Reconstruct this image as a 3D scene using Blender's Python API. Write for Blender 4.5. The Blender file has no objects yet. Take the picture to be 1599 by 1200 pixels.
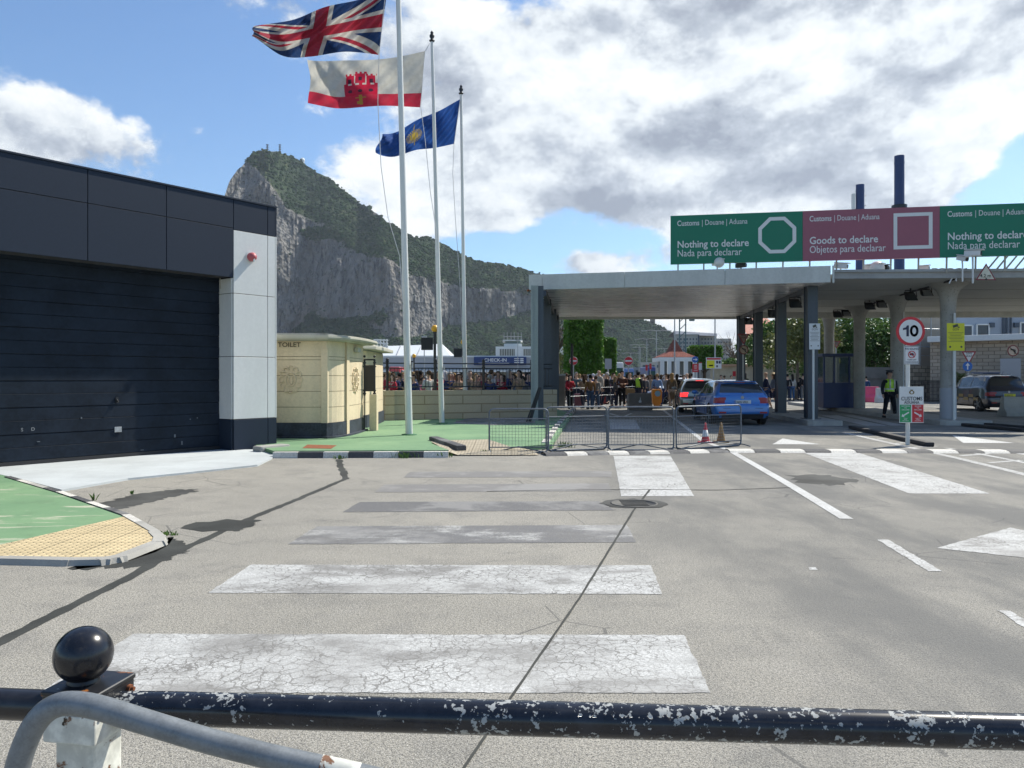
import bpy, bmesh, math, random
import numpy as np
from mathutils import Vector, Matrix, noise as mnoise
R = math.radians
random.seed(7)
sc = bpy.context.scene
COL = sc.collection

# ---------------------------------------------------------------- camera, sky, sun, exposure
F = 1200.0; HZ = 590.0; H0 = 1.5; W0, H1 = 1599.0, 1200.0
cd = bpy.data.cameras.new('camera'); cam = bpy.data.objects.new('camera', cd); COL.objects.link(cam)
cam.location = (0, 0, H0); cam.rotation_euler = (R(90), 0, 0)
cd.sensor_width = 36; cd.lens = 36 * F / W0; cd.shift_y = -(H1 / 2 - HZ) / W0
cd.clip_start = 0.05; cd.clip_end = 12000
sc.camera = cam
HAZE = 0.00008
SUN_EL = 48; SUN_AZ = 38      # azimuth counted from +X towards +Y
sdir = Vector((math.cos(R(SUN_AZ)) * math.cos(R(SUN_EL)), math.sin(R(SUN_AZ)) * math.cos(R(SUN_EL)), math.sin(R(SUN_EL))))
sl = bpy.data.lights.new('sun', 'SUN'); sl.energy = 4.3; sl.angle = R(0.5); sl.color = (1, .945, .83)
so = bpy.data.objects.new('sun', sl); COL.objects.link(so); so.rotation_euler = sdir.to_track_quat('Z', 'Y').to_euler()
so.location = (30, 20, 60)
sc.view_settings.view_transform = 'Standard'; sc.view_settings.look = 'None'
sc.view_settings.exposure = 0.68; sc.view_settings.gamma = 1

def GD(px, py):
    return Vector(((px - 799.5) / F, 1, (HZ - py) / F)).normalized()

def build_world():
    w = bpy.data.worlds.new('World'); sc.world = w; w.use_nodes = True
    nt = w.node_tree; N = nt.nodes; L = nt.links; N.clear()
    out = N.new('ShaderNodeOutputWorld')
    sky = N.new('ShaderNodeTexSky'); sky.sky_type = 'NISHITA'; sky.sun_disc = False
    sky.sun_elevation = R(SUN_EL); sky.sun_rotation = R(90 - SUN_AZ); sky.air_density = 1.0; sky.dust_density = .35; sky.ozone_density = 2.2
    tc = N.new('ShaderNodeTexCoord')
    def val(x):
        return x
    def M(op, a, b=None, c=None, clamp=False):
        n = N.new('ShaderNodeMath'); n.operation = op; n.use_clamp = clamp
        for i, q in enumerate((a, b, c)):
            if q is None: continue
            if isinstance(q, (int, float)): n.inputs[i].default_value = q
            else: L.new(q, n.inputs[i])
        return n.outputs[0]
    def V(op, a, b=None):
        n = N.new('ShaderNodeVectorMath'); n.operation = op
        for i, q in enumerate((a, b)):
            if q is None: continue
            if isinstance(q, (tuple, list, Vector)): n.inputs[i].default_value = tuple(q)
            else: L.new(q, n.inputs[i])
        return n
    d = V('NORMALIZE', tc.outputs['Generated']).outputs[0]
    def fbm(vec, scale, detail=8, rough=.58, off=(0, 0, 0), dist=.0):
        s = V('MULTIPLY', vec, (scale, scale, scale * 1.5)).outputs[0]
        s = V('ADD', s, off).outputs[0]
        n = N.new('ShaderNodeTexNoise'); n.inputs['Scale'].default_value = 1; n.inputs['Detail'].default_value = detail
        n.inputs['Roughness'].default_value = rough; n.inputs['Distortion'].default_value = dist
        L.new(s, n.inputs['Vector']); return n.outputs['Fac']
    def blob(px, py, rx, ry):
        c = GD(px, py)
        v = V('SUBTRACT', d, c).outputs[0]
        v = V('MULTIPLY', v, (F / rx, 1.2, F / ry)).outputs[0]
        l = V('LENGTH', v).outputs['Value']
        return M('SUBTRACT', 1.0, l, clamp=True)
    def total(lst):
        s = None
        for (px, py, rx, ry, a) in lst:
            b = M('MULTIPLY', blob(px, py, rx, ry), a)
            s = b if s is None else M('ADD', s, b)
        return s
    pos = total([(60, 190, 220, 120, .62), (175, 215, 130, 70, .3), (520, 60, 330, 210, .46), (600, 280, 170, 70, .55), (780, 180, 240, 180, .6),
                 (1000, 220, 330, 210, .8), (1230, 120, 380, 260, .85), (1480, 80, 240, 170, .7), (1390, 270, 200, 110, .45), (910, 400, 110, 65, .55),
                 (760, 350, 150, 50, .45), (1110, 510, 160, 60, .7), (1540, 20, 200, 90, .4)])
    neg = total([(180, 60, 260, 150, .55), (300, 260, 170, 110, .25), (860, 372, 190, 55, .75), (740, 400, 90, 50, .3), (1600, 250, 110, 110, .7), (960, 372, 160, 30, .3), (795, 235, 60, 30, .25)])
    n1 = fbm(d, 3.2, 10, .6, (3.1, 1.7, .4), .25)
    n2 = fbm(d, 9.0, 8, .62, (8.1, 4.7, 2.4), .1)
    # lower hemisphere / the rest of the sky: moderate cloud cover
    base = M('MULTIPLY_ADD', n1, 2.0, -1.07)
    base = M('ADD', base, M('MULTIPLY_ADD', n2, 1.0, -.5))
    n3 = fbm(d, 28, 6, .62, (2.1, 9.7, 5.4), .1); base = M('ADD', base, M('MULTIPLY_ADD', n3, .35, -.175))
    den = M('ADD', base, pos); den = M('SUBTRACT', den, neg)
    mr = N.new('ShaderNodeMapRange'); mr.interpolation_type = 'SMOOTHSTEP'; mr.inputs['From Min'].default_value = .02; mr.inputs['From Max'].default_value = .27
    L.new(den, mr.inputs['Value']); mask = mr.outputs[0]
    # self shading: compare density with the density a little towards the sun
    dd = V('ADD', d, tuple(Vector((sdir.x * .3, 0, sdir.z)) * .06)).outputs[0]
    n1b = fbm(dd, 3.2, 10, .6, (3.1, 1.7, .4), .25)
    n2b = fbm(V('ADD', d, tuple(Vector((sdir.x * .3, 0, sdir.z)) * .022)).outputs[0], 9.0, 8, .62, (8.1, 4.7, 2.4), .1)
    sh = M('ADD', M('MULTIPLY', M('SUBTRACT', n1, n1b), 3.4), M('ADD', M('MULTIPLY', M('SUBTRACT', n2, n2b), 1.9), M('MULTIPLY_ADD', n3, .25, -.125)))
    dark = total([(1110, 215, 120, 60, .48), (960, 320, 190, 60, .5), (1260, 270, 200, 50, .35), (760, 330, 130, 50, .3), (1440, 130, 110, 50, .3), (560, 110, 180, 60, .15)])
    lite = total([(850, 150, 180, 90, .35), (600, 270, 110, 50, .3), (1330, 60, 220, 60, .35), (1500, 200, 110, 100, .35), (60, 150, 140, 60, .3), (1250, 190, 130, 60, .2), (1000, 110, 150, 60, .25)])
    sh = M('ADD', sh, M('SUBTRACT', lite, dark))
    thick = M('MULTIPLY', M('SUBTRACT', den, .35, clamp=True), -.22)
    sh = M('ADD', M('ADD', sh, thick), .62, clamp=True)
    cr = N.new('ShaderNodeValToRGB'); L.new(sh, cr.inputs[0])
    e = cr.color_ramp.elements; e[0].position = 0; e[0].color = (.24, .27, .33, 1); e[1].position = 1; e[1].color = (.80, .82, .82, 1)
    q = e.new(.36); q.color = (.40, .44, .50, 1); q = e.new(.66); q.color = (.64, .68, .71, 1)
    bs = N.new('ShaderNodeBackground'); bs.inputs[1].default_value = .092
    hs = N.new('ShaderNodeHueSaturation'); hs.inputs['Saturation'].default_value = 1.1; hs.inputs['Value'].default_value = 1.05
    L.new(sky.outputs[0], hs.inputs['Color'])
    mc = N.new('ShaderNodeMix'); mc.data_type = 'RGBA'; mc.blend_type = 'MULTIPLY'; mc.inputs[0].default_value = 1; L.new(hs.outputs[0], mc.inputs[6]); mc.inputs[7].default_value = (.86, .97, 1.06, 1)
    L.new(mc.outputs[2], bs.inputs[0])
    bc = N.new('ShaderNodeBackground'); bc.inputs[1].default_value = .84; L.new(cr.outputs[0], bc.inputs[0])
    mx = N.new('ShaderNodeMixShader'); L.new(mask, mx.inputs[0]); L.new(bs.outputs[0], mx.inputs[1]); L.new(bc.outputs[0], mx.inputs[2])
    L.new(mx.outputs[0], out.inputs[0])
build_world()

# ---------------------------------------------------------------- placing helpers
def G(px, py, z=0.0):            # point of the photograph on the horizontal plane z
    Y = (H0 - z) * F / (py - HZ)
    return Vector(((px - 799.5) / F * Y, Y, z))
def P(px, py, Y):
    return Vector(((px - 799.5) / F * Y, Y, H0 + (HZ - py) / F * Y))
def onl(A, B, px):               # plan point where the sight line through column px meets line A-B
    k = (px - 799.5) / F
    d = B - A
    t = (k * A.y - A.x) / (d.x - k * d.y)
    p = A + d * t
    return Vector((p.x, p.y, 0))
def zat(p, py): return H0 + (HZ - py) / F * p.y

# ---------------------------------------------------------------- mesh builder
class MB:
    def __init__(s): s.v = []; s.f = []; s.m = []; s.c = []; s.cur = 0; s.col = None; s.sm = []; s.smooth = False
    def add(s, vs, fs):
        b = len(s.v); s.v += [tuple(x) for x in vs]
        for f in fs:
            s.f.append(tuple(b + i for i in f)); s.m.append(s.cur); s.c.append(s.col); s.sm.append(s.smooth)
        return s
    def quad(s, a, b, c, d): return s.add([a, b, c, d], [(0, 1, 2, 3)])
    def box(s, c, size, rz=0, ux=None):
        cx, cy, cz = c; a, b, h = size[0] / 2, size[1] / 2, size[2] / 2
        if ux is not None: rz = math.atan2(ux[1], ux[0])
        ca, sa = math.cos(rz), math.sin(rz); vs = []
        for dz in (-h, h):
            for dx, dy in ((-a, -b), (a, -b), (a, b), (-a, b)):
                vs.append((cx + dx * ca - dy * sa, cy + dx * sa + dy * ca, cz + dz))
        return s.add(vs, [(3, 2, 1, 0), (4, 5, 6, 7), (0, 1, 5, 4), (1, 2, 6, 5), (2, 3, 7, 6), (3, 0, 4, 7)])
    def beam(s, p0, p1, w, t):      # rectangular bar p0->p1, width w (horizontal), thickness t
        p0, p1 = Vector(p0), Vector(p1); d = (p1 - p0).normalized()
        up = Vector((0, 0, 1)) if abs(d.z) < .95 else Vector((0, 1, 0))
        x = d.cross(up).normalized(); y = x.cross(d).normalized(); vs = []
        for p in (p0, p1):
            for a, b in ((-1, -1), (1, -1), (1, 1), (-1, 1)): vs.append(p + x * a * w / 2 + y * b * t / 2)
        return s.add(vs, [(0, 1, 2, 3), (7, 6, 5, 4), (1, 0, 4, 5), (2, 1, 5, 6), (3, 2, 6, 7), (0, 3, 7, 4)])
    def cyl(s, p0, p1, r0, r1=None, n=14, cap=True):
        r1 = r0 if r1 is None else r1; p0, p1 = Vector(p0), Vector(p1); d = (p1 - p0).normalized()
        up = Vector((0, 0, 1)) if abs(d.z) < .95 else Vector((1, 0, 0))
        x = d.cross(up).normalized(); y = d.cross(x).normalized(); vs = []
        for p, r in ((p0, r0), (p1, r1)):
            for i in range(n):
                a = 2 * math.pi * i / n; vs.append(p + x * math.cos(a) * r + y * math.sin(a) * r)
        sm = s.smooth; s.smooth = True
        s.add(vs, [(i, (i + 1) % n, n + (i + 1) % n, n + i) for i in range(n)]); s.smooth = sm
        if cap:
            sm = s.smooth; s.smooth = False
            s.add(vs, [tuple(range(n - 1, -1, -1)), tuple(n + i for i in range(n))]); s.smooth = sm
        return s
    def lathe(s, prof, c=(0, 0, 0), n=20, ax=None):
        vs = []
        for r, z in prof:
            for i in range(n):
                a = 2 * math.pi * i / n; vs.append((c[0] + r * math.cos(a), c[1] + r * math.sin(a), c[2] + z))
        fs = []
        for k in range(len(prof) - 1):
            for i in range(n): fs.append((k * n + i, k * n + (i + 1) % n, (k + 1) * n + (i + 1) % n, (k + 1) * n + i))
        sm = s.smooth; s.smooth = True; s.add(vs, fs); s.smooth = False
        if prof[0][0] > 1e-6: s.add(vs[:n], [tuple(range(n - 1, -1, -1))])
        if prof[-1][0] > 1e-6: s.add(vs[-n:], [tuple(range(n))])
        s.smooth = sm; return s
    def sph(s, c, r, n=16, sz=1, sx=1, sy=1):
        m = max(6, n // 2); vs = []; fs = []
        for j in range(m + 1):
            t = math.pi * j / m
            for i in range(n):
                a = 2 * math.pi * i / n
                vs.append((c[0] + r * sx * math.sin(t) * math.cos(a), c[1] + r * sy * math.sin(t) * math.sin(a), c[2] - r * sz * math.cos(t)))
        for j in range(m):
            for i in range(n): fs.append((j * n + i, j * n + (i + 1) % n, (j + 1) * n + (i + 1) % n, (j + 1) * n + i))
        sm = s.smooth; s.smooth = True; s.add(vs, fs); s.smooth = sm; return s
    def tube(s, path, r, n=12, closed=False):
        path = [Vector(p) for p in path]; K = len(path); rs = r if isinstance(r, (list, tuple)) else [r] * K
        t0 = (path[1] - path[0]).normalized(); up = Vector((0, 0, 1)) if abs(t0.z) < .9 else Vector((1, 0, 0))
        x = t0.cross(up).normalized(); vs = []
        for k in range(K):
            a = path[(k - 1) % K] if (k > 0 or closed) else path[k]; b = path[(k + 1) % K] if (k < K - 1 or closed) else path[k]
            t = (b - a).normalized(); x = (x - t * x.dot(t)).normalized(); y = t.cross(x)
            for i in range(n):
                an = 2 * math.pi * i / n; vs.append(path[k] + (x * math.cos(an) + y * math.sin(an)) * rs[k])
        fs = []
        for k in range(K if closed else K - 1):
            k2 = (k + 1) % K
            for i in range(n): fs.append((k * n + i, k * n + (i + 1) % n, k2 * n + (i + 1) % n, k2 * n + i))
        sm = s.smooth; s.smooth = True; s.add(vs, fs); s.smooth = False
        if not closed: s.add(vs[:n], [tuple(range(n - 1, -1, -1))]); s.add(vs[-n:], [tuple(range(n))])
        s.smooth = sm; return s
    def prism(s, pts, z0, z1):
        n = len(pts); 
        ar = sum(pts[i][0] * pts[(i + 1) % n][1] - pts[(i + 1) % n][0] * pts[i][1] for i in range(n))
        if ar < 0: pts = pts[::-1]
        vs = [(p[0], p[1], z0) for p in pts] + [(p[0], p[1], z1) for p in pts]
        fs = [tuple(range(n - 1, -1, -1)), tuple(range(n, 2 * n))] + [(i, (i + 1) % n, n + (i + 1) % n, n + i) for i in range(n)]
        return s.add(vs, fs)
    def plate(s, pts, nrm, t):      # flat outline pts (3D), thickened back along -nrm
        pts = [Vector(p) for p in pts]; nrm = Vector(nrm).normalized(); n = len(pts)
        a = Vector((0, 0, 0))
        for i in range(n): a += pts[i].cross(pts[(i + 1) % n])
        if a.dot(nrm) < 0: pts = pts[::-1]
        vs = pts + [p - nrm * t for p in pts]
        return s.add(vs, [tuple(range(n)), tuple(range(2 * n - 1, n - 1, -1))] + [(i, n + i, n + (i + 1) % n, (i + 1) % n) for i in range(n)])
    def text(s, txt, o, ux, uz, size, bold=0.0, align='LEFT', depth=.002, sx=1.0, w=None):
        vs, fs = text_mesh(txt, bold, align)
        if w: xs = [v[0] for v in vs]; sx = w / ((max(xs) - min(xs)) * size)
        ux = Vector(ux).normalized(); uz = Vector(uz).normalized(); nn = ux.cross(uz)
        o = Vector(o)
        return s.add([o + ux * v[0] * size * sx + uz * v[1] * size + nn * depth for v in vs], fs)

_tc = {}
def text_mesh(txt, bold, align):
    k = (txt, bold, align)
    if k in _tc: return _tc[k]
    cu = bpy.data.curves.new('t', 'FONT'); cu.body = txt; cu.size = 1; cu.offset = bold; cu.align_x = align; cu.resolution_u = 3
    o = bpy.data.objects.new('t', cu); COL.objects.link(o)
    dg = bpy.context.evaluated_depsgraph_get(); me = bpy.data.meshes.new_from_object(o.evaluated_get(dg))
    r = ([v.co.copy() for v in me.vertices], [tuple(p.vertices) for p in me.polygons])
    bpy.data.objects.remove(o); bpy.data.curves.remove(cu); bpy.data.meshes.remove(me)
    _tc[k] = r; return r

OFF = {}
def make_mesh(name, mb, mats, off=Vector((0, 0, 0)), bevel=0, seg=2):
    me = bpy.data.meshes.new(name)
    me.from_pydata([(v[0] - off[0], v[1] - off[1], v[2] - off[2]) for v in mb.v], [], mb.f)
    if not isinstance(mats, (list, tuple)): mats = [mats]
    for m in mats: me.materials.append(m)
    me.polygons.foreach_set('material_index', mb.m)
    me.polygons.foreach_set('use_smooth', mb.sm)
    if any(c is not None for c in mb.c):
        ca = me.color_attributes.new('Col', 'FLOAT_COLOR', 'CORNER'); buf = []
        for f, c in zip(mb.f, mb.c): buf += list(tuple(c or (1, 1, 1)) + (1,)) * len(f)
        ca.data.foreach_set('color', buf)
    me.update()
    if bevel:
        bm = bmesh.new(); bm.from_mesh(me)
        bmesh.ops.remove_doubles(bm, verts=bm.verts, dist=1e-5)
        bmesh.ops.bevel(bm, geom=[e for e in bm.edges if len(e.link_faces) == 2 and e.calc_face_angle(0) > .5], offset=bevel, segments=seg, affect='EDGES', profile=.6, clamp_overlap=True)
        bm.to_mesh(me); bm.free()
    return me
def thing(name, label, cat, loc=(0, 0, 0), group=None, rz=0):
    o = bpy.data.objects.new(name, None); COL.objects.link(o); o.empty_display_size = .2
    o.location = loc; o.rotation_euler = (0, 0, rz); OFF[o.name] = Vector(loc)
    o['label'] = label; o['category'] = cat
    if group: o['group'] = group
    return o
def part(name, mb, mats, parent, label=None, bevel=0, color=None, seg=2):
    off = OFF[parent.name]
    o = bpy.data.objects.new(name, make_mesh(name, mb, mats, off, bevel, seg)); COL.objects.link(o); o.parent = parent
    OFF[o.name] = off
    if label: o['label'] = label
    if color: o.color = tuple(color) + (1,)
    return o
def solo(name, mb, mats, label, cat, group=None, bevel=0, loc=None):
    if loc is None:
        a = np.array(mb.v); loc = Vector(((a[:, 0].min() + a[:, 0].max()) / 2, (a[:, 1].min() + a[:, 1].max()) / 2, a[:, 2].min()))
    o = bpy.data.objects.new(name, make_mesh(name, mb, mats, Vector(loc), bevel)); COL.objects.link(o); o.location = loc
    OFF[o.name] = Vector(loc)
    o['label'] = label; o['category'] = cat
    if group: o['group'] = group
    return o
def struct(name, mb, mats, kind='structure', label=None):
    o = bpy.data.objects.new(name, make_mesh(name, mb, mats)); COL.objects.link(o); o['kind'] = kind
    o['label'] = label or name.replace('_', ' '); return o
def copy_tree(o, parent=None, label=None, group=None, loc=None, rz=None, color=None, colors=None, scale=None):
    c = o.copy(); COL.objects.link(c)
    if parent: c.parent = parent
    if label: c['label'] = label
    if group: c['group'] = group
    if loc is not None: c.location = loc
    if rz is not None: c.rotation_euler = (0, 0, rz)
    if scale is not None: c.scale = (scale,) * 3 if isinstance(scale, (int, float)) else scale
    base = o.name.split('.')[0]
    if colors and base in colors: c.color = tuple(colors[base]) + (1,)
    for ch in list(o.children): copy_tree(ch, c, colors=colors)
    return c

# ---------------------------------------------------------------- materials
def srgb(r, g, b): 
    f = lambda c: ((c / 255 + .055) / 1.055) ** 2.4 if c > 10 else c / 255 / 12.92
    return (f(r), f(g), f(b))
class MT:
    def __init__(s, name):
        s.m = bpy.data.materials.new(name); s.m.use_nodes = True; s.nt = s.m.node_tree; s.N = s.nt.nodes; s.L = s.nt.links
        s.b = s.N['Principled BSDF']; s.tc = None
    def co(s, kind='Object'):
        if not s.tc: s.tc = s.N.new('ShaderNodeTexCoord')
        return s.tc.outputs[kind]
    def pos(s):
        g = s.N.new('ShaderNodeNewGeometry'); return g.outputs['Position']
    def scale(s, vec, sc3):
        n = s.N.new('ShaderNodeVectorMath'); n.operation = 'MULTIPLY'; s.L.new(vec, n.inputs[0]); n.inputs[1].default_value = sc3; return n.outputs[0]
    def noise(s, vec, scale, detail=4, rough=.5, dist=0):
        n = s.N.new('ShaderNodeTexNoise'); s.L.new(vec, n.inputs['Vector']); n.inputs['Scale'].default_value = scale
        n.inputs['Detail'].default_value = detail; n.inputs['Roughness'].default_value = rough; n.inputs['Distortion'].default_value = dist; return n.outputs['Fac']
    def vor(s, vec, scale, feature='F1', out='Distance'):
        n = s.N.new('ShaderNodeTexVoronoi'); n.feature = feature; s.L.new(vec, n.inputs['Vector']); n.inputs['Scale'].default_value = scale; return n.outputs[out]
    def math(s, op, a, b=None, c=None, clamp=False):
        n = s.N.new('ShaderNodeMath'); n.operation = op; n.use_clamp = clamp
        for i, q in enumerate((a, b, c)):
            if q is None: continue
            if isinstance(q, (int, float)): n.inputs[i].default_value = q
            else: s.L.new(q, n.inputs[i])
        return n.outputs[0]
    def ramp(s, fac, lo, hi, a=0., b=1.):
        n = s.N.new('ShaderNodeMapRange'); n.interpolation_type = 'SMOOTHSTEP'; s.L.new(fac, n.inputs['Value'])
        n.inputs['From Min'].default_value = lo; n.inputs['From Max'].default_value = hi; n.inputs['To Min'].default_value = a; n.inputs['To Max'].default_value = b; return n.outputs[0]
    def mix(s, fac, a, b):
        n = s.N.new('ShaderNodeMix'); n.data_type = 'RGBA'
        if isinstance(fac, (int, float)): n.inputs['Factor'].default_value = fac
        else: s.L.new(fac, n.inputs['Factor'])
        for i, q in ((6, a), (7, b)):
            if isinstance(q, (tuple, list)): n.inputs[i].default_value = tuple(q[:3]) + (1,)
            else: s.L.new(q, n.inputs[i])
        return n.outputs[2]
    def attr(s, name, out='Color'):
        n = s.N.new('ShaderNodeAttribute'); n.attribute_name = name; return n.outputs[out]
    def objcol(s):
        n = s.N.new('ShaderNodeObjectInfo'); return n.outputs['Color']
    def objrand(s):
        n = s.N.new('ShaderNodeObjectInfo'); return n.outputs['Random']
    def bump(s, h, dist=.01, strength=.5):
        n = s.N.new('ShaderNodeBump'); n.inputs['Distance'].default_value = dist; n.inputs['Strength'].default_value = strength
        s.L.new(h, n.inputs['Height']); s.L.new(n.outputs[0], s.b.inputs['Normal'])
    def set(s, color=None, rough=.6, metal=0, spec=None, **k):
        if color is not None:
            if isinstance(color, (tuple, list)): s.b.inputs['Base Color'].default_value = tuple(color[:3]) + (1,)
            else: s.L.new(color, s.b.inputs['Base Color'])
        if isinstance(rough, (int, float)): s.b.inputs['Roughness'].default_value = rough
        else: s.L.new(rough, s.b.inputs['Roughness'])
        s.b.inputs['Metallic'].default_value = metal
        if spec is not None: s.b.inputs['Specular IOR Level'].default_value = spec
        for kk, v in k.items(): s.b.inputs[kk.replace('_', ' ')].default_value = v
        return s.m
def simple(name, col, rough=.6, metal=0, var=.12, scale=3., bump=0, spec=None, streak=False):
    t = MT(name); c = t.co()
    v = t.scale(c, (1, 1, .25)) if streak else c
    n = t.noise(v, scale, 5, .6)
    n2 = t.noise(c, scale * 9, 3, .6)
    f = t.math('MULTIPLY_ADD', n2, .35, t.math('MULTIPLY', n, .65))
    lo = tuple(x * (1 - var) for x in col); hi = tuple(min(1, x * (1 + var)) for x in col)
    cc = t.mix(t.ramp(f, .35, .65), lo, hi)
    if bump: t.bump(n2, bump, .4)
    return t.set(cc, t.math('MULTIPLY_ADD', n, .25, rough - .12), metal, spec)

def m_asphalt():
    t = MT('asphalt'); p = t.pos()
    big = t.noise(p, .22, 5, .6); mid = t.noise(p, 2.2, 5, .6); fine = t.noise(p, 58, 4, .7); agg = t.vor(p, 95, 'F1', 'Distance')
    agc = t.noise(p, 210, 2, .5)
    c = t.mix(t.ramp(big, .35, .68), (.275, .260, .222), (.365, .342, .29))
    c = t.mix(t.ramp(mid, .45, .72, 0, .5), c, (.16, .155, .142))
    sto = t.noise(p, 1.1, 7, .72, 1.2); c = t.mix(t.ramp(sto, .56, .66, 0, .42), c, (.12, .118, .11)); stl = t.noise(p, .8, 6, .7, .8); c = t.mix(t.ramp(stl, .58, .7, 0, .35), c, (.37, .35, .31))
    c = t.mix(t.ramp(fine, .47, .60, 0, .62), c, (.11, .106, .096))
    c = t.mix(t.ramp(agc, .55, .63, 0, .8), c, (.55, .53, .49))
    ag2 = t.noise(p, 150, 2, .5); c = t.mix(t.ramp(ag2, .54, .63, 0, .9), c, (.07, .068, .062))
    ag3 = t.vor(p, 42, 'F1', 'Distance'); c = t.mix(t.ramp(ag3, .10, .2, .35, 0), c, (.42, .40, .37))
    # concrete-coloured lane and darker wheel-worn lane to the right
    sep = t.N.new('ShaderNodeSeparateXYZ'); t.L.new(p, sep.inputs[0])
    wob = t.noise(p, .6, 4, .6)
    dk = t.noise(t.scale(p, (1, .35, 1)), .9, 5, .62)
    xr = t.ramp(t.math('MULTIPLY_ADD', wob, 1.6, sep.outputs[0]), .6, 3.5)
    c = t.mix(t.math('MULTIPLY', xr, t.ramp(dk, .38, .62, .22, .78)), c, (.112, .113, .11))
    crk = t.vor(t.math('ADD', 0, 0) if False else p, 1.1, 'DISTANCE_TO_EDGE')
    cn = t.noise(p, .35, 3)
    ck = t.math('MULTIPLY', t.math('LESS_THAN', crk, .006), t.math('GREATER_THAN', cn, .56))
    c = t.mix(t.math('MULTIPLY', ck, .55), c, (.07, .07, .07))
    t.bump(t.math('ADD', fine, t.math('MULTIPLY', agg, .6)), .0055, .7)
    return t.set(c, .88, 0, .3)
def m_paint(name, wear=.5, col=(.72, .73, .74), dark=(.17, .17, .185), crack=True, lo=.12):
    t = MT(name); p = t.pos()
    n = t.noise(p, 1.6, 6, .62, .4); fine = t.noise(p, 55, 3, .7); st = t.noise(t.scale(p, (.7, 1.5, 1)), 1.5, 7, .7, .3)
    agc = t.noise(p, 190, 2, .5)
    c = t.mix(t.ramp(fine, .36, .62), tuple(x * .66 for x in col), col); spk = t.noise(p, 120, 2, .5); c = t.mix(t.ramp(spk, .56, .64, 0, .6), c, (.16, .155, .145))
    w = t.math('ADD', t.math('MULTIPLY', st, .7), t.math('MULTIPLY', fine, .3))
    c = t.mix(t.ramp(w, 1 - wear - .04, 1 - wear + .07, 0, .93), c, dark)
    if crack:
        cv = t.scale(p, (1, 1, 1)); wob = t.N.new('ShaderNodeTexNoise'); t.L.new(p, wob.inputs['Vector']); wob.inputs['Scale'].default_value = 18
        ad = t.N.new('ShaderNodeVectorMath'); ad.operation = 'MULTIPLY_ADD'; t.L.new(wob.outputs['Color'], ad.inputs[0]); ad.inputs[1].default_value = (.06, .06, .06); t.L.new(p, ad.inputs[2])
        e = t.vor(ad.outputs[0], 13, 'DISTANCE_TO_EDGE'); e2 = t.vor(ad.outputs[0], 34, 'DISTANCE_TO_EDGE')
        k = t.math('ADD', t.math('MULTIPLY', t.math('LESS_THAN', e, .045), t.ramp(n, .3, .6)), t.math('MULTIPLY', t.math('LESS_THAN', e2, .05), t.ramp(n, .5, .64)), clamp=True)
        c = t.mix(t.math('MULTIPLY', k, .9), c, (.15, .145, .135))
    c = t.mix(t.ramp(agc, .54, .64, 0, .6), c, (.3, .29, .27)); pt2 = t.noise(p, .75, 5, .68, .4); c = t.mix(t.ramp(pt2, .48, .6, 0, .42), c, (.33, .325, .31))
    t.bump(fine, .004, .5)
    return t.set(c, .75, 0, .3)
def m_green():
    t = MT('green_paint'); p = t.pos()
    n = t.noise(t.scale(p, (.35, 1.6, 1)), 1.4, 8, .68, .5); fine = t.noise(p, 60, 3, .6); big = t.noise(p, .5, 4)
    c = t.mix(t.ramp(big, .3, .7), (.14, .25, .14), (.20, .32, .175))
    md = t.noise(p, 3.5, 6, .7, .3); c = t.mix(t.ramp(md, .5, .72, 0, .4), c, (.10, .15, .09)); c = t.mix(t.ramp(md, .30, .42, .25, 0), c, (.34, .38, .27))
    sep = t.N.new('ShaderNodeSeparateXYZ'); t.L.new(p, sep.inputs[0])
    near = t.ramp(sep.outputs[1], 9.5, 13.5, 1, .0)
    wr = t.math('MULTIPLY', t.ramp(n, .53, .6), near)
    c = t.mix(wr, c, (.42, .43, .32))
    c = t.mix(t.ramp(fine, .5, .7, 0, .3), c, (.08, .19, .1))
    t.bump(fine, .003, .5)
    return t.set(c, .85, 0, .25)
def m_concrete(name, col, var=.15, speck=0., scale=1.2, stain=.25):
    t = MT(name); p = t.pos()
    n = t.noise(p, scale, 6, .62); f = t.noise(p, 45, 4, .65); s = t.noise(t.scale(p, (2, 2, .35)), scale * 1.3, 5, .6)
    c = t.mix(t.ramp(n, .3, .7), tuple(x * (1 - var) for x in col), tuple(min(1, x * (1 + var)) for x in col))
    c = t.mix(t.ramp(s, .55, .8, 0, stain), c, tuple(x * .45 for x in col))
    c = t.mix(t.ramp(f, .5, .7, 0, .25), c, tuple(x * .6 for x in col))
    if speck:
        v = t.vor(p, 9, 'F1', 'Distance'); k = t.math('LESS_THAN', v, speck)
        c = t.mix(t.math('MULTIPLY', k, .6), c, tuple(x * .35 for x in col))
        v = t.vor(p, 26, 'F1', 'Distance'); k = t.math('LESS_THAN', v, speck * 1.4)
        c = t.mix(t.math('MULTIPLY', k, .45), c, tuple(x * .5 for x in col))
    t.bump(f, .006, .5)
    return t.set(c, .85, 0, .3)
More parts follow.
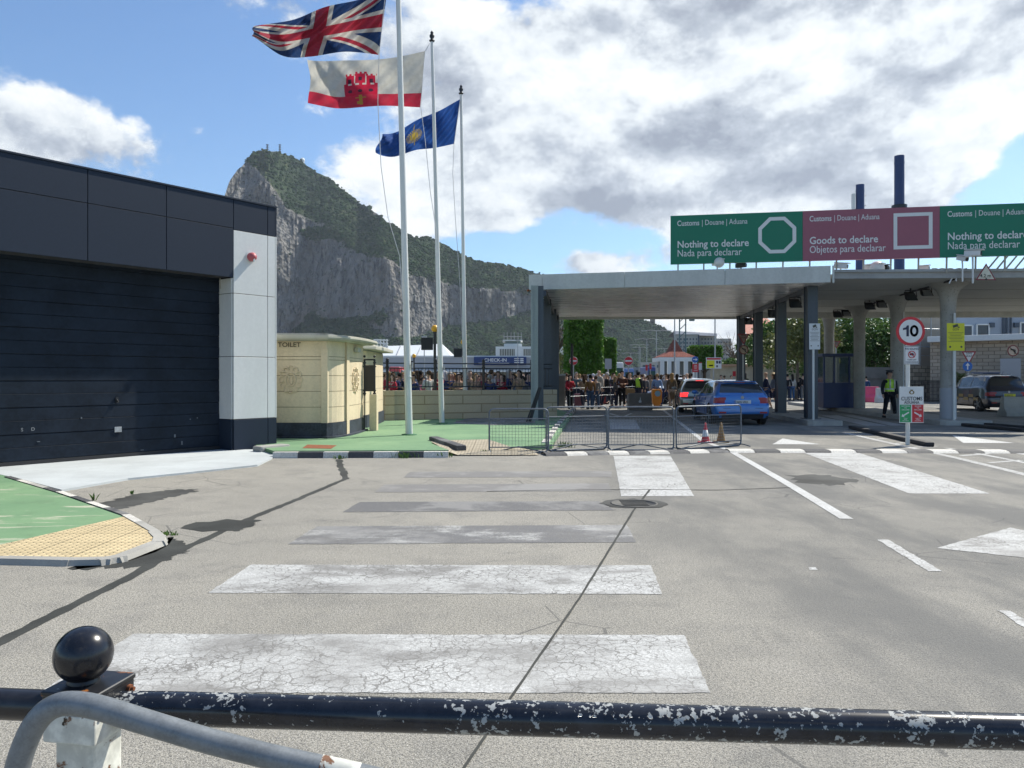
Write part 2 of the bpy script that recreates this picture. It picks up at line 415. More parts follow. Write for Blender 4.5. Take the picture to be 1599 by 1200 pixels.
def m_blocks(name, col, bw, bh, mortar, var=.25, rot=0, offset=.5, ax='xz', squash=1, ms=.02):
    t = MT(name); p = t.co()
    mp = t.N.new('ShaderNodeMapping'); t.L.new(p, mp.inputs[0])
    mp.inputs['Rotation'].default_value = (R(90), 0, rot) if ax == 'xz' else (0, 0, rot)
    b = t.N.new('ShaderNodeTexBrick'); t.L.new(mp.outputs[0], b.inputs['Vector']); b.inputs['Scale'].default_value = 1
    b.inputs['Brick Width'].default_value = bw; b.inputs['Row Height'].default_value = bh; b.inputs['Mortar Size'].default_value = ms; b.offset = offset
    b.inputs['Mortar Smooth'].default_value = .3
    b.inputs['Color1'].default_value = tuple(x * (1 - var) for x in col) + (1,); b.inputs['Color2'].default_value = tuple(min(1, x * (1 + var)) for x in col) + (1,)
    b.inputs['Mortar'].default_value = tuple(mortar) + (1,)
    f = t.noise(p, 30, 4, .65); n = t.noise(p, 1.1, 5, .6)
    c = t.mix(t.ramp(f, .45, .72, 0, .35), b.outputs['Color'], tuple(x * .6 for x in col))
    c = t.mix(t.ramp(n, .5, .75, 0, .35), c, tuple(x * .55 for x in col))
    t.bump(t.math('SUBTRACT', f, t.math('MULTIPLY', b.outputs['Fac'], 2.)), .012, .6)
    return t.set(c, .88, 0, .25)
def m_chipped(name, base, chip, thr=.6, scale=60, rough=.3, rust=None, sep_up=True):
    t = MT(name); p = t.pos()
    n = t.noise(p, scale, 4, .55, .3); b = t.noise(p, 7, 3, .6); n3 = t.noise(p, scale * .35, 5, .6, .2)
    g = t.N.new('ShaderNodeNewGeometry'); sp = t.N.new('ShaderNodeSeparateXYZ'); t.L.new(g.outputs['Normal'], sp.inputs[0])
    v = t.math('ADD', t.math('MULTIPLY', n, .55), t.math('MULTIPLY', n3, .45))
    v = t.math('ADD', v, t.math('MULTIPLY_ADD', b, .24, -.12))
    if sep_up: v = t.math('ADD', v, t.math('MULTIPLY', t.math('ABSOLUTE', t.math('SUBTRACT', sp.outputs[2], .15)), .05))
    k = t.ramp(v, thr, thr + .008)
    dirt = t.noise(p, 25, 5, .6)
    bb = t.mix(t.ramp(dirt, .4, .75, 0, .5), base, tuple(x * 2.2 + .012 for x in base))
    c = t.mix(k, bb, chip)
    if rust:
        r = t.noise(p, 16, 5, .65, .3); c = t.mix(t.ramp(r, .55, .60), c, rust)
    t.bump(t.math('MULTIPLY', k, -1.), .0015, .6)
    return t.set(c, t.math('MULTIPLY_ADD', k, .45, rough), 0, .5)
def m_cloth(name='clothing'):
    t = MT(name); c = t.objcol(); n = t.noise(t.co(), 14, 4, .6)
    t.bump(n, .02, .5)
    return t.set(t.mix(t.ramp(n, .3, .7, 0, .3), c, (.02, .02, .02)), .9, 0, .2)
def m_col(name, rough=.6, mult=1., sub=0):
    t = MT(name); a = t.attr('Col'); n = t.noise(t.co(), 6, 5, .6)
    c = t.mix(t.ramp(n, .4, .7, 0, .12), a, (.1, .1, .1))
    return t.set(c, rough, 0, .3)
def m_flag():
    t = MT('flag_cloth'); a = t.attr('Col'); n = t.noise(t.co(), 7, 5, .6)
    c = t.mix(t.ramp(n, .4, .7, 0, .14), a, (.12, .12, .14))
    t.bump(t.noise(t.scale(t.co(), (1, 1, 2.4)), 3.5, 3, .5), .12, .5)
    t.set(c, .85, 0, .15)
    tr = t.N.new('ShaderNodeBsdfTranslucent'); t.L.new(c, tr.inputs[0]); mx = t.N.new('ShaderNodeMixShader'); mx.inputs[0].default_value = .4
    o = t.N['Material Output']; t.L.new(t.b.outputs[0], mx.inputs[1]); t.L.new(tr.outputs[0], mx.inputs[2]); t.L.new(mx.outputs[0], o.inputs[0])
    return t.m
def m_leaf(name, c0, c1, transl=.25):
    t = MT(name); g = t.N.new('ShaderNodeNewGeometry'); p = g.outputs['Position']
    n = t.noise(p, 2.3, 3, .6); rnd = g.outputs['Random Per Island']
    c = t.mix(t.math('ADD', t.math('MULTIPLY', rnd, .6), t.math('MULTIPLY', n, .4)), c0, c1)
    t.set(c, .55, 0, .35)
    tr = t.N.new('ShaderNodeBsdfTranslucent'); t.L.new(c, tr.inputs[0]); mx = t.N.new('ShaderNodeMixShader'); mx.inputs[0].default_value = transl
    o = t.N['Material Output']; t.L.new(t.b.outputs[0], mx.inputs[1]); t.L.new(tr.outputs[0], mx.inputs[2]); t.L.new(mx.outputs[0], o.inputs[0])
    return t.m
def m_glass(name, col=(.03, .035, .04), rough=.06):
    t = MT(name); return t.set(col, rough, 0, .9)
def m_emis(name, col, s, base=None):
    t = MT(name); t.set(base or col, .3); t.b.inputs['Emission Color'].default_value = tuple(col) + (1,); t.b.inputs['Emission Strength'].default_value = s; return t.m

ASPH = m_asphalt()
W_BRIGHT = m_paint('white_road_paint', .45, (.60, .605, .59), (.27, .265, .25))
W_GREY = m_paint('worn_road_paint', .48, (.58, .585, .57), (.21, .205, .195))
W_DARK = m_paint('blacked_out_road_paint', .66, (.33, .325, .31), (.10, .10, .104))
W_FAINT = m_paint('faint_road_paint', .6, (.33, .32, .30), (.17, .165, .16), False)
W_FLAT = m_paint('fresh_road_paint', .30, (.64, .645, .63), (.3, .3, .28), crack=False)
GREEN = m_green()
TAR = m_concrete('tar_seal', (.045, .047, .043), .3)
TAR2 = m_concrete('dark_asphalt_patch', (.062, .062, .058), .4)
CONC = m_concrete('concrete', (.36, .35, .32))
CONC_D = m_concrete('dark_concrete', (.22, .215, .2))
CONC_S = m_concrete('pitted_concrete', (.33, .325, .30), .15, .16, 1.2, .35)
SLAB = m_concrete('pale_painted_concrete', (.47, .50, .505), .1, 0, 1.0, .3)
KERB_W = m_paint('kerb_white', .3, (.78, .75, .68), (.3, .28, .25), False)
KERB_B = m_paint('kerb_black', .3, (.06, .062, .07), (.14, .14, .14), False)
NAVY_P = simple('navy_cladding', (.015, .024, .042), .6, 0, .10, 30, 0, .25)
DOOR_M = simple('navy_door_paint', (.012, .018, .028), .6, 0, .3, 1.5, 0, .12)
WHITE_P = simple('white_cladding', (.61, .615, .60), .4, 0, .05, 1.6, 0, None, True)
SEAM = simple('dark_seam', (.03, .03, .035), .8)
CREAM = simple('cream_render', (.64, .53, .365), .75, 0, .11, 2.2, .003, None, True)
CREAM2 = simple('pale_cream_roof', (.44, .43, .36), .7, 0, .1, 2)
SKIRT = simple('navy_plinth_paint', (.03, .038, .055), .6, 0, .5, 2.5)
BLACK = simple('black_gloss_metal', (.012, .013, .016), .35, 0, .2, 6)
BLACKM = simple('black_matt', (.02, .02, .022), .7, 0, .2, 6)
STONE = m_blocks('cut_stone', (.50, .42, .29), 1.25, .30, (.33, .26, .16), .07)
STONE2 = m_blocks('rubble_stone', (.36, .32, .25), .42, .26, (.12, .11, .09), .25, 0, .37)
WPOLE = simple('white_pole_paint', (.62, .63, .60), .45, 0, .06, 2, 0, None, True)
GALV = simple('galvanised_steel', (.34, .35, .36), .45, .75, .18, 18)
STEEL = simple('brushed_steel', (.22, .235, .25), .35, .7, .12, 5)
PIPEG = simple('dull_grey_tube', (.115, .135, .16), .5, .3, .25, 22)
PIPEK = m_chipped('chipped_black_tube', (.010, .012, .018), (.34, .35, .34), .598, 120, .22)
BALLK = m_chipped('chipped_black_knob', (.009, .010, .014), (.38, .36, .33), .625, 38, .22, None, False)
POSTK = m_chipped('rusty_black_casting', (.012, .013, .016), (.5, .5, .46), .66, 30, .35, (.30, .11, .03))
POSTW = m_chipped('dirty_white_post', (.50, .50, .45), (.06, .045, .03), .6, 32, .5, (.16, .07, .03))
COLM = simple('blue_grey_steel_column', (.055, .068, .085), .4, .3, .15, 3, 0, None, True)
COLT = simple('pale_grey_trim', (.26, .30, .29), .5, .1, .12, 3, 0, None, True)
FASC = simple('pale_fascia_metal', (.46, .475, .455), .45, .1, .11, 1.5, 0, None, True)
def m_soffit():
    t = MT('ribbed_soffit_metal'); n = t.noise(t.scale(t.pos(), (.5, 3, 1)), 1.2, 4, .6)
    return t.set(t.mix(t.ramp(n, .35, .7), (.72, .70, .68), (.84, .83, .81)), t.math('MULTIPLY_ADD', n, .25, .16), .25, .6)
SOFF = m_soffit()
CSOFF = m_concrete('painted_concrete_soffit', (.42, .43, .40), .08, 0, .6, .12)
ROOFG = m_concrete('grey_roof_felt', (.30, .31, .31))
RUST = simple('rust', (.22, .07, .025), .85, 0, .4, 12)
SGREEN = simple('sign_green', (.0, .155, .088), .5, 0, .03, 1)
SRED = simple('sign_faded_red', (.27, .085, .12), .5, 0, .04, 1)
SWHITE = simple('sign_white', (.62, .64, .64), .45, 0, .03, 2)
SYEL = simple('sign_yellow', (.62, .60, .02), .45, 0, .04, 2)
SREDB = simple('sign_bright_red', (.48, .02, .03), .45, 0, .05, 2)
SGRNB = simple('sign_bright_green', (.015, .30, .10), .45, 0, .05, 2)
SBLUE = simple('sign_blue', (.01, .10, .38), .45, 0, .05, 2)
NAVYT = simple('navy_lettering', (.012, .018, .05), .5, 0, .05, 2)
TOWER = simple('blue_tower_paint', (.02, .04, .12), .5, 0, .1, 2)
CAMW = simple('white_plastic', (.6, .61, .6), .35, 0, .04, 3)
GLASSD = m_glass('dark_glass'); RUBBER = simple('tyre_rubber', (.02, .02, .021), .8, 0, .2, 8)
CLOTH = m_cloth(); 
def m_skin():
    t = MT('skin'); return t.set(t.objcol(), .6, 0, .3)
SKIN = m_skin(); HAIR = m_cloth('hair')
LEAF_B = m_leaf('bright_leaf', (.035, .10, .012), (.13, .27, .03))
LEAF_D = m_leaf('dark_leaf', (.03, .075, .015), (.12, .21, .045))
LEAF_O = m_leaf('olive_leaf', (.05, .07, .02), (.20, .22, .07))
BARK = m_concrete('bark', (.13, .105, .08), .3, 0, 5)
FLAGM = m_flag()
TACT = None
# ---------------------------------------------------------------- ground, road, markings
def sheet(name, px, z, mat, kind='structure', label=None, mb=None):
    m = mb or MB(); pts = [G(x, y, z) for x, y in px]; 
    m.add(pts, [tuple(range(len(pts)))])
    if mb is None:
        me = struct(name, m, mat, kind, label)
        me.data.update(); 
        if me.data.polygons[0].normal.z < 0: me.data.flip_normals()
        return me
g = MB(); g.quad((-2000, -60, 0), (2000, -60, 0), (2000, 2600, 0), (-2000, 2600, 0)); struct('road', g, ASPH)
def sheets(name, polys, z, mat, label):
    m = MB(); z *= .35
    for p in polys:
        pts = [G(x, y, z) for x, y in p]; dn = []
        for i in range(len(pts)):
            a_, b_ = pts[i], pts[(i + 1) % len(pts)]; d_ = b_ - a_; n_ = max(1, min(160, int(d_.length / .035))); nn_ = Vector((-d_.y, d_.x, 0)).normalized()
            for k in range(n_):
                q_ = a_ + d_ * (k / n_); dn.append(q_ + nn_ * (.010 * mnoise.noise(q_ * 9) + .010 * mnoise.noise(q_ * 31)) * (7 if ('tar' in name or 'patch' in name) else 1) * (1 if k else 0))
        pts = dn
        a = sum(pts[i].x * pts[(i + 1) % len(pts)].y - pts[(i + 1) % len(pts)].x * pts[i].y for i in range(len(pts)))
        if a < 0: pts = pts[::-1]
        m.add(pts, [tuple(range(len(pts)))])
    return struct(name, m, mat, label=label)
def strip(px, w0, w1=None):     # thin line as quads along a pixel path, widths in metres on the ground
    w1 = w0 if w1 is None else w1
    out = []
    for i in range(len(px) - 1):
        a, b = G(*px[i]), G(*px[i + 1]); out.append((a, b))
    return out
def path_sheet(name, px, w, z, mat, label, jit=0.0):
    m = MB(); z *= .35; pts = [G(*p) for p in px]; dense = []
    for i in range(len(pts) - 1):
        n = max(2, int((pts[i + 1] - pts[i]).length / .12))
        for k in range(n): dense.append(pts[i].lerp(pts[i + 1], k / n))
    dense.append(pts[-1]); ws = w if isinstance(w, (list, tuple)) else [w, w]; L = []; Rr = []
    for i, p in enumerate(dense):
        d = (dense[min(i + 1, len(dense) - 1)] - dense[max(i - 1, 0)]).normalized(); n = Vector((-d.y, d.x, 0))
        t = i / (len(dense) - 1); ww = ws[0] + (ws[1] - ws[0]) * t
        a = ww / 2 * (1 + random.uniform(-jit, jit)); b = ww / 2 * (1 + random.uniform(-jit, jit))
        L.append(p + n * a + Vector((0, 0, z))); Rr.append(p - n * b + Vector((0, 0, z)))
    for i in range(len(dense) - 1): m.quad(Rr[i], Rr[i + 1], L[i + 1], L[i])
    return struct(name, m, mat, label=label)

sheets('crossing_bars', [[(208, 990), (1068, 992), (1110, 1082), (60, 1082)], [(392, 882), (1017, 883), (1034, 928), (325, 926)]], .008, W_GREY, 'worn white zebra bars across the near road')
sheets('worn_crossing_bar', [[(495, 822), (980, 820), (993, 847), (450, 850)]], .008, m_paint('half_worn_paint', .57, (.52, .52, .50), (.11, .11, .114)), 'half worn zebra bar')
sheets('dark_crossing_bars', [[(562, 784), (935, 783), (960, 797), (535, 800)]], .008, W_DARK, 'blacked out zebra bars')
sheets('faint_crossing_bars', [[(600, 757), (950, 755), (955, 767), (585, 769)], [(640, 737), (955, 736), (955, 745), (630, 746)]], .008, W_FAINT, 'faded far zebra bars')
sheets('give_way_block', [[(958, 712), (1047, 712), (1084, 775), (970, 775)]], .008, W_BRIGHT, 'white painted block at the hump')
sheets('diagonal_block', [[(1252, 706), (1336, 706), (1546, 771), (1420, 771)]], .008, W_BRIGHT, 'wide diagonal white block')
path_sheet('lane_line', [(1145, 707), (1234, 758), (1322, 811)], [.13, .14], .012, W_FLAT, 'white lane line')
sheets('lane_dash', [[(1370, 843), (1387, 843), (1471, 892), (1450, 892)], [(1557, 953), (1577, 954), (1640, 992), (1618, 992)], [(1262, 886), (1274, 886), (1277, 890), (1264, 890)]], .008, W_BRIGHT, 'white dashes')
sheets('road_arrow', [[(1462, 856), (1578, 824), (1700, 850), (1720, 884)]], .008, W_GREY, 'faded white arrow head')
sheets('give_way_triangles', [[(1206, 694), (1222, 685), (1280, 694)], [(1487, 680), (1585, 692), (1504, 692)], [(1575, 707), (1640, 708), (1640, 716)]], .008, W_FLAT, 'white road triangles')
sheets('bars_under_canopy', [[(1281, 649), (1308, 649), (1385, 665), (1352, 665)], [(1318, 649), (1334, 649), (1417, 665), (1392, 665)], [(951, 655), (992, 656), (1000, 670), (953, 671)]], .008, m_paint('grey_canopy_paint', .3, (.5, .5, .5), (.25, .25, .25)), 'crossing bars under the canopy')
path_sheet('lane_line_inner', [(1036, 641), (1100, 690), (1145, 706)], [.12, .13], .012, W_FLAT, 'white line under the canopy')
path_sheet('chevron_line', [(952, 646), (972, 652), (986, 646)], [.1, .1], .012, W_FLAT, 'thin chevron line')
path_sheet('hatch_edge_line', [(1318, 676), (1420, 699), (1500, 717), (1640, 751)], [.16, .16], .008, W_BRIGHT, 'edge line of hatching')
path_sheet('hatch_inner_line', [(1478, 700), (1560, 715), (1640, 731)], [.12, .12], .008, W_BRIGHT, 'inner line of hatching')
for k, (a, b) in enumerate([((1340, 679), (1372, 678)), ((1370, 686), (1405, 684)), ((1398, 693), (1432, 690)), ((1425, 699), (1462, 697)), ((1500, 712), (1545, 709)), ((1545, 723), (1595, 719))]):
    path_sheet('hatch_bar', [a, b], .11, .006 + .0001 * k, W_BRIGHT, 'hatch bar')
path_sheet('tar_seam', [(-80, 1040), (0, 1003), (205, 900), (262, 868), (330, 838), (372, 818), (470, 778), (540, 748)], [.10, .09], .005, TAR, 'dark tar seam', .25)
path_sheet('tar_seam', [(541, 749), (534, 733), (528, 718)], [.09, .12], .0062, TAR, 'dark tar seam', .4)
sheets('tar_fill', [[(268, 838), (290, 848), (291, 858), (258, 876), (205, 886), (105, 888), (196, 878), (262, 852)]], .0075, TAR, 'tar fill against the kerb')
sheets('tar_blot', [[(335, 826), (365, 815), (405, 812), (395, 822), (365, 830)]], .0078, TAR, 'tar blot')
sheets('asphalt_patch', [[(150, 788), (210, 772), (262, 765.5), (300, 764), (310, 767), (250, 781), (191, 795)]], .005, TAR2, 'dark asphalt patch')
path_sheet('joint_line', [(715, 1215), (795, 1095), (905, 935), (990, 797), (1015, 765)], [.012, .03], .013, TAR, 'thin concrete joint', .2)
path_sheet('joint_line', [(760, 768), (860, 766), (1010, 765), (1120, 766), (1235, 762)], [.03, .03], .014, TAR, 'thin cross joint', .3)
# manhole and rough patches
def disc(px, py, r, z, mat, name, label, n=24, jag=.0, sq=1):
    z *= .35; c = G(px, py); m = MB(); m.add([(c.x + r * math.cos(2 * math.pi * i / n) * (1 + random.uniform(-jag, jag)), c.y + sq * r * math.sin(2 * math.pi * i / n) * (1 + random.uniform(-jag, jag)), z) for i in range(n)], [tuple(range(n))])
    return struct(name, m, mat, label=label)
disc(990, 787, .40, .015, TAR2, 'manhole_surround', 'tarred ring round manhole', 26, .12, .85)
mh = MB(); c = G(990, 787); mh.lathe([(.28, 0), (.28, .006), (.25, .006), (.25, .004), (0, .004)], (c.x, c.y, .004), 28)
for k in range(5): mh.box((c.x, c.y - .18 + k * .09, .013), (.30, .03, .006))
solo('manhole_cover', mh, simple('cast_iron', (.07, .068, .062), .7, 0, .2, 9), 'round iron manhole cover in the road beyond the zebra bars', 'manhole cover')
disc(1282, 749, .45, .004, TAR2, 'rough_patch', 'rough broken asphalt', 24, .35, 1.3)
disc(345, 821, .3, .0085, TAR, 'tar_blot', 'tar blot', 14, .4, 1)

# speed hump of black and white rubber blocks
hump = MB(); A = G(853, 713); B = G(1140, 707.5); C_ = G(1700, 709)
def hump_run(A, B, start, n):
    d = (B - A); L = d.length; d = d / L; nn = Vector((-d.y, d.x, 0)); N_ = n
    for k in range(N_):
        p, q = A + d * (L * k / N_ + .006), A + d * (L * (k + 1) / N_ - .006)
        hump.cur = (k + start) % 2
        prof = [(0, 0), (.06, .035), (.16, .05), (.34, .05), (.44, .035), (.5, 0)]
        for i in range(len(prof) - 1):
            a, b = prof[i], prof[i + 1]
            hump.quad(p + nn * a[0] + Vector((0, 0, a[1] + .002)), q + nn * a[0] + Vector((0, 0, a[1] + .002)), q + nn * b[0] + Vector((0, 0, b[1] + .002)), p + nn * b[0] + Vector((0, 0, b[1] + .002)))
hump_run(A, B, 1, 9); hump_run(B, C_, 0, 14)
struct('speed_hump', hump, [KERB_W, KERB_B], label='black and white speed hump')

# ---- raised pavements and kerbs
def kerb(name, px, z1, w, n_each, mats, start=0, label=None, z0=-.02, inward=1, seg=.48):
    m = MB(); pts = [G(x, y, 0) for x, y in px]
    k = start
    for i in range(len(pts) - 1):
        d = pts[i + 1] - pts[i]; L = d.length; a0_ = pts[i] - d / L * (.03 if i else 0); b0_ = pts[i + 1] + d / L * (.03 if i < len(pts) - 2 else 0); z1 = z1 + (.0016 if i % 2 else -.0016); P_0 = a0_; d = b0_ - a0_; L = d.length; n = max(1, round(L / seg)); d = d / L; nn = Vector((-d.y, d.x, 0)) * inward
        for j in range(n):
            p, q = P_0 + d * (L * j / n + .004), P_0 + d * (L * (j + 1) / n - .004)
            m.cur = k % len(mats); k += 1
            zt = z1
            m.add([p + Vector((0, 0, z0)), q + Vector((0, 0, z0)), q + nn * .03 + Vector((0, 0, zt)), p + nn * .03 + Vector((0, 0, zt)), p + nn * w + Vector((0, 0, zt)), q + nn * w + Vector((0, 0, zt)), p + nn * w + Vector((0, 0, z0)), q + nn * w + Vector((0, 0, z0))],
                  [(0, 1, 2, 3), (3, 2, 5, 4), (0, 3, 4, 6), (1, 7, 5, 2)])
    return struct(name, m, mats, label=label or name)
kerb('kerb', [(425, 716), (700, 715)], .11, .16, 0, [KERB_W, KERB_B], 0, 'black and white kerb of green pavement', seg=.44)
def slab(name, px, z, mat, label, zb=-.02):
    m = MB(); pts = [G(x, y, z) for x, y in px]; m.prism([(p.x, p.y) for p in pts], zb, z); return struct(name, m, mat, label=label)
# green main pavement (z .1)
fr = [G(400, 713), G(700, 712)]
gl = G(427, 712.5); pts = [(gl.x, gl.y), (fr[1].x, fr[1].y + .1), (G(672, 692, .1).x, G(672, 692, .1).y), (G(700, 688, .1).x, G(700, 688, .1).y), (G(762, 686.5, .1).x, G(762, 686.5, .1).y), (G(797, 698, .1).x, G(797, 698, .1).y), (G(862, 694, .1).x, G(862, 694, .1).y), (G(867, 684, .1).x, G(867, 684, .1).y), (G(894, 646, .1).x, G(894, 646, .1).y), (1.5, 40), (-9, 40), (-9, 22)]
m = MB(); m.prism(pts, -.02, .1); struct('green_pavement', m, GREEN, label='green painted pavement')
# tactile ramp between the road and the green pavement
def m_tact(name, col, sp=.065):
    t = MT(name); p = t.pos()
    v = t.N.new('ShaderNodeTexVoronoi'); v.feature = 'F1'; v.inputs['Scale'].default_value = 1 / sp; v.inputs['Randomness'].default_value = 0.0; t.L.new(p, v.inputs['Vector'])
    v.voronoi_dimensions = '2D'
    k = t.ramp(v.outputs['Distance'], .26, .40, 1, 0); n = t.noise(p, 2.5, 5, .65)
    tl = t.N.new('ShaderNodeTexBrick'); tl.inputs['Scale'].default_value = 1; tl.inputs['Brick Width'].default_value = .4; tl.inputs['Row Height'].default_value = .4; tl.inputs['Mortar Size'].default_value = .006; tl.offset = 0; t.L.new(p, tl.inputs['Vector'])
    c = t.mix(t.ramp(n, .3, .7), tuple(x * .82 for x in col), col)
    c = t.mix(t.math('MULTIPLY', t.ramp(v.outputs['Distance'], .36, .5), .3), c, tuple(x * .4 for x in col))
    c = t.mix(t.math('MULTIPLY', tl.outputs['Fac'], .8), c, (.13, .11, .07))
    t.bump(k, .008, 1.0)
    return t.set(c, .85, 0, .25)
TACT = m_tact('tactile_paving', (.62, .50, .30)); TACT2 = m_tact('worn_tactile_paving', (.46, .40, .30))
m = MB(); q = [G(673, 690, .1), G(700, 688, .1), G(762, 686.5, .1), G(797, 698, .1), G(830, 703, .06), G(842, 711, .012), G(716, 711.5, .012), G(700, 706, .07)]
m.add([v + Vector((0, 0, .004)) for v in q], [(0, 7, 1), (1, 7, 6, 2), (2, 6, 5, 3), (3, 5, 4)]); o = struct('tactile_ramp', m, TACT2, label='tactile paved ramp')
m = MB(); a, b = G(676, 695, 0), G(716, 708, 0); m.beam(a + Vector((0, .12, .10)), b + Vector((.05, .12, .06)), .22, .17)
solo('loose_kerb_stone', m, KERB_B, 'black broken kerb stone lying askew beside the tactile ramp', 'kerb stone', bevel=.03)
kerb('kerb', [(858, 700), (864, 690), (876, 669), (893, 648), (900, 642)], .13, .17, 0, [KERB_W, KERB_B], 0, 'curved kerb running back under the canopy', seg=.7)
kerb('kerb', [(792, 701), (835, 699.5), (860, 697)], .09, .15, 0, [CONC, KERB_W], 0, 'low kerb with weeds')
m = MB(); q = [G(706, 661, .104), G(735, 652, .104), G(833, 650, .104), G(836, 661, .104), G(770, 664, .104)]; m.add(q, [(4, 3, 2, 1, 0)]); struct('pavement_patch', m, CONC_D, label='bare concrete patch by the wall')
m = MB(); q = [G(472, 700, .104), G(517, 701, .104), G(526, 695.5, .104), G(480, 694.5, .104)]; m.add(q, [(0, 1, 2, 3)]); solo('drain_cover', m, RUST, 'rusty red flat cover in the green pavement by the toilet', 'drain cover')
# left pavement
Z2 = .035
lp = [(-400, 700), (0, 741), (100, 768), (203, 802), (252, 838), (252, 849), (165, 874), (96, 877), (0, 870), (-400, 850)]
def offs0(pts, d):
    n = len(pts); ar = sum(pts[i].x * pts[(i + 1) % n].y - pts[(i + 1) % n].x * pts[i].y for i in range(n)); sg = 1 if ar > 0 else -1; out = []
    for i in range(n):
        a = (pts[i] - pts[i - 1]).normalized(); b = (pts[(i + 1) % n] - pts[i]).normalized(); na = Vector((a.y, -a.x, 0)) * sg; nb_ = Vector((b.y, -b.x, 0)) * sg
        mm = (na + nb_).normalized(); out.append(pts[i] + mm * d / max(.5, mm.dot(na)))
    return out
lp = [(-400, 900), (0, 883), (98, 885.5), (165, 884), (196, 878.5), (262, 852), (264, 844), (254, 835), (206, 808), (103, 772.5), (20, 748), (-400, 650)]
m = MB(); m.prism([tuple(p.xy) for p in offs0([G(x, y) for x, y in lp], -.05)], -.02, Z2); struct('green_pavement_near', m, GREEN, label='worn green pavement left')
m = MB(); q = [G(-200, 892, Z2 + .004), G(-200, 905, Z2 + .004)]
tp = [(-300, 905), (0, 851), (193, 807), (205, 806), (246, 838), (247, 849), (156, 873), (95, 875), (0, 867), (-300, 850)]
tp = [(0, 851), (193, 807), (206, 806), (246, 838), (247, 849), (156, 873), (95, 875), (0, 867)]
tp = [(-120, 880), (0, 851), (193, 807), (206, 806), (246, 838), (247, 849), (156, 873), (95, 875), (0, 868), (-120, 860)]
tp = [(-30, 858), (0, 851), (193, 807), (206, 806), (246, 838), (247, 849), (156, 873), (95, 875), (0, 868), (-30, 866)]
pts = [G(x, y, Z2 + .004) for x, y in tp]; m.add(pts, [tuple(range(len(pts) - 1, -1, -1))]); struct('tactile_corner', m, TACT, label='yellow tactile paving corner')
kerb('kerb', [(-60, 884), (0, 883), (98, 885.5), (165, 884), (196, 878.5), (262, 852), (264, 844), (254, 835)], Z2 + .012, .13, 0, [CONC], 0, 'plain concrete kerb round the corner', inward=1, seg=.5)
kerb('kerb', [(254, 835), (206, 808), (103, 772.5), (20, 748)], Z2 + .012, .11, 0, [CONC, KERB_W, KERB_B, KERB_W, KERB_B, KERB_W, KERB_B], 0, 'black and white kerb beside the ramp', inward=1, seg=.62)
# white ramp slab in front of the roller door
m = MB(); q = [(-60, 741), (0, 735), (120, 726), (345, 704.5), (418, 702.5), (432, 707), (423, 716), (402, 727), (300, 737), (200, 747), (96, 765), (40, 752), (-60, 742)]
m.prism([tuple(G(x, y, .03).xy) for x, y in [(-60, 752), (0, 741), (40, 750), (96, 765), (200, 747), (300, 737), (402, 726), (423, 716), (432, 708), (418, 702), (345, 702), (0, 728), (-60, 733)]], -.02, .03)
struct('white_ramp', m, SLAB, label='white painted concrete ramp')
# island kerbs under canopies
U = Vector((.104, 1, 0)).normalized(); V_ = Vector((U.y, -U.x, 0))
def island(name, x0, x1, y0, y1, mat, z=.15):
    pts = [Vector((x0, y0 + .15, 0)), Vector((x0 + .12, y0, 0)), Vector((x1 - .12, y0, 0)), Vector((x1, y0 + .15, 0)), Vector((x1 + .104 * (y1 - y0), y1, 0)), Vector((x0 + .104 * (y1 - y0), y1, 0))]
    m = MB(); m.prism([tuple(p.xy) for p in pts], -.02, z); return struct(name, m, mat, label=name.replace('_', ' '))
island('kerb_island', 9.25, 10.35, 23.9, 46, CONC)
island('kerb_island', 13.45, 15.1, 24.0, 43, CONC)
m = MB(); m.beam(G(1330, 670) + Vector((0, 0, .05)), G(1452, 698) + Vector((0, 0, .05)), .2, .1); solo('lane_divider', m, BLACKM, 'long black rubber lane divider beside the customs sign post', 'lane divider', bevel=.03)
m = MB(); m.beam(G(1505, 666) + Vector((0, 0, .05)), G(1600, 675) + Vector((0, 0, .05)), .2, .1); solo('lane_divider', m, BLACKM, 'black rubber lane divider lying at the right edge of the photo', 'lane divider', bevel=.03)
m = MB(); m.beam(G(1556, 667) + Vector((0, .5, .05)), G(1640, 674) + Vector((0, .5, .05)), .2, .1); solo('lane_divider', m, BLACKM, 'rear one of two black rubber dividers at the right edge', 'lane divider', bevel=.03)

# weeds
def weed(px, py, s, label, z=0, n=26, w=.3):
    c = G(px, py, z); m = MB()
    for _ in range(n):
        a = random.uniform(0, 6.28); r = random.uniform(0, w / 2); b = c + Vector((math.cos(a) * r, math.sin(a) * r * .5, 0)); h = s * random.uniform(.4, 1)
        t = b + Vector((random.uniform(-.5, .5) * h, random.uniform(-.5, .5) * h, h)); sd = Vector((math.cos(a + 1.5), math.sin(a + 1.5), 0)) * .008
        md = b.lerp(t, .5) + Vector((0, 0, h * .12))
        m.add([b - sd, b + sd, md + sd * 1.3, md - sd * 1.3, t], [(0, 1, 2, 3), (3, 2, 4)])
    return solo('weed', m, LEAF_D, label, 'weed', 'weeds growing along the kerbs')
weed(632, 715, .14, 'green weeds against the kerb below the tallest flagpole', n=70, w=.6); weed(690, 714, .13, 'green weeds in front of the broken black kerb stone', n=50, w=.5)
weed(530, 717, .09, 'small weed where the tar seam meets the kerb'); weed(758, 709, .1, 'weed at the foot of the leftmost crowd barrier'); weed(880, 699, .16, 'weeds on the kerb behind the second crowd barrier', n=60, w=.6)
weed(146, 782, .10, 'thin weed by the white kerb block', n=12, w=.06); weed(262, 836, .05, 'yellow green moss at the curved kerb corner', w=.2); weed(206, 772, .06, 'thin weed at the dark asphalt patch', n=8, w=.05)
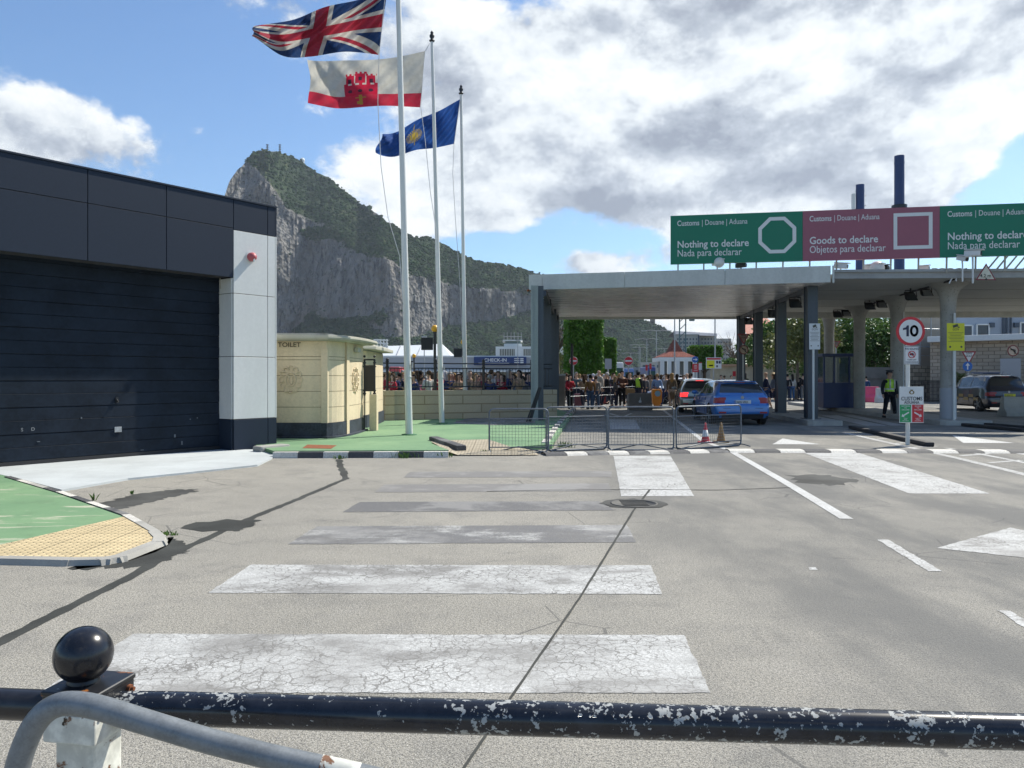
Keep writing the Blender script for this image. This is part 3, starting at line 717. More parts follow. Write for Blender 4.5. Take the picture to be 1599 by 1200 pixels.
weed(820, 698, .12, 'dry weeds behind the leftmost crowd barrier', n=50, w=.6)

# ---------------------------------------------------------------- left building with shutter door
A0 = G(364.6, 705.8); u = Vector((.607, .795, 0)).normalized(); nb = Vector((-u.y, u.x, 0))   # nb points into the building
YA = A0.y
zz = lambda py: H0 + (HZ - py) / F * YA
Ztop, Zmid, Zwt, Zfb, Zs1, Zs2, Zsk = zz(311.5), zz(357), zz(359), zz(434), zz(458), zz(557), zz(655.5)
def fp(s, d=0, z=0): p = A0 + u * s + nb * d; return Vector((p.x, p.y, z))
def sbox(m, s0, s1, d0, d1, z0, z1):
    vs = [fp(s, d, z) for z in (z0, z1) for s, d in ((s0, d0), (s1, d0), (s1, d1), (s0, d1))]
    m.add(vs, [(3, 2, 1, 0), (4, 5, 6, 7), (0, 1, 5, 4), (1, 2, 6, 5), (2, 3, 7, 6), (3, 0, 4, 7)])
bl = thing('garage_building', 'low navy and white clad building with big shutter door', 'building', fp(-4, 3))
S1 = onl(A0, A0 + u, 418); S1 = (S1 - A0).dot(u); S2 = (onl(A0, A0 + u, 430) - A0).dot(u)
sj = [(onl(A0, A0 + u, x) - A0).dot(u) for x in (137, 260)]
SL = sj[0] - 2 * (sj[1] - sj[0])
m = MB(); sbox(m, 0.02, S2 - .02, .03, 7.5, 0, Ztop - .02); sbox(m, -12, .02, .5, 7.5, 0, Ztop - .02); sbox(m, -12, .0, .03, .5, Zfb + .05, Ztop - .02); part('wall', m, SEAM, bl)
g = .006; 
def panels(name, cells, mat, d0=0., d1=.028, label=None):
    m = MB()
    for s0, s1, z0, z1 in cells: sbox(m, s0 + g, s1 - g, d0, d1, z0 + g, z1 - g)
    return part(name, m, mat, bl, label, bevel=.003, seg=1)
cells = []
ss = [-12, SL + (sj[1] - sj[0]) * 0 - 0, sj[0] - (sj[1] - sj[0]), sj[0], sj[1], 0]
ss = [-12, sj[0] - (sj[1] - sj[0]), sj[0], sj[1], 0]
for a, b in zip(ss[:-1], ss[1:]): cells += [(a, b, Zmid, Ztop), (a, b, Zfb, Zmid)]
cells += [(0, S1, Zwt, Ztop), (S1, S2, Zwt, Ztop)]
panels('fascia_panels', cells, NAVY_P)
panels('pillar_panels', [(0, S1, Zs1, Zwt), (S1, S2, Zs1, Zwt), (0, S1, Zs2, Zs1), (S1, S2, Zs2, Zs1), (0, S1, Zsk, Zs2), (S1, S2, Zsk, Zs2)], WHITE_P)
panels('pillar_plinth', [(0, S1, 0, Zsk), (S1, S2, 0, Zsk)], NAVY_P, -.012, .028)
m = MB()
for z0, z1 in ((Zs1, Zfb), (Zs2, Zs1), (Zsk, Zs2)): sbox(m, -.025, -.001, .03, .5, z0 + g, z1 - g)
part('door_jamb', m, WHITE_P, bl)
m = MB(); sbox(m, -.03, -.001, .03, .5, 0, Zsk); part('jamb_plinth', m, NAVY_P, bl)
m = MB(); sbox(m, S2 + .001, S2 + .03, 0, 7.5, Zsk, Zwt); part('side_wall', m, WHITE_P, bl)
m = MB(); sbox(m, S2 + .001, S2 + .03, 0, 7.5, Zwt, Ztop); sbox(m, S2 + .001, S2 + .03, 0, 7.5, 0, Zsk - .002); part('side_trim', m, NAVY_P, bl)
m = MB(); sbox(m, -12, S2 + .04, -.02, 7.5, Ztop, Ztop + .03); part('roof_coping', m, NAVY_P, bl)
m = MB(); sbox(m, -12, -.03, .03, .5, Zfb + .02, Zfb + .05); part('door_soffit', m, SEAM, bl)
DS = .46
door = MB(); z = .10; k = 0
while z < Zfb + .05:
    h = .225
    sbox(door, -12, -.03, DS + (.006 if k % 2 else 0), DS + .05, z, min(z + h - (.004 if k % 2 == 0 else .008), Zfb + .06)); z += h; k += 1
dr = part('shutter_door', door, DOOR_M, bl, bevel=.004, seg=1)
m = MB(); sbox(m, -12, -.03, DS - .01, DS + .04, .035, .095); part('bottom_seal', m, BLACKM, dr)
def on_door(px, py):
    P0 = fp(0, DS); p = onl(P0, P0 + u, px); return Vector((p.x, p.y, zat(p, py)))
h = on_door(184, 671); m = MB(); m.box((h.x, h.y, h.z), (.13, .03, .10), ux=u); part('door_handle', m, GALV, dr, 'small galvanised box handle low on the door', bevel=.006)
h2 = on_door(182, 625); m = MB(); m.box((h2.x, h2.y, h2.z), (.05, .05, .10), ux=u); m.cyl(h2 + Vector((0, 0, .02)), h2 + nb * -.07 + Vector((0, 0, -.04)), .012); part('door_latch', m, BLACK, dr, 'black latch knob on the door')
m = MB()
for px, py, t in ((32, 674, 'S'), (48, 673, 'D')):
    q = on_door(px, py); m.text(t, q - nb * .012, u, (0, 0, 1), .08)
part('scratched_letters', m, GALV, dr)
m = MB()
for (px, py, w, hh) in ((273, 681, .03, .06), (284, 692, .025, .07), (297, 655, .02, .02), (308, 653, .02, .02), (127, 653, .02, .03), (60, 690, .05, .01), (222, 703, .06, .01)):
    q = on_door(px, py); m.box((q.x, q.y, q.z), (w, .012, hh), ux=u)
part('scuffs', m, simple('scuff', (.12, .14, .16), .7), dr)
# alarm siren
sp = onl(A0, A0 + u, 391); c = Vector((sp.x, sp.y, zat(sp, 402))); m = MB(); m.lathe([(.02, 0), (.085, .0), (.092, .03), (.088, .10), (.05, .15), (0, .16)], (0, 0, 0), 24)
ax = (-nb).to_track_quat('Z', 'Y').to_matrix(); m.v = [tuple(ax @ Vector(v) + c) for v in m.v]
sr = thing('alarm_siren', 'round faded red alarm siren on the white pillar', 'siren', c); part('siren_dome', m, simple('faded_red_plastic', (.42, .09, .10), .45), sr)
m = MB(); m.cyl(c - nb * .0, c - nb * .015, .11, .11, 24); part('siren_base', m, WHITE_P, sr); m = MB(); q = c - nb * .13; m.cyl(q, q + Vector((0, 0, -.11)), .025, .02, 10); part('siren_lamp', m, CAMW, sr)
# drain pipe stub
q = onl(A0 - nb * .02, A0 + u - nb * .02, 408); q = Vector((q.x, q.y, zat(q, 699.5))); m = MB(); m.cyl(q + nb * .05, q - nb * .14, .065, .065, 18, False); m.cyl(q - nb * .1, q - nb * .14, .075, .075, 18, False); m.cyl(q + nb * .04, q + nb * .03, .06, .06)
solo('drain_pipe', m, GALV, 'short round pipe stub at the foot of the pillar', 'pipe')
m = MB(); q2 = G(415, 706); m.box((q2.x + .12, q2.y, .07), (.7, .3, .14), ux=u); solo('concrete_lump', m, CONC, 'rough concrete block beside the pipe stub', 'concrete block', bevel=.04)
q = on_door(343, 425); m = MB(); m.tube([q, q + Vector((.02, -.02, -.35)) - nb * .02], .012, 6); part('door_strap', m, CONC, dr)

# ---------------------------------------------------------------- toilet block
tb = thing('toilet_block', 'cream rendered public toilet block with rounded roof edge', 'building', (-5, 19.5, .1))
z0 = .1
c0 = Vector((-8.6, 17.9, 0)); c1 = G(503, 684.4, .1); c1.z = 0; c2 = G(510, 684.6, .1); c2.z = 0; c3 = G(541, 680.3, .1); c3.z = 0; c4 = G(567, 672.5, .1); c4.z = 0
Yt = c2.y; zt = lambda py: H0 + (HZ - py) / F * Yt
zsk = zt(661); zre = zt(532.5)
curve = [c2]
for i in range(1, 9):
    t = i / 8; p = c2 * (1 - t) ** 2 + (c3 + (c3 - (c2 + c4) / 2) * 1.0) * 2 * t * (1 - t) + c4 * t * t; curve.append(p)
foot = [c0, c1] + curve + [Vector((c4.x - .6, c4.y + .3, 0)), Vector((-8.6, 22.2, 0))]
def scaled(pts, s, add=0):
    cc = sum((Vector(p) for p in pts), Vector()) / len(pts); return [cc + (Vector(p) - cc) * s for p in pts]
def offs(pts, d):
    n = len(pts); ar = sum(pts[i].x * pts[(i + 1) % n].y - pts[(i + 1) % n].x * pts[i].y for i in range(n)); sg = 1 if ar > 0 else -1; out = []
    for i in range(n):
        a = (pts[i] - pts[i - 1]).normalized(); b = (pts[(i + 1) % n] - pts[i]).normalized(); na = Vector((a.y, -a.x, 0)) * sg; nb_ = Vector((b.y, -b.x, 0)) * sg
        m = (na + nb_).normalized(); out.append(pts[i] + m * d / max(.5, m.dot(na)))
    return out
courses = [zsk + (zre - zsk) * k / 5.2 for k in range(6)]
wb = MB()
for k in range(6):
    a = courses[k]; b = courses[k + 1] if k < 5 else zre
    if k == 4: b = zt(557); 
    if k == 5: a = zt(557)
    wb.prism([tuple(p.xy) for p in foot], a + .006, b - .006)
wl = part('wall', wb, CREAM, tb)
m = MB(); m.prism([tuple(p.xy) for p in offs(foot, -.012)], z0, zre); part('wall_joints', m, simple('joint_shadow_render', (.2, .165, .1), .8), wl)
m = MB(); m.prism([tuple(p.xy) for p in offs(foot, .035)], z0, zsk); m.prism([tuple(p.xy) for p in offs(foot, .12)], z0 - .05, z0 + .04); part('plinth', m, SKIRT, tb)
m = MB(); p = curve[4]; m.prism([(p.x - .05, p.y - .06), (p.x + .035, p.y - .10), (p.x + .05, p.y + .12), (p.x - .05, p.y + .12)], z0, zre); part('pilaster', m, CREAM, tb)
m = MB(); m.prism([(c1.x - .02, c1.y - .03), (c2.x + .03, c2.y - .03), (c2.x + .035, c2.y + .1), (c1.x, c1.y + .1)], zsk, zt(545)); part('corner_strip', m, CREAM, tb)
rf = MB()
for dz, o0, o1 in ((0, .12, .28), (.03, .28, .36), (.07, .36, .33)): pass
lay = [(.0, .16), (.025, .30), (.055, .36), (.09, .36), (.12, .30), (.13, .2)]
for (za, oa), (zb, ob) in zip(lay[:-1], lay[1:]): rf.prism([tuple(p.xy) for p in offs(foot, (oa + ob) / 2)], zre + za, zre + zb)
part('roof', rf, CREAM2, tb)
m = MB(); m.prism([tuple(p.xy) for p in offs(foot, -.35)], zre + .13, zre + .2); part('roof_upstand', m, simple('grey_roof_slab', (.30, .31, .30), .8), tb)
m = MB(); tx = G(434, 684.4, .1); m.text('TOILET', (tx.x, c1.y - .012, zt(542)), (1, 0, 0), (0, 0, 1), .15, .012, depth=.001, w=.53); 
m.v = [(v[0], v[1], v[2]) for v in m.v]; part('lettering', m, simple('bronze_lettering', (.06, .04, .02), .6), tb)
# engraved crests: ring of scrolls
def crest(cx, cz, ux, o, w, hgt):
    m = MB(); ux = Vector(ux).normalized()
    def pt(a, b): return Vector(o) + ux * a + Vector((0, 0, cz + b))
    def line(pp, r=.013): m.tube([pt(x, y) for x, y in pp], r, 5)
    for k in range(12):
        a = k / 12 * 6.283; rx, rz = w * .42, hgt * .42
        x, y = rx * math.cos(a), rz * math.sin(a); rr = .055 * w / .5
        line([(x + rr * math.cos(a + t) , y + rr * math.sin(a + t)) for t in (-1.9, -1.2, -.4, .4, 1.2, 1.9, 2.6)])
    line([(w * .22 * math.cos(t), hgt * .26 * math.sin(t)) for t in [i * 6.283 / 14 for i in range(15)]])
    for s in (-1, 1): line([(s * w * .02, -hgt * .18), (s * w * .1, -hgt * .05), (s * w * .06, hgt * .08), (s * w * .14, hgt * .16)])
    return m
cr = G(454, 684.4, .1); part('crest', crest(0, zt(593), (1, 0, 0), (cr.x, c1.y - .002, 0), .52, .62), CREAM, tb, 'embossed coat of arms on the shaded front')
p6 = curve[6]; d6 = (curve[7] - curve[5]).normalized(); part('crest', crest(0, zt(594), d6, (p6.x + .015, p6.y, 0), .62, .62), CREAM, tb, 'embossed coat of arms on the sunlit side')
m = MB(); m.box((p6.x + .06, p6.y, zt(543)), (.09, .36, .11)); part('wall_lamp', m, CREAM2, tb)
# second module behind
sb = thing('toilet_annex', 'smaller rounded cream block behind the toilet block', 'building', (-5, 24, .1))
a = c4 + Vector((-.25, .6, 0)); b_ = G(598, 658.5, .1); b_.z = 0
f2 = [Vector((-8, a.y, 0)), Vector((a.x - .2, a.y, 0)), Vector((a.x + .12, a.y + .5, 0)), Vector(((a.x + b_.x) / 2 + .12, (a.y + b_.y) / 2, 0)), Vector((b_.x, b_.y, 0)), Vector((-8, b_.y + .3, 0))]
m = MB()
for k in range(5): m.prism([tuple(p.xy) for p in f2], zsk + k * .36 + .006, min(zsk + (k + 1) * .36, 2.26) - .006)
part('wall', m, CREAM, sb); m = MB(); m.prism([tuple(p.xy) for p in offs(f2, -.012)], z0, 2.27); part('wall_joints', m, CREAM2, sb)
m = MB(); m.prism([tuple(p.xy) for p in offs(f2, .035)], z0, zsk); part('plinth', m, SKIRT, sb)
m = MB(); m.prism([tuple(p.xy) for p in offs(f2, .30)], 2.28, 2.38); m.prism([tuple(p.xy) for p in offs(f2, .2)], 2.38, 2.42); part('roof', m, CREAM2, sb, bevel=.02)
# cream pillar and black case beside it
q = G(582.5, 673, .1); pl = thing('cream_pillar', 'short square cream pillar beside the toilet block', 'pillar', (q.x, q.y, .1))
m = MB(); m.box((q.x, q.y + .12, .1 + .48), (.19, .26, .96)); part('shaft', m, CREAM, pl, bevel=.008)
nc = thing('notice_case', 'black iron notice case with ball finials by the toilet wall', 'notice case', (q.x, q.y + .1, 1.06))
yy = q.y + .1; m = MB(); xa, xb = (568 - 799.5) / F * yy, (586 - 799.5) / F * yy; zc = lambda py: H0 + (HZ - py) / F * yy
m.box(((xa + xb) / 2, yy, zc(591)), (xb - xa - .02, .05, zc(570) - zc(611))); part('case_board', m, BLACK, nc, bevel=.006)
for x in (xa + .02, xb - .02):
    m = MB(); m.cyl((x, yy, zc(618)), (x, yy, zc(562)), .028); m.sph((x, yy, zc(557)), .035, 12)
    for py in (566, 572, 609, 614): m.cyl((x, yy, zc(py)), (x, yy, zc(py) - .03), .045)
    part('post', m, BLACK, nc)
m = MB(); m.box(((xa + xb) / 2, yy, zc(562)), (xb - xa, .03, .04)); m.cyl((xa + .02, yy, zc(618)), (xa + .02, yy, .1), .012); part('rail', m, BLACK, nc)

# ---------------------------------------------------------------- stone wall with railing
Wa = G(601, 656.5, .1); Wb = G(870, 651, .1); Wa.z = Wb.z = 0
wd = (Wb - Wa).normalized(); wn = Vector((-wd.y, wd.x, 0)); ztw = H0 - 20.5 / F * Wa.y
wt = thing('stone_wall', 'low cut stone wall in honey coloured blocks', 'wall', Wa)
m = MB(); L = (Wb - Wa).length
cc = (Wa + Wb) / 2 + wn * .15; m.box((cc.x, cc.y, (ztw - .0 + .1) / 2), (L, .3, ztw - .1), ux=wd); part('masonry', m, STONE, wt, bevel=.012)
m = MB(); cc = Wa + wd * .02; m.box((Wa.x - .1, Wa.y + .6, (ztw) / 2), (.3, 1.6, ztw), ux=wd); part('end_pier', m, STONE, wt)
rl = thing('iron_railing', 'black iron railing with vertical bars on top of the stone wall', 'railing', Wa + Vector((0, 0, ztw)))
ya = Wa.y + .15; zr = lambda p, py: zat(p, py)
def onw(px): return onl(Wa + wn * .15, Wb + wn * .15, px)
a, b = onw(598), onw(862)
for nm, py, r in (('top_rail', 567.3, .022), ('middle_rail', 575, .02), ('bottom_rail', 604.5, .02)):
    zc_ = zat(Wa + wn * .15, py); m = MB(); m.cyl((a.x, a.y, zc_), (b.x, b.y, zc_), r, n=8); part(nm, m, BLACK, rl)
zt_, zb_ = zat(Wa, 575), zat(Wa, 609)
pxs = [604.7, 680, 755, 830]
for p in pxs:
    q = onw(p); m = MB(); m.cyl((q.x, q.y, ztw - .02), (q.x, q.y, zt_ + .2), .045, n=12); m.sph((q.x, q.y, zt_ + .28), .055, 12); m.cyl((q.x, q.y, zt_ + .2), (q.x, q.y, zt_ + .24), .06); m.cyl((q.x, q.y, zt_), (q.x, q.y, zt_ + .06), .065); part('post', m, BLACK, rl)
edges = [598] + pxs + [862]
for e0, e1 in zip(edges[:-1], edges[1:]):
    m = MB(); p0, p1 = onw(e0), onw(e1); n = max(1, int((p1 - p0).length / .115))
    for k in range(1, n):
        q = p0.lerp(p1, k / n); m.cyl((q.x, q.y, zat(Wa, 604.5)), (q.x, q.y, zt_), .011, n=6, cap=False)
    part('bar_panel', m, BLACK, rl)

# ---------------------------------------------------------------- flagpoles and flags
def pole(px0, py0, px1, py1, r0, r1, label, zb=.1):
    b = G(px0, py0, zb); t = P(px1, py1, b.y); th = thing('flagpole', label, 'flagpole', b, 'white flagpoles on the green pavement')
    m = MB(); m.cyl(b, b.lerp(t, .12), r0 * 1.05, r0, n=20); m.cyl(b.lerp(t, .12), b.lerp(t, .121) , r0 * 1.25, r0 * 1.25, n=20); m.cyl(b.lerp(t, .121), t, r0, r1, n=20); part('shaft', m, WPOLE, th)
    m = MB(); m.lathe([(r1 * 1.1, 0), (r1 * 1.9, .03), (r1 * 1.9, .05), (r1 * .8, .08), (r1 * 1.7, .16), (r1 * 1.7, .2), (r1 * .8, .25), (r1 * 1.2, .28), (0, .36)], t, 14); part('finial', m, BLACK, th)
    m = MB(); m.lathe([(r0 * 2.2, 0), (r0 * 2.2, .02), (r0 * 1.3, .03), (0, .03)], b, 20); part('base_plate', m, simple('green_base', (.05, .15, .07), .8), th)
    cl = b + Vector((0, 0, 1.7)); m = MB(); m.box((cl.x + r0, cl.y - r0 * .6, cl.z), (.03, .1, .14)); part('cleat', m, GALV, th)
    return th, b, t
pA = pole(639, 679.5, 620.5, -70, .085, .06, 'tallest nearest white flagpole leaving the top of the photo')
pB = pole(690, 661.5, 674.5, 66, .08, .045, 'middle white flagpole carrying the red and white castle flag')
pC = pole(727, 652.5, 720, 148, .075, .045, 'rightmost white flagpole carrying the blue flag')
def halyard(pts, Y, label):
    dense = []
    for i in range(len(pts) - 1):
        for k in range(6):
            t = k / 6; dense.append((pts[i][0] * (1 - t) + pts[i + 1][0] * t, pts[i][1] * (1 - t) + pts[i + 1][1] * t))
    dense.append(pts[-1]); m = MB(); m.tube([P(x, y, Y - .12) for x, y in dense], .009, 5)
    solo('halyard', m, simple('white_rope', (.55, .55, .55), .8), label, 'rope', 'slack ropes of the flagpoles')
YA_, YB_, YC_ = pA[1].y, pB[1].y, pC[1].y
halyard([(603, -20), (592, 86), (590, 160), (595, 260), (606, 340), (624, 400), (630, 480), (636, 620)], YA_, 'slack white rope bowing left of the tallest flagpole')
halyard([(671, 68), (663, 82), (657, 168), (664, 220), (672, 300), (681, 360), (686, 600)], YB_, 'white rope beside the middle flagpole')
halyard([(719, 152), (709, 225), (707, 270), (711, 340), (718, 440), (725, 600)], YC_, 'white rope beside the rightmost flagpole')
def interp(P_, u_):
    n = len(P_) - 1; x = u_ * n; i = min(int(x), n - 1); t = x - i
    p0, p1, p2, p3 = P_[max(i - 1, 0)], P_[i], P_[i + 1], P_[min(i + 2, n)]
    return tuple(.5 * ((2 * p1[k]) + (-p0[k] + p2[k]) * t + (2 * p0[k] - 5 * p1[k] + 4 * p2[k] - p3[k]) * t * t + (-p0[k] + 3 * p1[k] - 3 * p2[k] + p3[k]) * t ** 3) for k in range(2))
def flag(T, Bm, Y, colf, name, label, nu=220, nv=110, amp=.25, ph=0, waves=2.6):
    m = MB(); m.smooth = True; vs = []
    for j in range(nv + 1):
        v = j / nv
        for i in range(nu + 1):
            uu = i / nu; a = interp(T, uu); b = interp(Bm, uu)
            x, y = a[0] * (1 - v) + b[0] * v, a[1] * (1 - v) + b[1] * v
            x += uu * 2.2 * math.sin(v * 6 + uu * 9 + ph); y += uu * 1.3 * math.sin(v * 5 + uu * 13 + ph)
            dY = amp * uu ** .7 * math.sin(uu * waves * 6.283 + v * 2.2 + ph) + amp * .35 * uu * math.sin(uu * 21 + v * 6.5 + ph * 2) + amp * .22 * math.sin(v * 15 - uu * 34 + ph) + amp * .5 * math.exp(-((uu - .55 + (v - .5) * .5) / .09) ** 2)
            vs.append(P(x, y, Y + dY))
    for j in range(nv):
        for i in range(nu):
            m.col = colf((i + .5) / nu, (j + .5) / nv)
            m.add([], []) ; 
            m.f.append((j * (nu + 1) + i, j * (nu + 1) + i + 1, (j + 1) * (nu + 1) + i + 1, (j + 1) * (nu + 1) + i)); m.m.append(0); m.c.append(m.col); m.sm.append(True)
    m.v = [tuple(v) for v in vs]
    return solo(name, m, FLAGM, label, 'flag')
RD, WH, BL = (.34, .028, .05), (.50, .49, .45), (.018, .045, .13)
def uk(u_, v):
    x, y = (u_ - .5) * 60, (v - .5) * 30
    if abs(x) < 3 or abs(y) < 3: return RD
    if abs(x) < 5 or abs(y) < 5: return WH
    dd = (abs(x) * .5 - abs(y)) * math.cos(math.atan(.5))
    if 0 < (dd if x * y > 0 else -dd) < 2.0: return RD
    if abs(dd) < 3: return WH
    return BL
flag([(606, -22), (560, 0), (505, 12), (452, 33), (397, 40)], [(591, 86), (540, 81), (487, 89), (437, 86), (393, 57)], YA_, uk, 'union_flag', 'red white and blue crossed flag flying highest', amp=.5, ph=.6)
def gib(u_, v):
    x = u_; 
    if v > .745:
        if abs(x - .5) < .012 and v < .95: return (.35, .22, .04)
        if abs(v - .90) < .025 and .5 < x < .535: return (.35, .22, .04)
        if abs(x - .5) < .045 and abs(v - .80) < .012: return (.35, .22, .04)
        return (.46, .03, .06)
    c = (.46, .018, .05); k = (.06, .02, .04); dx = x - .5; cren = lambda w: int((dx + 5) / w) % 2 == 0
    if abs(dx) < .135 and .50 < v < .745:
        if v < .54 and abs(dx) < .12 and not cren(.03): return WH
        for q in (-.085, 0, .085):
            if (dx - q) ** 2 / .018 ** 2 + (v - .66) ** 2 / .035 ** 2 < 1: return k
        return c
    for q, w, t in ((-.085, .035, .30), (0, .042, .25), (.085, .035, .30)):
        if abs(dx - q) < w and v > t and v <= .50:
            if v < t + .04 and int((dx - q + 5) / .018) % 2 == 0: return WH
            if abs(dx - q) < .013 and t + .11 < v < t + .20: return k
            return c
        if abs(dx - q) < w + .012 and t - .0 < v < t + .05 and not int((dx - q + 5) / .02) % 2 == 0: return c
    return (.50, .49, .45)
flag([(664, 80), (612, 91), (560, 94), (520, 96), (482, 93)], [(656, 168), (612, 166), (565, 167), (520, 170), (483, 160)], YB_, gib, 'castle_flag', 'white flag with red castle above a red band', amp=.22, ph=2.2, waves=1.6)
def blu(u_, v):
    x, y = (u_ - .55) * 2, (v - .5)
    r = math.hypot(x, y)
    if r < .2 and int(math.degrees(math.atan2(y, x)) / 7 + 60) % 2 == 0 and r > .1: return (.36, .27, .05)
    if r < .11 and (abs(math.sin(x * 60)) > .35): return (.40, .30, .06)
    if abs(abs(x) - .0) < .012 and -.38 < y < .3: return (.33, .25, .05)
    return (.025, .085, .30)
flag([(719, 155), (690, 171), (655, 186), (622, 205), (596, 211)], [(709, 225), (682, 231), (652, 234), (618, 245), (586, 239)], YC_, blu, 'blue_flag', 'dark blue flag with gold emblem, lowest of the three flags', amp=.35, ph=4.1, waves=2.2)

# belisha beacons
def beacon(px, py, r_px, Y, label, box=True):
    c = P(px, py, Y); r = r_px / F * Y; th = thing('beacon', label, 'crossing beacon', (c.x, c.y, 0), 'amber globe crossing beacons')
    m = MB(); m.sph(c, r, 18); part('globe', m, simple('amber_globe', (.75, .38, .02), .3), th)
    m = MB(); m.cyl((c.x, c.y, 0), c - Vector((0, 0, r * .9)), .05); m.cyl(c - Vector((0, 0, r * 1.3)), c - Vector((0, 0, r * .85)), .07); part('pole', m, BLACK, th)
    m = MB(); m.box((c.x - .28, c.y, c.z - r - .42), (.42, .15, .45)); part('signal_box', m, BLACKM, th, bevel=.01)
beacon(679, 513.5, 5.8, 28, 'large amber beacon globe between the two nearer flagpoles'); beacon(646.5, 556, 3.2, 50, 'small distant amber beacon low behind the railing'); beacon(723.5, 534.5, 4.2, 40, 'amber beacon half hidden behind the rightmost flagpole')
# ---------------------------------------------------------------- the rock
RID = [(240, 560), (290, 500), (318, 410), (335, 345), (350, 308), (359.5, 280), (368, 268), (376, 261), (385, 251), (394, 239), (405, 236), (434, 238), (451, 243), (470, 252), (496, 270), (519, 282), (542, 302), (568, 321), (607, 347), (629, 360), (646, 370), (668, 369), (681, 376), (730, 402), (763, 411), (795, 414), (857, 432), (890, 452), (930, 478), (965, 488), (1000, 497), (1012, 505), (1030, 510), (1052, 521), (1075, 543), (1100, 566), (1140, 585), (1200, 589)]
CLF = [(240, 500), (352, 236), (385, 250), (400, 262), (425, 300), (450, 330), (480, 342), (520, 352), (560, 392), (600, 402), (640, 428), (690, 442), (740, 452), (800, 458), (845, 462), (900, 500), (960, 520), (1200, 560)]
LOW = [(240, 580), (430, 545), (470, 520), (520, 506), (560, 497), (600, 530), (640, 525), (690, 512), (740, 500), (790, 496), (820, 485), (860, 478), (900, 470), (1200, 470)]
def ip(L, x): 
    return float(np.interp(x, [p[0] for p in L], [p[1] for p in L]))
def build_rock():
    cols = np.arange(240, 1192, 2.6); NV = 190; vs = []; veg = []
    nC = len(cols)
    fb = lambda p, o=5: mnoise.fractal(p, 1.0, 2.0, o, noise_basis='PERLIN_ORIGINAL')
    for i, px in enumerate(cols):
        r = ip(RID, px) + (2.2 * mnoise.noise(Vector((px * .05, 31, 0))) if px < 900 else 0) + (3.0 * abs(mnoise.noise(Vector((px * .13, 51, 0)))) if px < 395 else 0) + 1.6 * mnoise.noise(Vector((px * .11, 3, 0))) + 1.0 * mnoise.noise(Vector((px * .4, 9, 0)))
        cl = ip(CLF, px); lo = ip(LOW, px)
        Y = 1050 + (px - 240) * .12 - (60 if 480 < px < 700 else 0) * math.sin((px - 480) / 220 * math.pi) if 480 < px < 700 else 1050 + (px - 240) * .12
        z = 0.0; prev = Y
        for j in range(NV + 1):
            py = 595 + (r - 595) * j / NV
            c = (HZ - py) / F
            if py > lo: ang = 33; vg = 1.
            elif py > cl: ang = 72; vg = 0.
            else: ang = 38; vg = 1.
            if px < 420 and py < 330: ang = 60
            ta = math.tan(R(ang)); Yn = (prev + (H0 - z) / ta) / max(.2, (1 - c / ta)); Yn = max(prev, min(Yn, prev + 40))
            zn = H0 + c * Yn; prev = Yn; z = zn
            e1, e2 = cl - py, py - lo
            f = max(min(e1 / 7, 1), min(e2 / 7, 1), -1) * .5 + .5
            # extra patches: sloping dark ledges across the cliff, scrub patch
            X = (px - 799.5) / F * Yn
            nn = fb(Vector((X * .012, z * .012, 4)), 5)
            f += nn * .75
            if 380 < px < 600: f += .75 * math.exp(-((py - (522 - (px - 430) * .16)) / 10) ** 2) if px > 430 else 0
            f += 1.2 * math.exp(-(((px - 498) / 34) ** 2 + ((py - 366) / 11) ** 2))
            if px < 425 and py < 300: f -= .45 * (1 - (px - 350) / 75)
            if 640 < px < 690 and 430 < py < 540: f -= .2
            veg.append(min(1, max(0, f)))
            cliffy = 1 - min(1, max(0, f * 1.3 - .2))
            d = fb(Vector((X * .03, z * .007, 0)), 6) * 16 * cliffy + fb(Vector((X * .11, z * .03, 7)), 4) * 6 * cliffy
            d += (1 - cliffy) * (fb(Vector((X * .045, z * .05, 2)), 4) * 9 + abs(mnoise.noise(Vector((X * .11, z * .13, 5)))) * -9)
            d += fb(Vector((X * .008, z * .006, 11)), 3) * 28 * min(1, j / 30) * (min(1, (NV - j) / 60) if px < 520 else 1)
            edge = min(1, (NV - j) / 8)
            Yd = Yn + d; vs.append(Vector(((px - 799.5) / F * Yd, Yd, max(0, H0 + c * Yd) + (fb(Vector((X * .08, z * .07, 20)), 4) * 3.0) * (1 if j > 3 else 0))))
        vs.append(vs[-1] + Vector((0, 60, -25))); vs.append(vs[-2] + Vector((0, 420, -vs[-2].z - 5))); veg += [1, 1]
    n = NV + 3; m = MB(); m.v = [tuple(v) for v in vs]
    for i in range(nC - 1):
        for j in range(n - 1):
            m.f.append((i * n + j, (i + 1) * n + j, (i + 1) * n + j + 1, i * n + j + 1)); m.m.append(0); m.c.append(None); m.sm.append(False)
    t = MT('rock_and_scrub'); p = t.pos(); vg = t.attr('veg', 'Fac')
    st = t.noise(t.scale(p, (.06, .02, .013)), 1, 7, .66, .5); bg = t.noise(p, .012, 5, .6); fn = t.noise(p, .12, 5, .7); cr = t.noise(t.scale(p, (.2, .05, .05)), 1, 6, .7, .8)
    c = t.mix(t.ramp(st, .32, .68), (.12, .118, .112), (.225, .218, .203))
    c = t.mix(t.ramp(bg, .5, .7, 0, .5), c, (.26, .21, .165)); c = t.mix(t.ramp(cr, .50, .62, 0, .85), c, (.045, .047, .05)); c = t.mix(t.ramp(fn, .56, .75, 0, .5), c, (.36, .35, .33))
    v1 = t.noise(p, .045, 5, .7); v2 = t.vor(p, .16, 'F1', 'Distance'); v3 = t.noise(p, .018, 4, .6)
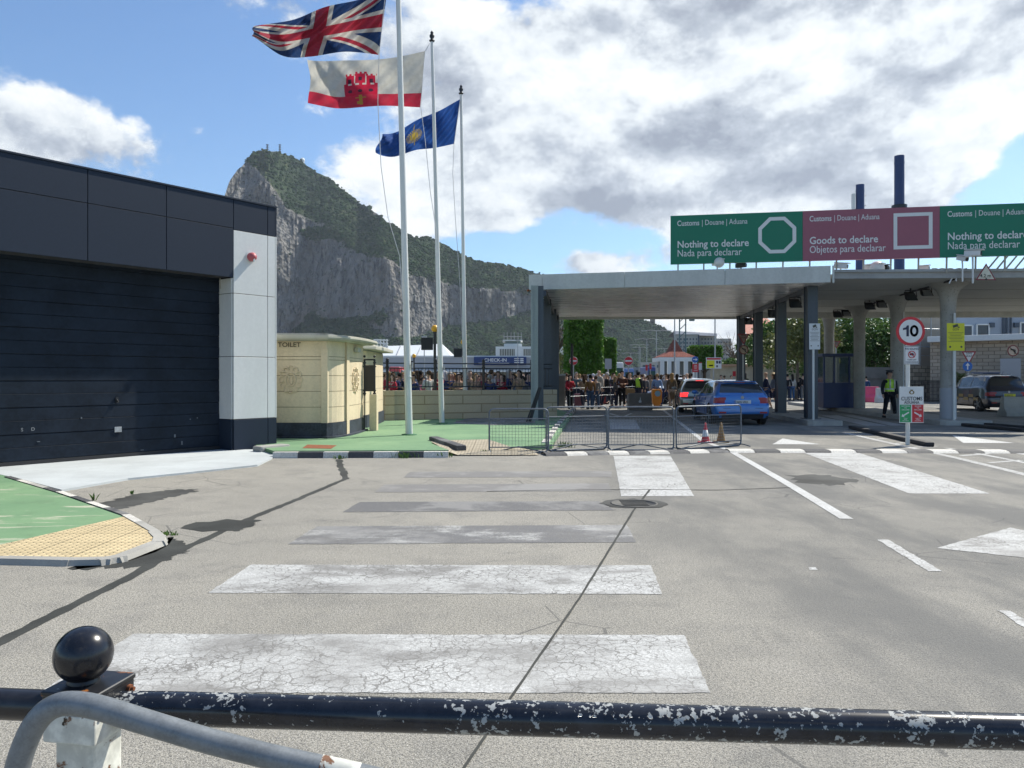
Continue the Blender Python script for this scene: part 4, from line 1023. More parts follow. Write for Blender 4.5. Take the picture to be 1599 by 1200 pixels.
    gc = t.mix(t.ramp(v1, .3, .68), (.018, .036, .016), (.052, .080, .031)); gc = t.mix(t.ramp(v3, .52, .7, 0, .6), gc, (.105, .115, .038)); gc = t.mix(t.ramp(v2, .3, .75, 0, .7), gc, (.018, .032, .013))
    gc = t.mix(t.ramp(cr, .6, .68, 0, .5), gc, (.2, .19, .165))
    k = t.ramp(t.math('ADD', vg, t.math('MULTIPLY_ADD', fn, .9, -.45)), .42, .56)
    t.bump(t.math('ADD', t.math('MULTIPLY', st, 1.2), t.math('ADD', cr, v2)), 6.0, .8)
    mat = t.set(t.mix(k, c, gc), .95, 0, .1)
    o = struct('hills', m, mat, label='steep limestone rock with scrub')
    ts_ = MT('scrub_bush'); gg = ts_.N.new('ShaderNodeNewGeometry'); SCRUB = ts_.set(ts_.mix(ts_.math('ADD', ts_.math('MULTIPLY', gg.outputs['Random Per Island'], .5), ts_.math('MULTIPLY', ts_.noise(gg.outputs['Position'], .03, 4, .6), .5)), (.016, .036, .012), (.048, .078, .028)), 1.0, 0, 0.0)
    # separate bushes growing over the slopes
    rb_ = random.Random(11); ph = (1 + 5 ** .5) / 2; ico = [Vector(v).normalized() for v in ((-1, ph, 0), (1, ph, 0), (-1, -ph, 0), (1, -ph, 0), (0, -1, ph), (0, 1, ph), (0, -1, -ph), (0, 1, -ph), (ph, 0, -1), (ph, 0, 1), (-ph, 0, -1), (-ph, 0, 1))]
    icf = [(0, 11, 5), (0, 5, 1), (0, 1, 7), (0, 7, 10), (0, 10, 11), (1, 5, 9), (5, 11, 4), (11, 10, 2), (10, 7, 6), (7, 1, 8), (3, 9, 4), (3, 4, 2), (3, 2, 6), (3, 6, 8), (3, 8, 9), (4, 9, 5), (2, 4, 11), (6, 2, 10), (8, 6, 7), (9, 8, 1)]
    bmb = MB(); bmb.smooth = True
    for i in range(nC):
        for j in range(3, NV):
            k = i * n + j; g_ = veg[k]
            if rb_.random() < (.62 if g_ > .72 else .22 if g_ > .5 else .03 if g_ > .22 else .008):
                v = vs[k]; r = rb_.uniform(1.2, 3.4) * (1 if g_ > .5 else .7)
                if rb_.random() < .06: r *= 1.5
                cpt = v + Vector((rb_.uniform(-3, 3), r * .35, rb_.uniform(-2, 2))); sz = rb_.uniform(.6, .9)
                bmb.add([cpt + Vector((q.x * r * rb_.uniform(.75, 1.3), q.y * r, q.z * r * sz * rb_.uniform(.75, 1.3))) for q in ico], icf)
    struct('hillside_scrub', bmb, SCRUB, 'stuff', 'green bushes covering the rock')
    a = o.data.attributes.new('veg', 'FLOAT', 'POINT'); a.data.foreach_set('value', veg)
build_rock()
far = 1400
def farbox(m, px0, px1, pt, pb, Y, d=8):
    a, b = P(px0, pb, Y), P(px1, pt, Y); k = (Y + d) / Y; m.prism([(a.x, Y), (b.x, Y), (b.x * k, Y + d), (a.x * k, Y + d)], a.z, b.z)
# summit masts, dome and castle
for px, lb in ((417.5, 'left of two small masts on the rock summit'), (437, 'right of two small masts on the rock summit')):
    m = MB(); b = P(px, 240, 1440); m.cyl(b - Vector((0, 0, 8)), b + Vector((0, 0, 17)), .7, n=6)
    for k in range(4): m.box((b.x, b.y, b.z + 4 + k * 4), (4.2, 2, 1.6))
    solo('summit_mast', m, BLACKM, lb, 'mast', 'masts on the rock summit')
m = MB(); b = P(472, 251, 1440); m.sph(b, 5, 12); m.cyl(b - Vector((0, 0, 12)), b, 4); solo('radar_dome', m, SWHITE, 'small white dome on the ridge right of the summit', 'dome')
m = MB(); b = P(427, 239, 1435); m.box((b.x, b.y, b.z), (22, 6, 4)); m.box((b.x - 10, b.y, b.z - 3), (6, 6, 8)); solo('summit_station', m, SWHITE, 'low white station building on the summit', 'building')
m = MB(); farbox(m, 988, 1002, 489, 512, 1330, 20); farbox(m, 1002, 1022, 502, 516, 1330, 14); farbox(m, 1015, 1023, 499, 512, 1330, 12); solo('hill_castle', m, m_concrete('castle_stone', (.15, .125, .095)), 'old stone castle tower on the far hillside under the canopy', 'castle')

# ---------------------------------------------------------------- foliage helpers
def leaves(m, fn, n, s, flat=.4):
    for _ in range(n):
        c = fn();
        if c is None: continue
        a = Vector((random.gauss(0, 1), random.gauss(0, 1), random.gauss(0, 1))).normalized(); b = a.orthogonal().normalized(); b = Matrix.Rotation(random.uniform(0, 6.28), 3, a) @ b; k = s * random.uniform(.6, 1.3); cc = a.cross(b)
        m.add([c - b * k, c + cc * k * .5, c + b * k, c - cc * k * .5], [(0, 1, 2, 3)])
def tree(base, h, cr, label, mat, group=None, n=2600, leaf=.13, cz=None, squash=.8, trunk=.12, name='tree', lump=9, bare=False):
    base = Vector(base); th = thing(name, label, 'tree', base, group); cz = cz or h - cr * squash
    m = MB(); top = base + Vector((random.uniform(-.2, .2), 0, cz)); m.tube([base, base.lerp(top, .5) + Vector((random.uniform(-.15, .15), 0, 0)), top], [trunk, trunk * .8, trunk * .5], 8)
    cl = []
    for k in range(lump):
        a = random.uniform(0, 6.28); e = random.uniform(-.5, 1.2); d = Vector((math.cos(a) * math.cos(e), math.sin(a) * math.cos(e), math.sin(e) * squash)) * cr * random.uniform(.35, .72)
        cl.append((base + Vector((0, 0, cz)) + d, cr * random.uniform(.3, .5))); m.tube([base.lerp(top, .75), base.lerp(top, .9) + d * .4, base + Vector((0, 0, cz)) + d], [trunk * .5, trunk * .3, trunk * .1], 5)
        if bare:
            for _ in range(5):
                q = cl[-1][0] + Vector((random.gauss(0, 1), random.gauss(0, 1), random.gauss(.6, 1))).normalized() * cr * .5; m.tube([cl[-1][0] - d * .3, q], [trunk * .12, .01], 4)
    part('trunk', m, BARK, th)
    if not bare:
        m = MB()
        def f():
            c, r = random.choice(cl); v = Vector((random.gauss(0, 1), random.gauss(0, 1), random.gauss(0, 1))).normalized(); return c + v * r * random.uniform(.45, 1.08) ** .7
        leaves(m, f, n, leaf); part('crown', m, mat, th)
    return th
def topiary(px0, px1, pt, pb, Y, d, label, n=5000, leaf=.14, zbase=0):
    a, b = P(px0, pb, Y), P(px1, pt, Y); cx, cy = (a.x + b.x) / 2, Y + d / 2; w, h = b.x - a.x, b.z - a.z
    th = thing('clipped_tree', label, 'tree', (cx, cy, 0), 'box clipped trees')
    m = MB(); m.tube([(cx, cy, 0), (cx + .05, cy, a.z + h * .4)], [.22, .15], 8); m.tube([(cx, cy, a.z * .7), (cx - w * .3, cy, a.z + .6)], [.1, .05], 6); m.tube([(cx, cy, a.z * .7), (cx + w * .3, cy, a.z + .6)], [.1, .05], 6); part('trunk', m, BARK, th)
    m = MB(); m.box((cx, cy, (a.z + b.z) / 2), (w * .86, d * .86, h * .88))
    def f():
        k = random.random(); v = [random.uniform(-.5, .5) for _ in range(3)]
        if k < .42: v[1] = -.5
        elif k < .6: v[0] = random.choice((-.5, .5))
        elif k < .8: v[2] = .5
        elif k < .9: v[2] = -.5
        else: v[1] = .5
        j = .035
        nz = mnoise.noise(Vector((v[0] * 4, v[1] * 4, v[2] * 6 + cx))) * .03
        return Vector((cx + (v[0] * (1 + nz) + random.gauss(0, j * .5)) * w, cy + (v[1] * (1 + nz) + random.gauss(0, j * .7)) * d, (a.z + b.z) / 2 + (v[2] * (1 + nz) + random.gauss(0, j * .5)) * h))
    leaves(m, f, n, leaf); part('crown', m, LEAF_B, th); return th
topiary(886, 941, 499, 581, 56, 3.2, 'tallest bright green box clipped tree behind the crowd', 9000, .13)
topiary(940.5, 962, 530, 584, 66, 2.6, 'narrower box clipped tree right of the tallest one', 4500, .13)
topiary(1086, 1127, 541, 574, 90, 4, 'low flat clipped tree right of the red roofed kiosk', 4000, .2)
tree((P(871, 590, 60).x, 60, 0), 6.5, 2.2, 'bare branched tree beside the canopy side wall', LEAF_O, bare=True, trunk=.25, lump=12)
tree((P(866, 590, 75).x + .5, 75, 0), 5, 2.6, 'thin olive tree behind the bare tree', LEAF_O, n=1500, leaf=.2)
tree((P(1137, 590, 80).x, 80, 0), 3.6, 1.6, 'small round dark tree left of the give way sign', LEAF_D, n=2500, leaf=.12)
tree((P(1145, 590, 110).x, 110, 0), 8, 3.4, 'bare tree behind the small round tree', LEAF_O, bare=True, trunk=.25, lump=14)
tree((P(1206, 590, 60).x, 60, 0), 6.2, 3.1, 'dark leafy tree behind the middle steel columns', LEAF_D, n=6000, leaf=.15, cz=3.6)
tree((P(1243, 590, 52).x, 52, 0), 6.4, 3.0, 'yellow green leafy tree behind the frontmost steel column', LEAF_O, n=6000, leaf=.14, cz=3.7)
tree((P(1366, 590, 60).x, 60, 0), 7.4, 4.4, 'dense dark tree between the concrete columns', LEAF_D, n=11000, leaf=.15, cz=3.5, lump=22)
tree((P(1310, 590, 62).x, 62, 0), 7, 3.5, 'dark tree behind the blue booth', LEAF_D, n=8000, leaf=.16, cz=3.7, lump=16)
tree((P(1290, 590, 75).x, 75, 0), 6.5, 3.6, 'olive green tree farther back behind the booth', LEAF_O, n=5000, leaf=.18, cz=3.4, lump=14)
tree((P(1496, 590, 46).x, 46, 0), 2.0, .9, 'small pale bush at the stone wall by the police car', LEAF_O, n=1500, leaf=.08, cz=1.1, name='bush')
# flower bed / hedges far
m = MB()
def f(): return Vector((random.uniform(P(1010, 590, 95).x, P(1045, 590, 95).x), random.uniform(95, 97), random.uniform(0, 1.1)))
leaves(m, f, 1500, .15); solo('hedge', m, LEAF_D, 'low hedge behind the white car', 'hedge')

# ---------------------------------------------------------------- background buildings
def windows(m, px0, px1, pt, pb, Y, nx, nz, fw=.6, fh=.6):
    a, b = P(px0, pb, Y), P(px1, pt, Y); W_, H_ = b.x - a.x, b.z - a.z
    for i in range(nx):
        for j in range(nz):
            m.box((a.x + W_ * (i + .5) / nx, Y - .02, a.z + H_ * (j + .5) / nz), (W_ / nx * fw, .12, H_ / nz * fh))
LG = m_concrete('pale_grey_cladding', (.36, .37, .39), .06, 0, .2, .1)
tm = thing('terminal_building', 'long low grey terminal building behind the railing', 'building', P(700, 600, 120) * Vector((1, 1, 0)) if False else (-12, 120, 0))
m = MB(); a, b = P(560, 558, 120), P(875, 558, 120); m.box(((a.x + b.x) / 2, 126, a.z / 2 + 1.2), (b.x - a.x, 12, a.z - 2.4)); part('upper_wall', m, LG, tm)
m = MB(); m.box(((a.x + b.x) / 2, 127, 1.25), (b.x - a.x, 12, 2.4)); part('shop_front', m, GLASSD, tm)
m = MB(); m.box(((a.x + b.x) / 2, 119.6, 2.5), (b.x - a.x, 1.2, .25)); m.box(((a.x + b.x) / 2, 120.4, a.z + .1), (b.x - a.x, 1, .25)); part('canopy_edge', m, SWHITE, tm)
ck = thing('check_in_sign', 'long dark blue sign reading CHECK-IN on the terminal', 'sign', P(781, 570, 119.4)); 
a, b = P(740, 570.5, 119.4), P(822, 557.5, 119.4); m = MB(); m.box(((a.x + b.x) / 2, 119.4, (a.z + b.z) / 2), (b.x - a.x, .2, b.z - a.z)); part('board', m, simple('sign_navy', (.01, .035, .14), .5), ck)
m = MB(); q = P(756, 565, 119.25); m.text('CHECK-IN', q, (1, 0, 0), (0, 0, 1), .72, .02, sx=1.05)
m.text('car hire - airport parking', P(748, 569.3, 119.25), (1, 0, 0), (0, 0, 1), .3, 0) if False else None
for k, (x0, x1, py) in enumerate(((747, 795, 567.6), (803, 811, 560.5), (803, 811, 563.5), (803, 811, 566.5))):
    a, b = P(x0, py, 119.28), P(x1, py, 119.28); m.box(((a.x + b.x) / 2, 119.28, a.z), (b.x - a.x, .02, .12))
for k in range(3):
    a = P(815, 560.5 + 3 * k, 119.28); m.box((a.x, 119.28, a.z), (.5, .02, .2))
part('lettering', m, SWHITE, ck)
# marquee roof
mq = thing('marquee', 'large white tent roof with sloping seams behind the toilets', 'tent', (-20, 185, 0)); m = MB()
for k, (x0, x1, t0, t1) in enumerate(((586, 618, 541, 540), (618, 650, 540, 539), (650, 690, 539, 537))):
    Y = 180; b0, b1 = P(x0, 559, Y), P(x1 + (16 if k == 2 else 0), 559, Y); a0, a1 = P(x0 + 8, t0, Y + 12), P(x1 + (0 if k == 2 else 8), t1, Y + 12)
    m.add([b0, b1, a1, a0], [(0, 1, 2, 3)]); m.add([a0, a1, Vector((b1.x, Y + 24, b1.z)), Vector((b0.x, Y + 24, b0.z))], [(0, 1, 2, 3)])
    if k == 2: m.add([b1, Vector((b1.x, Y + 24, b1.z)), a1], [(0, 1, 2)])
part('roof', m, SWHITE, mq); m = MB(); a, b = P(586, 560, 181), P(706, 560, 181); m.box(((a.x + b.x) / 2, 192, a.z / 2), (b.x - a.x, 22, a.z)); part('wall', m, LG, mq)
m = MB()
for x0, x1 in ((618, 626), (650, 658)):
    m.tube([P(x0, 558.6, 179.9), P(x1, 540.2, 191.9)], .18, 5)
part('seam', m, LG, mq)
# control tower
ct = thing('control_tower', 'white airfield building with small glazed control tower', 'building', (4, 225, 0)); m = MB(); Y = 220
farbox(m, 774, 880, 541.5, 600, Y, 15); part('wall', m, SWHITE, ct)
m = MB(); windows(m, 780, 804, 545, 557, Y - .1, 9, 1, .55, .95); windows(m, 817, 850, 545, 557, Y - .1, 11, 1, .55, .95); part('louvre_window', m, GLASSD, ct)
m = MB(); farbox(m, 787, 815, 537, 541.5, Y + 2, 8); farbox(m, 785, 816, 531, 532.5, Y + 1, 10); part('tower_base', m, SWHITE, ct); m = MB(); farbox(m, 789, 813, 532.5, 537, Y + 2.5, 7); part('tower_glass', m, simple('pale_glass', (.10, .16, .17), .2), ct)
m = MB()
for x in (787, 792, 798, 803, 809, 814): a = P(x, 531, Y + 3); m.cyl(a, a + Vector((0, 0, 2.2)), .07, n=5)
m.cyl(P(786, 526, Y + 3), P(815, 526, Y + 3), .09, n=5); part('roof_rail', m, GALV, ct)
# lattice / roof structure behind toilet, camera masts
m = MB(); Y = 170
for x in (584, 589, 594, 599, 604): m.cyl(P(x, 545, Y), P(x, 530, Y), .15, n=5)
for py in (531, 536, 541): m.cyl(P(584, py, Y), P(606, py - 1 + 2, Y), .15, n=5)
m.cyl(P(584, 531, Y), P(606, 541, Y), .15, n=5); m.cyl(P(590, 600, Y), P(590, 540, Y), .2, n=5); solo('lattice_tower', m, SWHITE, 'white steel lattice frame left of the marquee', 'frame')
for x, yt, Y, lb in ((662.5, 526, 90, 'thin dark lamp mast between the nearer flagpoles'), (808.5, 532, 110, 'thin grey mast in front of the control tower')):
    m = MB(); b = P(x, yt, Y); m.cyl((b.x, b.y, 0), b, .09, .05, n=6); m.box((b.x, b.y, b.z), (.6, .3, .2)); solo('lamp_mast', m, GALV, lb, 'mast')
# buildings under the canopy, far
ap = thing('apartment_block', 'tall pale apartment block with dark blue roof', 'building', (60, 300, 0)); Y = 300; m = MB(); farbox(m, 1053, 1091, 522, 592, Y, 20); farbox(m, 1091, 1119, 523, 592, Y + 3, 20); part('wall', m, m_concrete('pale_block_wall', (.38, .38, .35), .05, 0, .05, .1), ap)
m = MB(); a, b, c_, d_ = P(1052, 523, Y - .5), P(1120, 525, Y - .5), P(1120, 521, Y + 10), P(1052, 517, Y + 10); m.add([a, b, c_, d_, d_ + Vector((0, 12, -2)), c_ + Vector((0, 12, -2))], [(0, 1, 2, 3), (3, 2, 5, 4)]); farbox(m, 1090, 1092, 523, 592, Y - .3, 3); part('roof', m, simple('slate_blue', (.03, .05, .09), .6), ap)
m = MB(); windows(m, 1056, 1090, 527, 580, Y - .2, 7, 9, .45, .5); windows(m, 1094, 1118, 527, 580, Y + 2.8, 5, 9, .45, .5); part('windows', m, simple('window_grey', (.06, .08, .10), .3), ap)
ap2 = thing('apartment_block', 'lower flat grey block right of the blue roofed block', 'building', (70, 280, 0)); m = MB(); farbox(m, 1119, 1142, 529, 592, 280, 20); part('wall', m, CONC, ap2); m = MB(); windows(m, 1120, 1141, 532, 570, 279.8, 5, 6, .5, .4); part('windows', m, simple('window_grey2', (.05, .06, .08), .3), ap2)
# kiosk with red pyramid roof
kk = thing('pavilion', 'small white pavilion with steep red tiled roof', 'pavilion', P(1058, 590, 85) * 1); Y = 85
OFF[kk.name] = Vector(kk.location)
redt = m_blocks('red_tiles', (.20, .06, .045), .3, .2, (.1, .03, .02), .2)
m = MB(); x0, x1, xm = P(1037, 557, Y).x, P(1079, 557, Y).x, P(1069, 530, Y).x; zb_, zm_, zp_ = P(0, 557, Y).z, P(0, 549, Y + 3).z, P(0, 531, Y + 5).z
cx, cy = (x0 + x1) / 2 + .7, Y + 5; rr = [(x1 - x0) / 2 + .6, (x1 - x0) * .27, .12]; zz_ = [zb_, zm_, zp_]
ring = [[Vector((cx + r * a, cy + r * b * 1.2, z)) for a, b in ((-1, -1), (1, -1), (1, 1), (-1, 1))] for r, z in zip(rr, zz_)]
for k in range(2):
    for i in range(4): m.quad(ring[k][i], ring[k][(i + 1) % 4], ring[k + 1][(i + 1) % 4], ring[k + 1][i])
part('roof', m, redt, kk)
m = MB(); m.box((cx, cy, zb_ - .25), (rr[0] * 2.05, rr[0] * 2.4, .45)); part('eaves', m, SWHITE, kk)
for px in (1034, 1045, 1058, 1071, 1085):
    m = MB(); q = P(px, 590, Y); m.box((q.x, Y, (zb_ - .4) / 2), (.4, .4, zb_ - .4)); part('column', m, SWHITE, kk)
m = MB(); m.box((cx, cy, (zb_ - .4) / 2), (rr[0] * 1.5, rr[0] * 1.6, zb_ - .5)); part('core', m, simple('kiosk_core', (.09, .10, .10), .5), kk)
# far low buildings closing the horizon
for (x0, x1, pt, Y, col, lb) in ((860, 905, 572, 260, (.30, .33, .36), 'low grey building far behind the bare tree'), (900, 1000, 574, 240, (.33, .34, .36), 'long pale low building far behind the no entry sign'), (1000, 1040, 566, 230, (.40, .38, .34), 'pale building behind the pavilion left side'), (1120, 1200, 575, 150, (.42, .36, .26), 'cream wall building behind the round tree'), (560, 900, 577, 250, (.25, .26, .28), 'dark grey shed behind the terminal')):
    b_ = thing('low_building', lb, 'building', ((P(x0, 590, Y).x + P(x1, 590, Y).x) / 2, Y + 5, 0)); m = MB(); farbox(m, x0, x1, pt, 597, Y, 12); part('wall', m, m_concrete('far_wall', col, .1, 0, .1), b_)
    m = MB(); windows(m, x0 + 2, x1 - 2, pt + 3, pt + 10, Y - .1, max(3, int((x1 - x0) / 7)), 1, .6, .6); part('windows', m, simple('window_far', (.05, .07, .09), .3), b_)
cw = m_concrete('cream_garden_wall', (.50, .43, .31))
m = MB(); a, b = P(1110, 590, 70), P(1420, 590, 62); m.beam(Vector((a.x, 70, 1.25)), Vector((b.x, 62, 1.25)), .3, 2.5); solo('garden_wall', m, cw, 'long cream garden wall behind the people waiting right', 'wall')
m = MB(); m.beam(Vector((a.x, 69.8, 2.6)), Vector((b.x, 61.8, 2.6)), .6, .2); solo('wall_coping', m, simple('terracotta', (.45, .27, .17), .8), 'pinkish tiled coping on the garden wall', 'coping')
rh = thing('roofed_house', 'pink tiled roof corner seen between steel columns', 'house', (30, 95, 0)); m = MB(); farbox(m, 1166, 1210, 523, 600, 95, 10); part('wall', m, cw, rh)
m = MB(); a, b = P(1166, 523, 94.6), P(1212, 523, 94.6); m.add([a, b, b + Vector((0, 6, 2.2)), a + Vector((1, 6, 2.2))], [(0, 1, 2, 3)]); part('roof', m, simple('pink_tiles', (.42, .17, .12), .8, 0, .25, 3), rh)
rh = thing('roofed_house', 'upper pink tiled roof above the dark leafy tree', 'house', (35, 85, 0)); m = MB(); farbox(m, 1188, 1215, 508, 600, 85, 8); part('wall', m, cw, rh)
m = MB(); a, b = P(1187, 510, 84.6), P(1217, 512, 84.6); m.add([a, b, b + Vector((0, 6, 2.)), a + Vector((0, 6, 2.))], [(0, 1, 2, 3)]); part('roof', m, simple('pink_tiles2', (.42, .17, .12), .8, 0, .25, 3), rh)
# street lamps and crane
for i, (px, pt, Y) in enumerate(((1025, 517, 120), (1010, 530, 150), (998, 539, 190), (957, 546, 210), (1038, 545, 200), (1116.5, 480, 80), (1053.5, 485, 80), (1000, 543, 230), (985, 552, 200))):
    m = MB(); b = P(px, pt, Y); m.cyl((b.x, b.y, 0), b, .09, .06, n=6)
    for s in (-1, 1): m.tube([b, b + Vector((s * .9, 0, .1)), b + Vector((s * 1.8, 0, 0))], .05, 5); m.box((b.x + s * 2.0, b.y, b.z), (.7, .25, .12))
    solo('street_lamp', m, GALV, ['twin armed street lamp left of the pavilion', 'twin armed lamp second left of the pavilion', 'twin armed lamp above the far buses', 'distant lamp behind the sign back', 'lamp behind the pavilion left eaves', 'tall thin lamp post rising right of the apartment block', 'tall thin lamp post crossing the pavilion roof', 'small far lamp near the hill foot', 'smallest far lamp near the no entry sign'][i], 'street lamp', 'distant street lamps')
m = MB(); b = P(1066, 497, 200)
for s in (-1, 1): m.cyl((b.x + s * .8, b.y, 0), (b.x + s * .8, b.y, b.z), .18, n=5)
for k in range(8): m.cyl((b.x - .8, b.y, 2 + k * 2), (b.x + .8, b.y, 3.5 + k * 2), .1, n=4)
m.box((b.x, b.y, b.z), (5, 1, .5)); m.box((b.x - 2.4, b.y, b.z + .4), (1.2, 1, .8)); m.box((b.x + 2.4, b.y, b.z - .5), (1.2, 1, .5)); solo('floodlight_tower', m, simple('teal_steel', (.06, .12, .13), .6), 'dark lattice floodlight tower in front of the apartment block', 'tower')
# buses
def bus(px0, px1, pt, pb, Y, col, label, rz=0):
    a, b = P(px0, pb, Y), P(px1, pt, Y); w, h = b.x - a.x, b.z - .0; th = thing('bus', label, 'bus', ((a.x + b.x) / 2, Y + 4, 0))
    m = MB(); m.box(((a.x + b.x) / 2, Y + 4, h / 2 + .25), (w, 8, h - .5)); part('body', m, simple('bus_paint', col, .35), th, bevel=.22, seg=3)
    m = MB(); m.box(((a.x + b.x) / 2, Y - .01, h * .58), (w * .84, .05, h * .42)); part('windscreen', m, simple('bus_glass', (.03, .08, .07), .1), th)
    m = MB()
    for s in (-1, 1): m.cyl(((a.x + b.x) / 2 + s * w * .45, Y + 1.5, .5), ((a.x + b.x) / 2 + s * w * .3, Y + 1.5, .5), .5)
    part('wheel', m, RUBBER, th)
bus(957, 974, 566, 605, 95, (.6, .62, .62), 'white coach with green tinted windscreen beyond the crowd'); bus(1012, 1024, 573, 600, 120, (.03, .06, .22), 'dark blue bus left of the pavilion'); bus(975, 990, 576, 598, 150, (.1, .18, .4), 'distant blue and white bus behind the no entry sign')
bus(607, 625, 573, 600, 90, (.45, .05, .06), 'red bus roof behind the railing by the toilets')

# ---------------------------------------------------------------- right hand buildings
rb = thing('blue_grey_house', 'pale blue rendered house with white framed windows', 'house', (32, 52, 0)); Y = 50
bw = m_concrete('blue_render', (.30, .35, .42), .06, 0, .5, .2)
m = MB(); farbox(m, 1486, 1760, 470, 600, Y, 8); part('wall', m, bw, rb)
for (x0, x1, pt, pb) in ((1500, 1518, 508.5, 537), (1525, 1544, 507, 537), (1593, 1615, 504, 530)):
    m = MB(); a, b = P(x0, pb, Y - .05), P(x1, pt, Y - .05); cx, cz, w, h = (a.x + b.x) / 2, (a.z + b.z) / 2, b.x - a.x, b.z - a.z
    for dx, dz, sx_, sz_ in ((-w / 2, 0, .09, h), (w / 2, 0, .09, h), (0, h / 2, w, .09), (0, -h / 2, w, .09)): m.box((cx + dx, Y - .05, cz + dz), (sx_, .12, sz_))
    fr_ = part('window', m, SWHITE, rb); m = MB(); m.box((cx, Y - .02, cz), (w - .08, .06, h - .08)); part('pane', m, simple('window_pane', (.05, .06, .08), .15), fr_)
m = MB()
for x in (1567, 1572, 1578.5): m.cyl(P(x, 480, Y - .12), P(x, 526, Y - .12), .06, n=6)
for x in (1549, 1587): a = P(x, 508, Y - .1); m.box((a.x, a.y, a.z), (.3, .15, .3))
part('drain_pipes', m, simple('dark_blue_pipe', (.05, .07, .10), .5), rb)
sw = thing('stone_guard_house', 'buff stone building with white slab roof behind the police car', 'building', (32, 45, 0)); Y = 44
m = MB(); a = P(1488, 590, Y + 3); 
A2 = Vector((P(1490, 590, 47).x, 47, 0)); B2 = Vector((P(1790, 590, 41).x, 41, 0)); d2 = (B2 - A2).normalized(); m.box(((A2 + B2) / 2 + Vector((0, 2, 1.85)))[:], ((B2 - A2).length, 3, 3.7), ux=d2); part('wall', m, m_blocks('buff_ashlar', (.42, .36, .29), .45, .22, (.2, .17, .14), .12), sw)
m = MB(); m.box(((A2 + B2) / 2 + Vector((0, 1.6, 3.85)))[:], ((B2 - A2).length + .5, 4, .35), ux=d2); part('roof', m, SWHITE, sw, bevel=.03)
m = MB(); q = P(1578, 570, 44.2); m.box((q.x, 44.2, 1.5), (1.0, .1, 2.2), ux=d2); part('grey_door', m, LG, sw)
sc_ = thing('stone_house', 'shaded stone house with scaffold bars behind the ten sign', 'house', (26, 50, 0)); Y = 50
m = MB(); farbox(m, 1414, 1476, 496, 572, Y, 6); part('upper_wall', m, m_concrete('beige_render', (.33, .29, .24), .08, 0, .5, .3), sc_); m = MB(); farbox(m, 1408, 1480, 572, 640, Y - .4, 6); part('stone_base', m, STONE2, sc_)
m = MB()
for px in (1437, 1454): m.cyl(P(px, 495, Y - .6), P(px, 572, Y - .6), .035, n=6)
for py in (513, 541, 555): m.cyl(P(1428, py, Y - .6), P(1470, py + (1.5), Y - .6), .03, n=6)
for py in (514.5, 542.5): a, b = P(1445, py, Y - .5), P(1470, py, Y - .5); m.box(((a.x + b.x) / 2, Y - .5, a.z), (b.x - a.x, .3, .04))
part('scaffold_bars', m, GALV, sc_)
rg = thing('gate_railing', 'dark vertical bar railing in front of the stone house', 'railing', (P(1455, 612, 44).x, 44, 0)); m = MB()
for k in range(34): q = P(1408 + k * 2.0, 596, 44); m.cyl((q.x, 44, .1), (q.x, 44, 1.35), .02, n=5)
part('bars', m, BLACKM, rg); m = MB()
for z in (.2, 1.25): m.box((P(1441, 600, 44).x, 44, z), (P(1476, 600, 44).x - P(1406, 600, 44).x, .05, .05))
part('rails', m, BLACKM, rg)
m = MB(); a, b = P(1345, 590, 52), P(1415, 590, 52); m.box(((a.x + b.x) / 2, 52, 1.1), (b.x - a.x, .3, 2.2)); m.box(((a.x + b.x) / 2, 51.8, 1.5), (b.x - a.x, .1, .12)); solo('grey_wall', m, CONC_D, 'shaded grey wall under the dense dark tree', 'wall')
# ---------------------------------------------------------------- steel canopy
ZS = 4.5
FL = Vector((P(826, 455, 26.1).x, 26.1, 0)); FR = Vector((P(1297, 440, 24.0).x, 24.0, 0))
BLb = FL + Vector((.104, 1, 0)) * 12.0; BR = FR + Vector((.104, 1, 0)) * 13.9
zt_l, zt_r = H0 + 158 / F * 26.1, H0 + 175 / F * 24.0; ZT = (zt_l + zt_r) / 2 + .02
cn = thing('steel_canopy', 'flat canopy with pale metal fascia over the customs lane', 'canopy', (FL + FR) / 2)
fd = (FR - FL).normalized(); LF = (FR - FL).length
# ribbed soffit: strips parallel to the front edge
m = MB(); NR = 74
for k in range(NR):
    t0, t1 = k / NR, (k + 1) / NR; a0, b0 = FL.lerp(BLb, t0), FR.lerp(BR, t0); a1, b1 = FL.lerp(BLb, t1), FR.lerp(BR, t1)
    tm = t0 + (t1 - t0) * .82; am, bm = FL.lerp(BLb, tm), FR.lerp(BR, tm); z = Vector((0, 0, ZS)); zu = Vector((0, 0, ZS + .025)); cvx = Vector((0, 0, ZS - .006))
    ah, bh = (a0 + am) / 2, (b0 + bm) / 2
    m.add([a0 + z, b0 + z, bh + cvx, ah + cvx, bm + z, am + z], [(0, 3, 2, 1), (3, 5, 4, 2)]); m.quad(am + z, bm + z, bm + zu, am + zu) ; m.quad(am + zu, bm + zu, b1 + zu, a1 + zu); m.quad(a1 + zu, b1 + zu, b1 + z, a1 + z)
part('soffit', m, SOFF, cn)
m = MB(); pts = [FL + fd * .05, FR - fd * .05, BR, BLb]; m.prism([(p.x, p.y + .05) for p in pts], ZS + .06, ZT - .06); part('roof_deck', m, ROOFG, cn)
def cpan(m, p, q, z0, z1, th=.04):
    d = (q - p).normalized(); n = Vector((d.y, -d.x, 0)); m.plate([p + n * th + Vector((0, 0, z0)), q + n * th + Vector((0, 0, z0)), q + n * th + Vector((0, 0, z1)), p + n * th + Vector((0, 0, z1))], n, th)
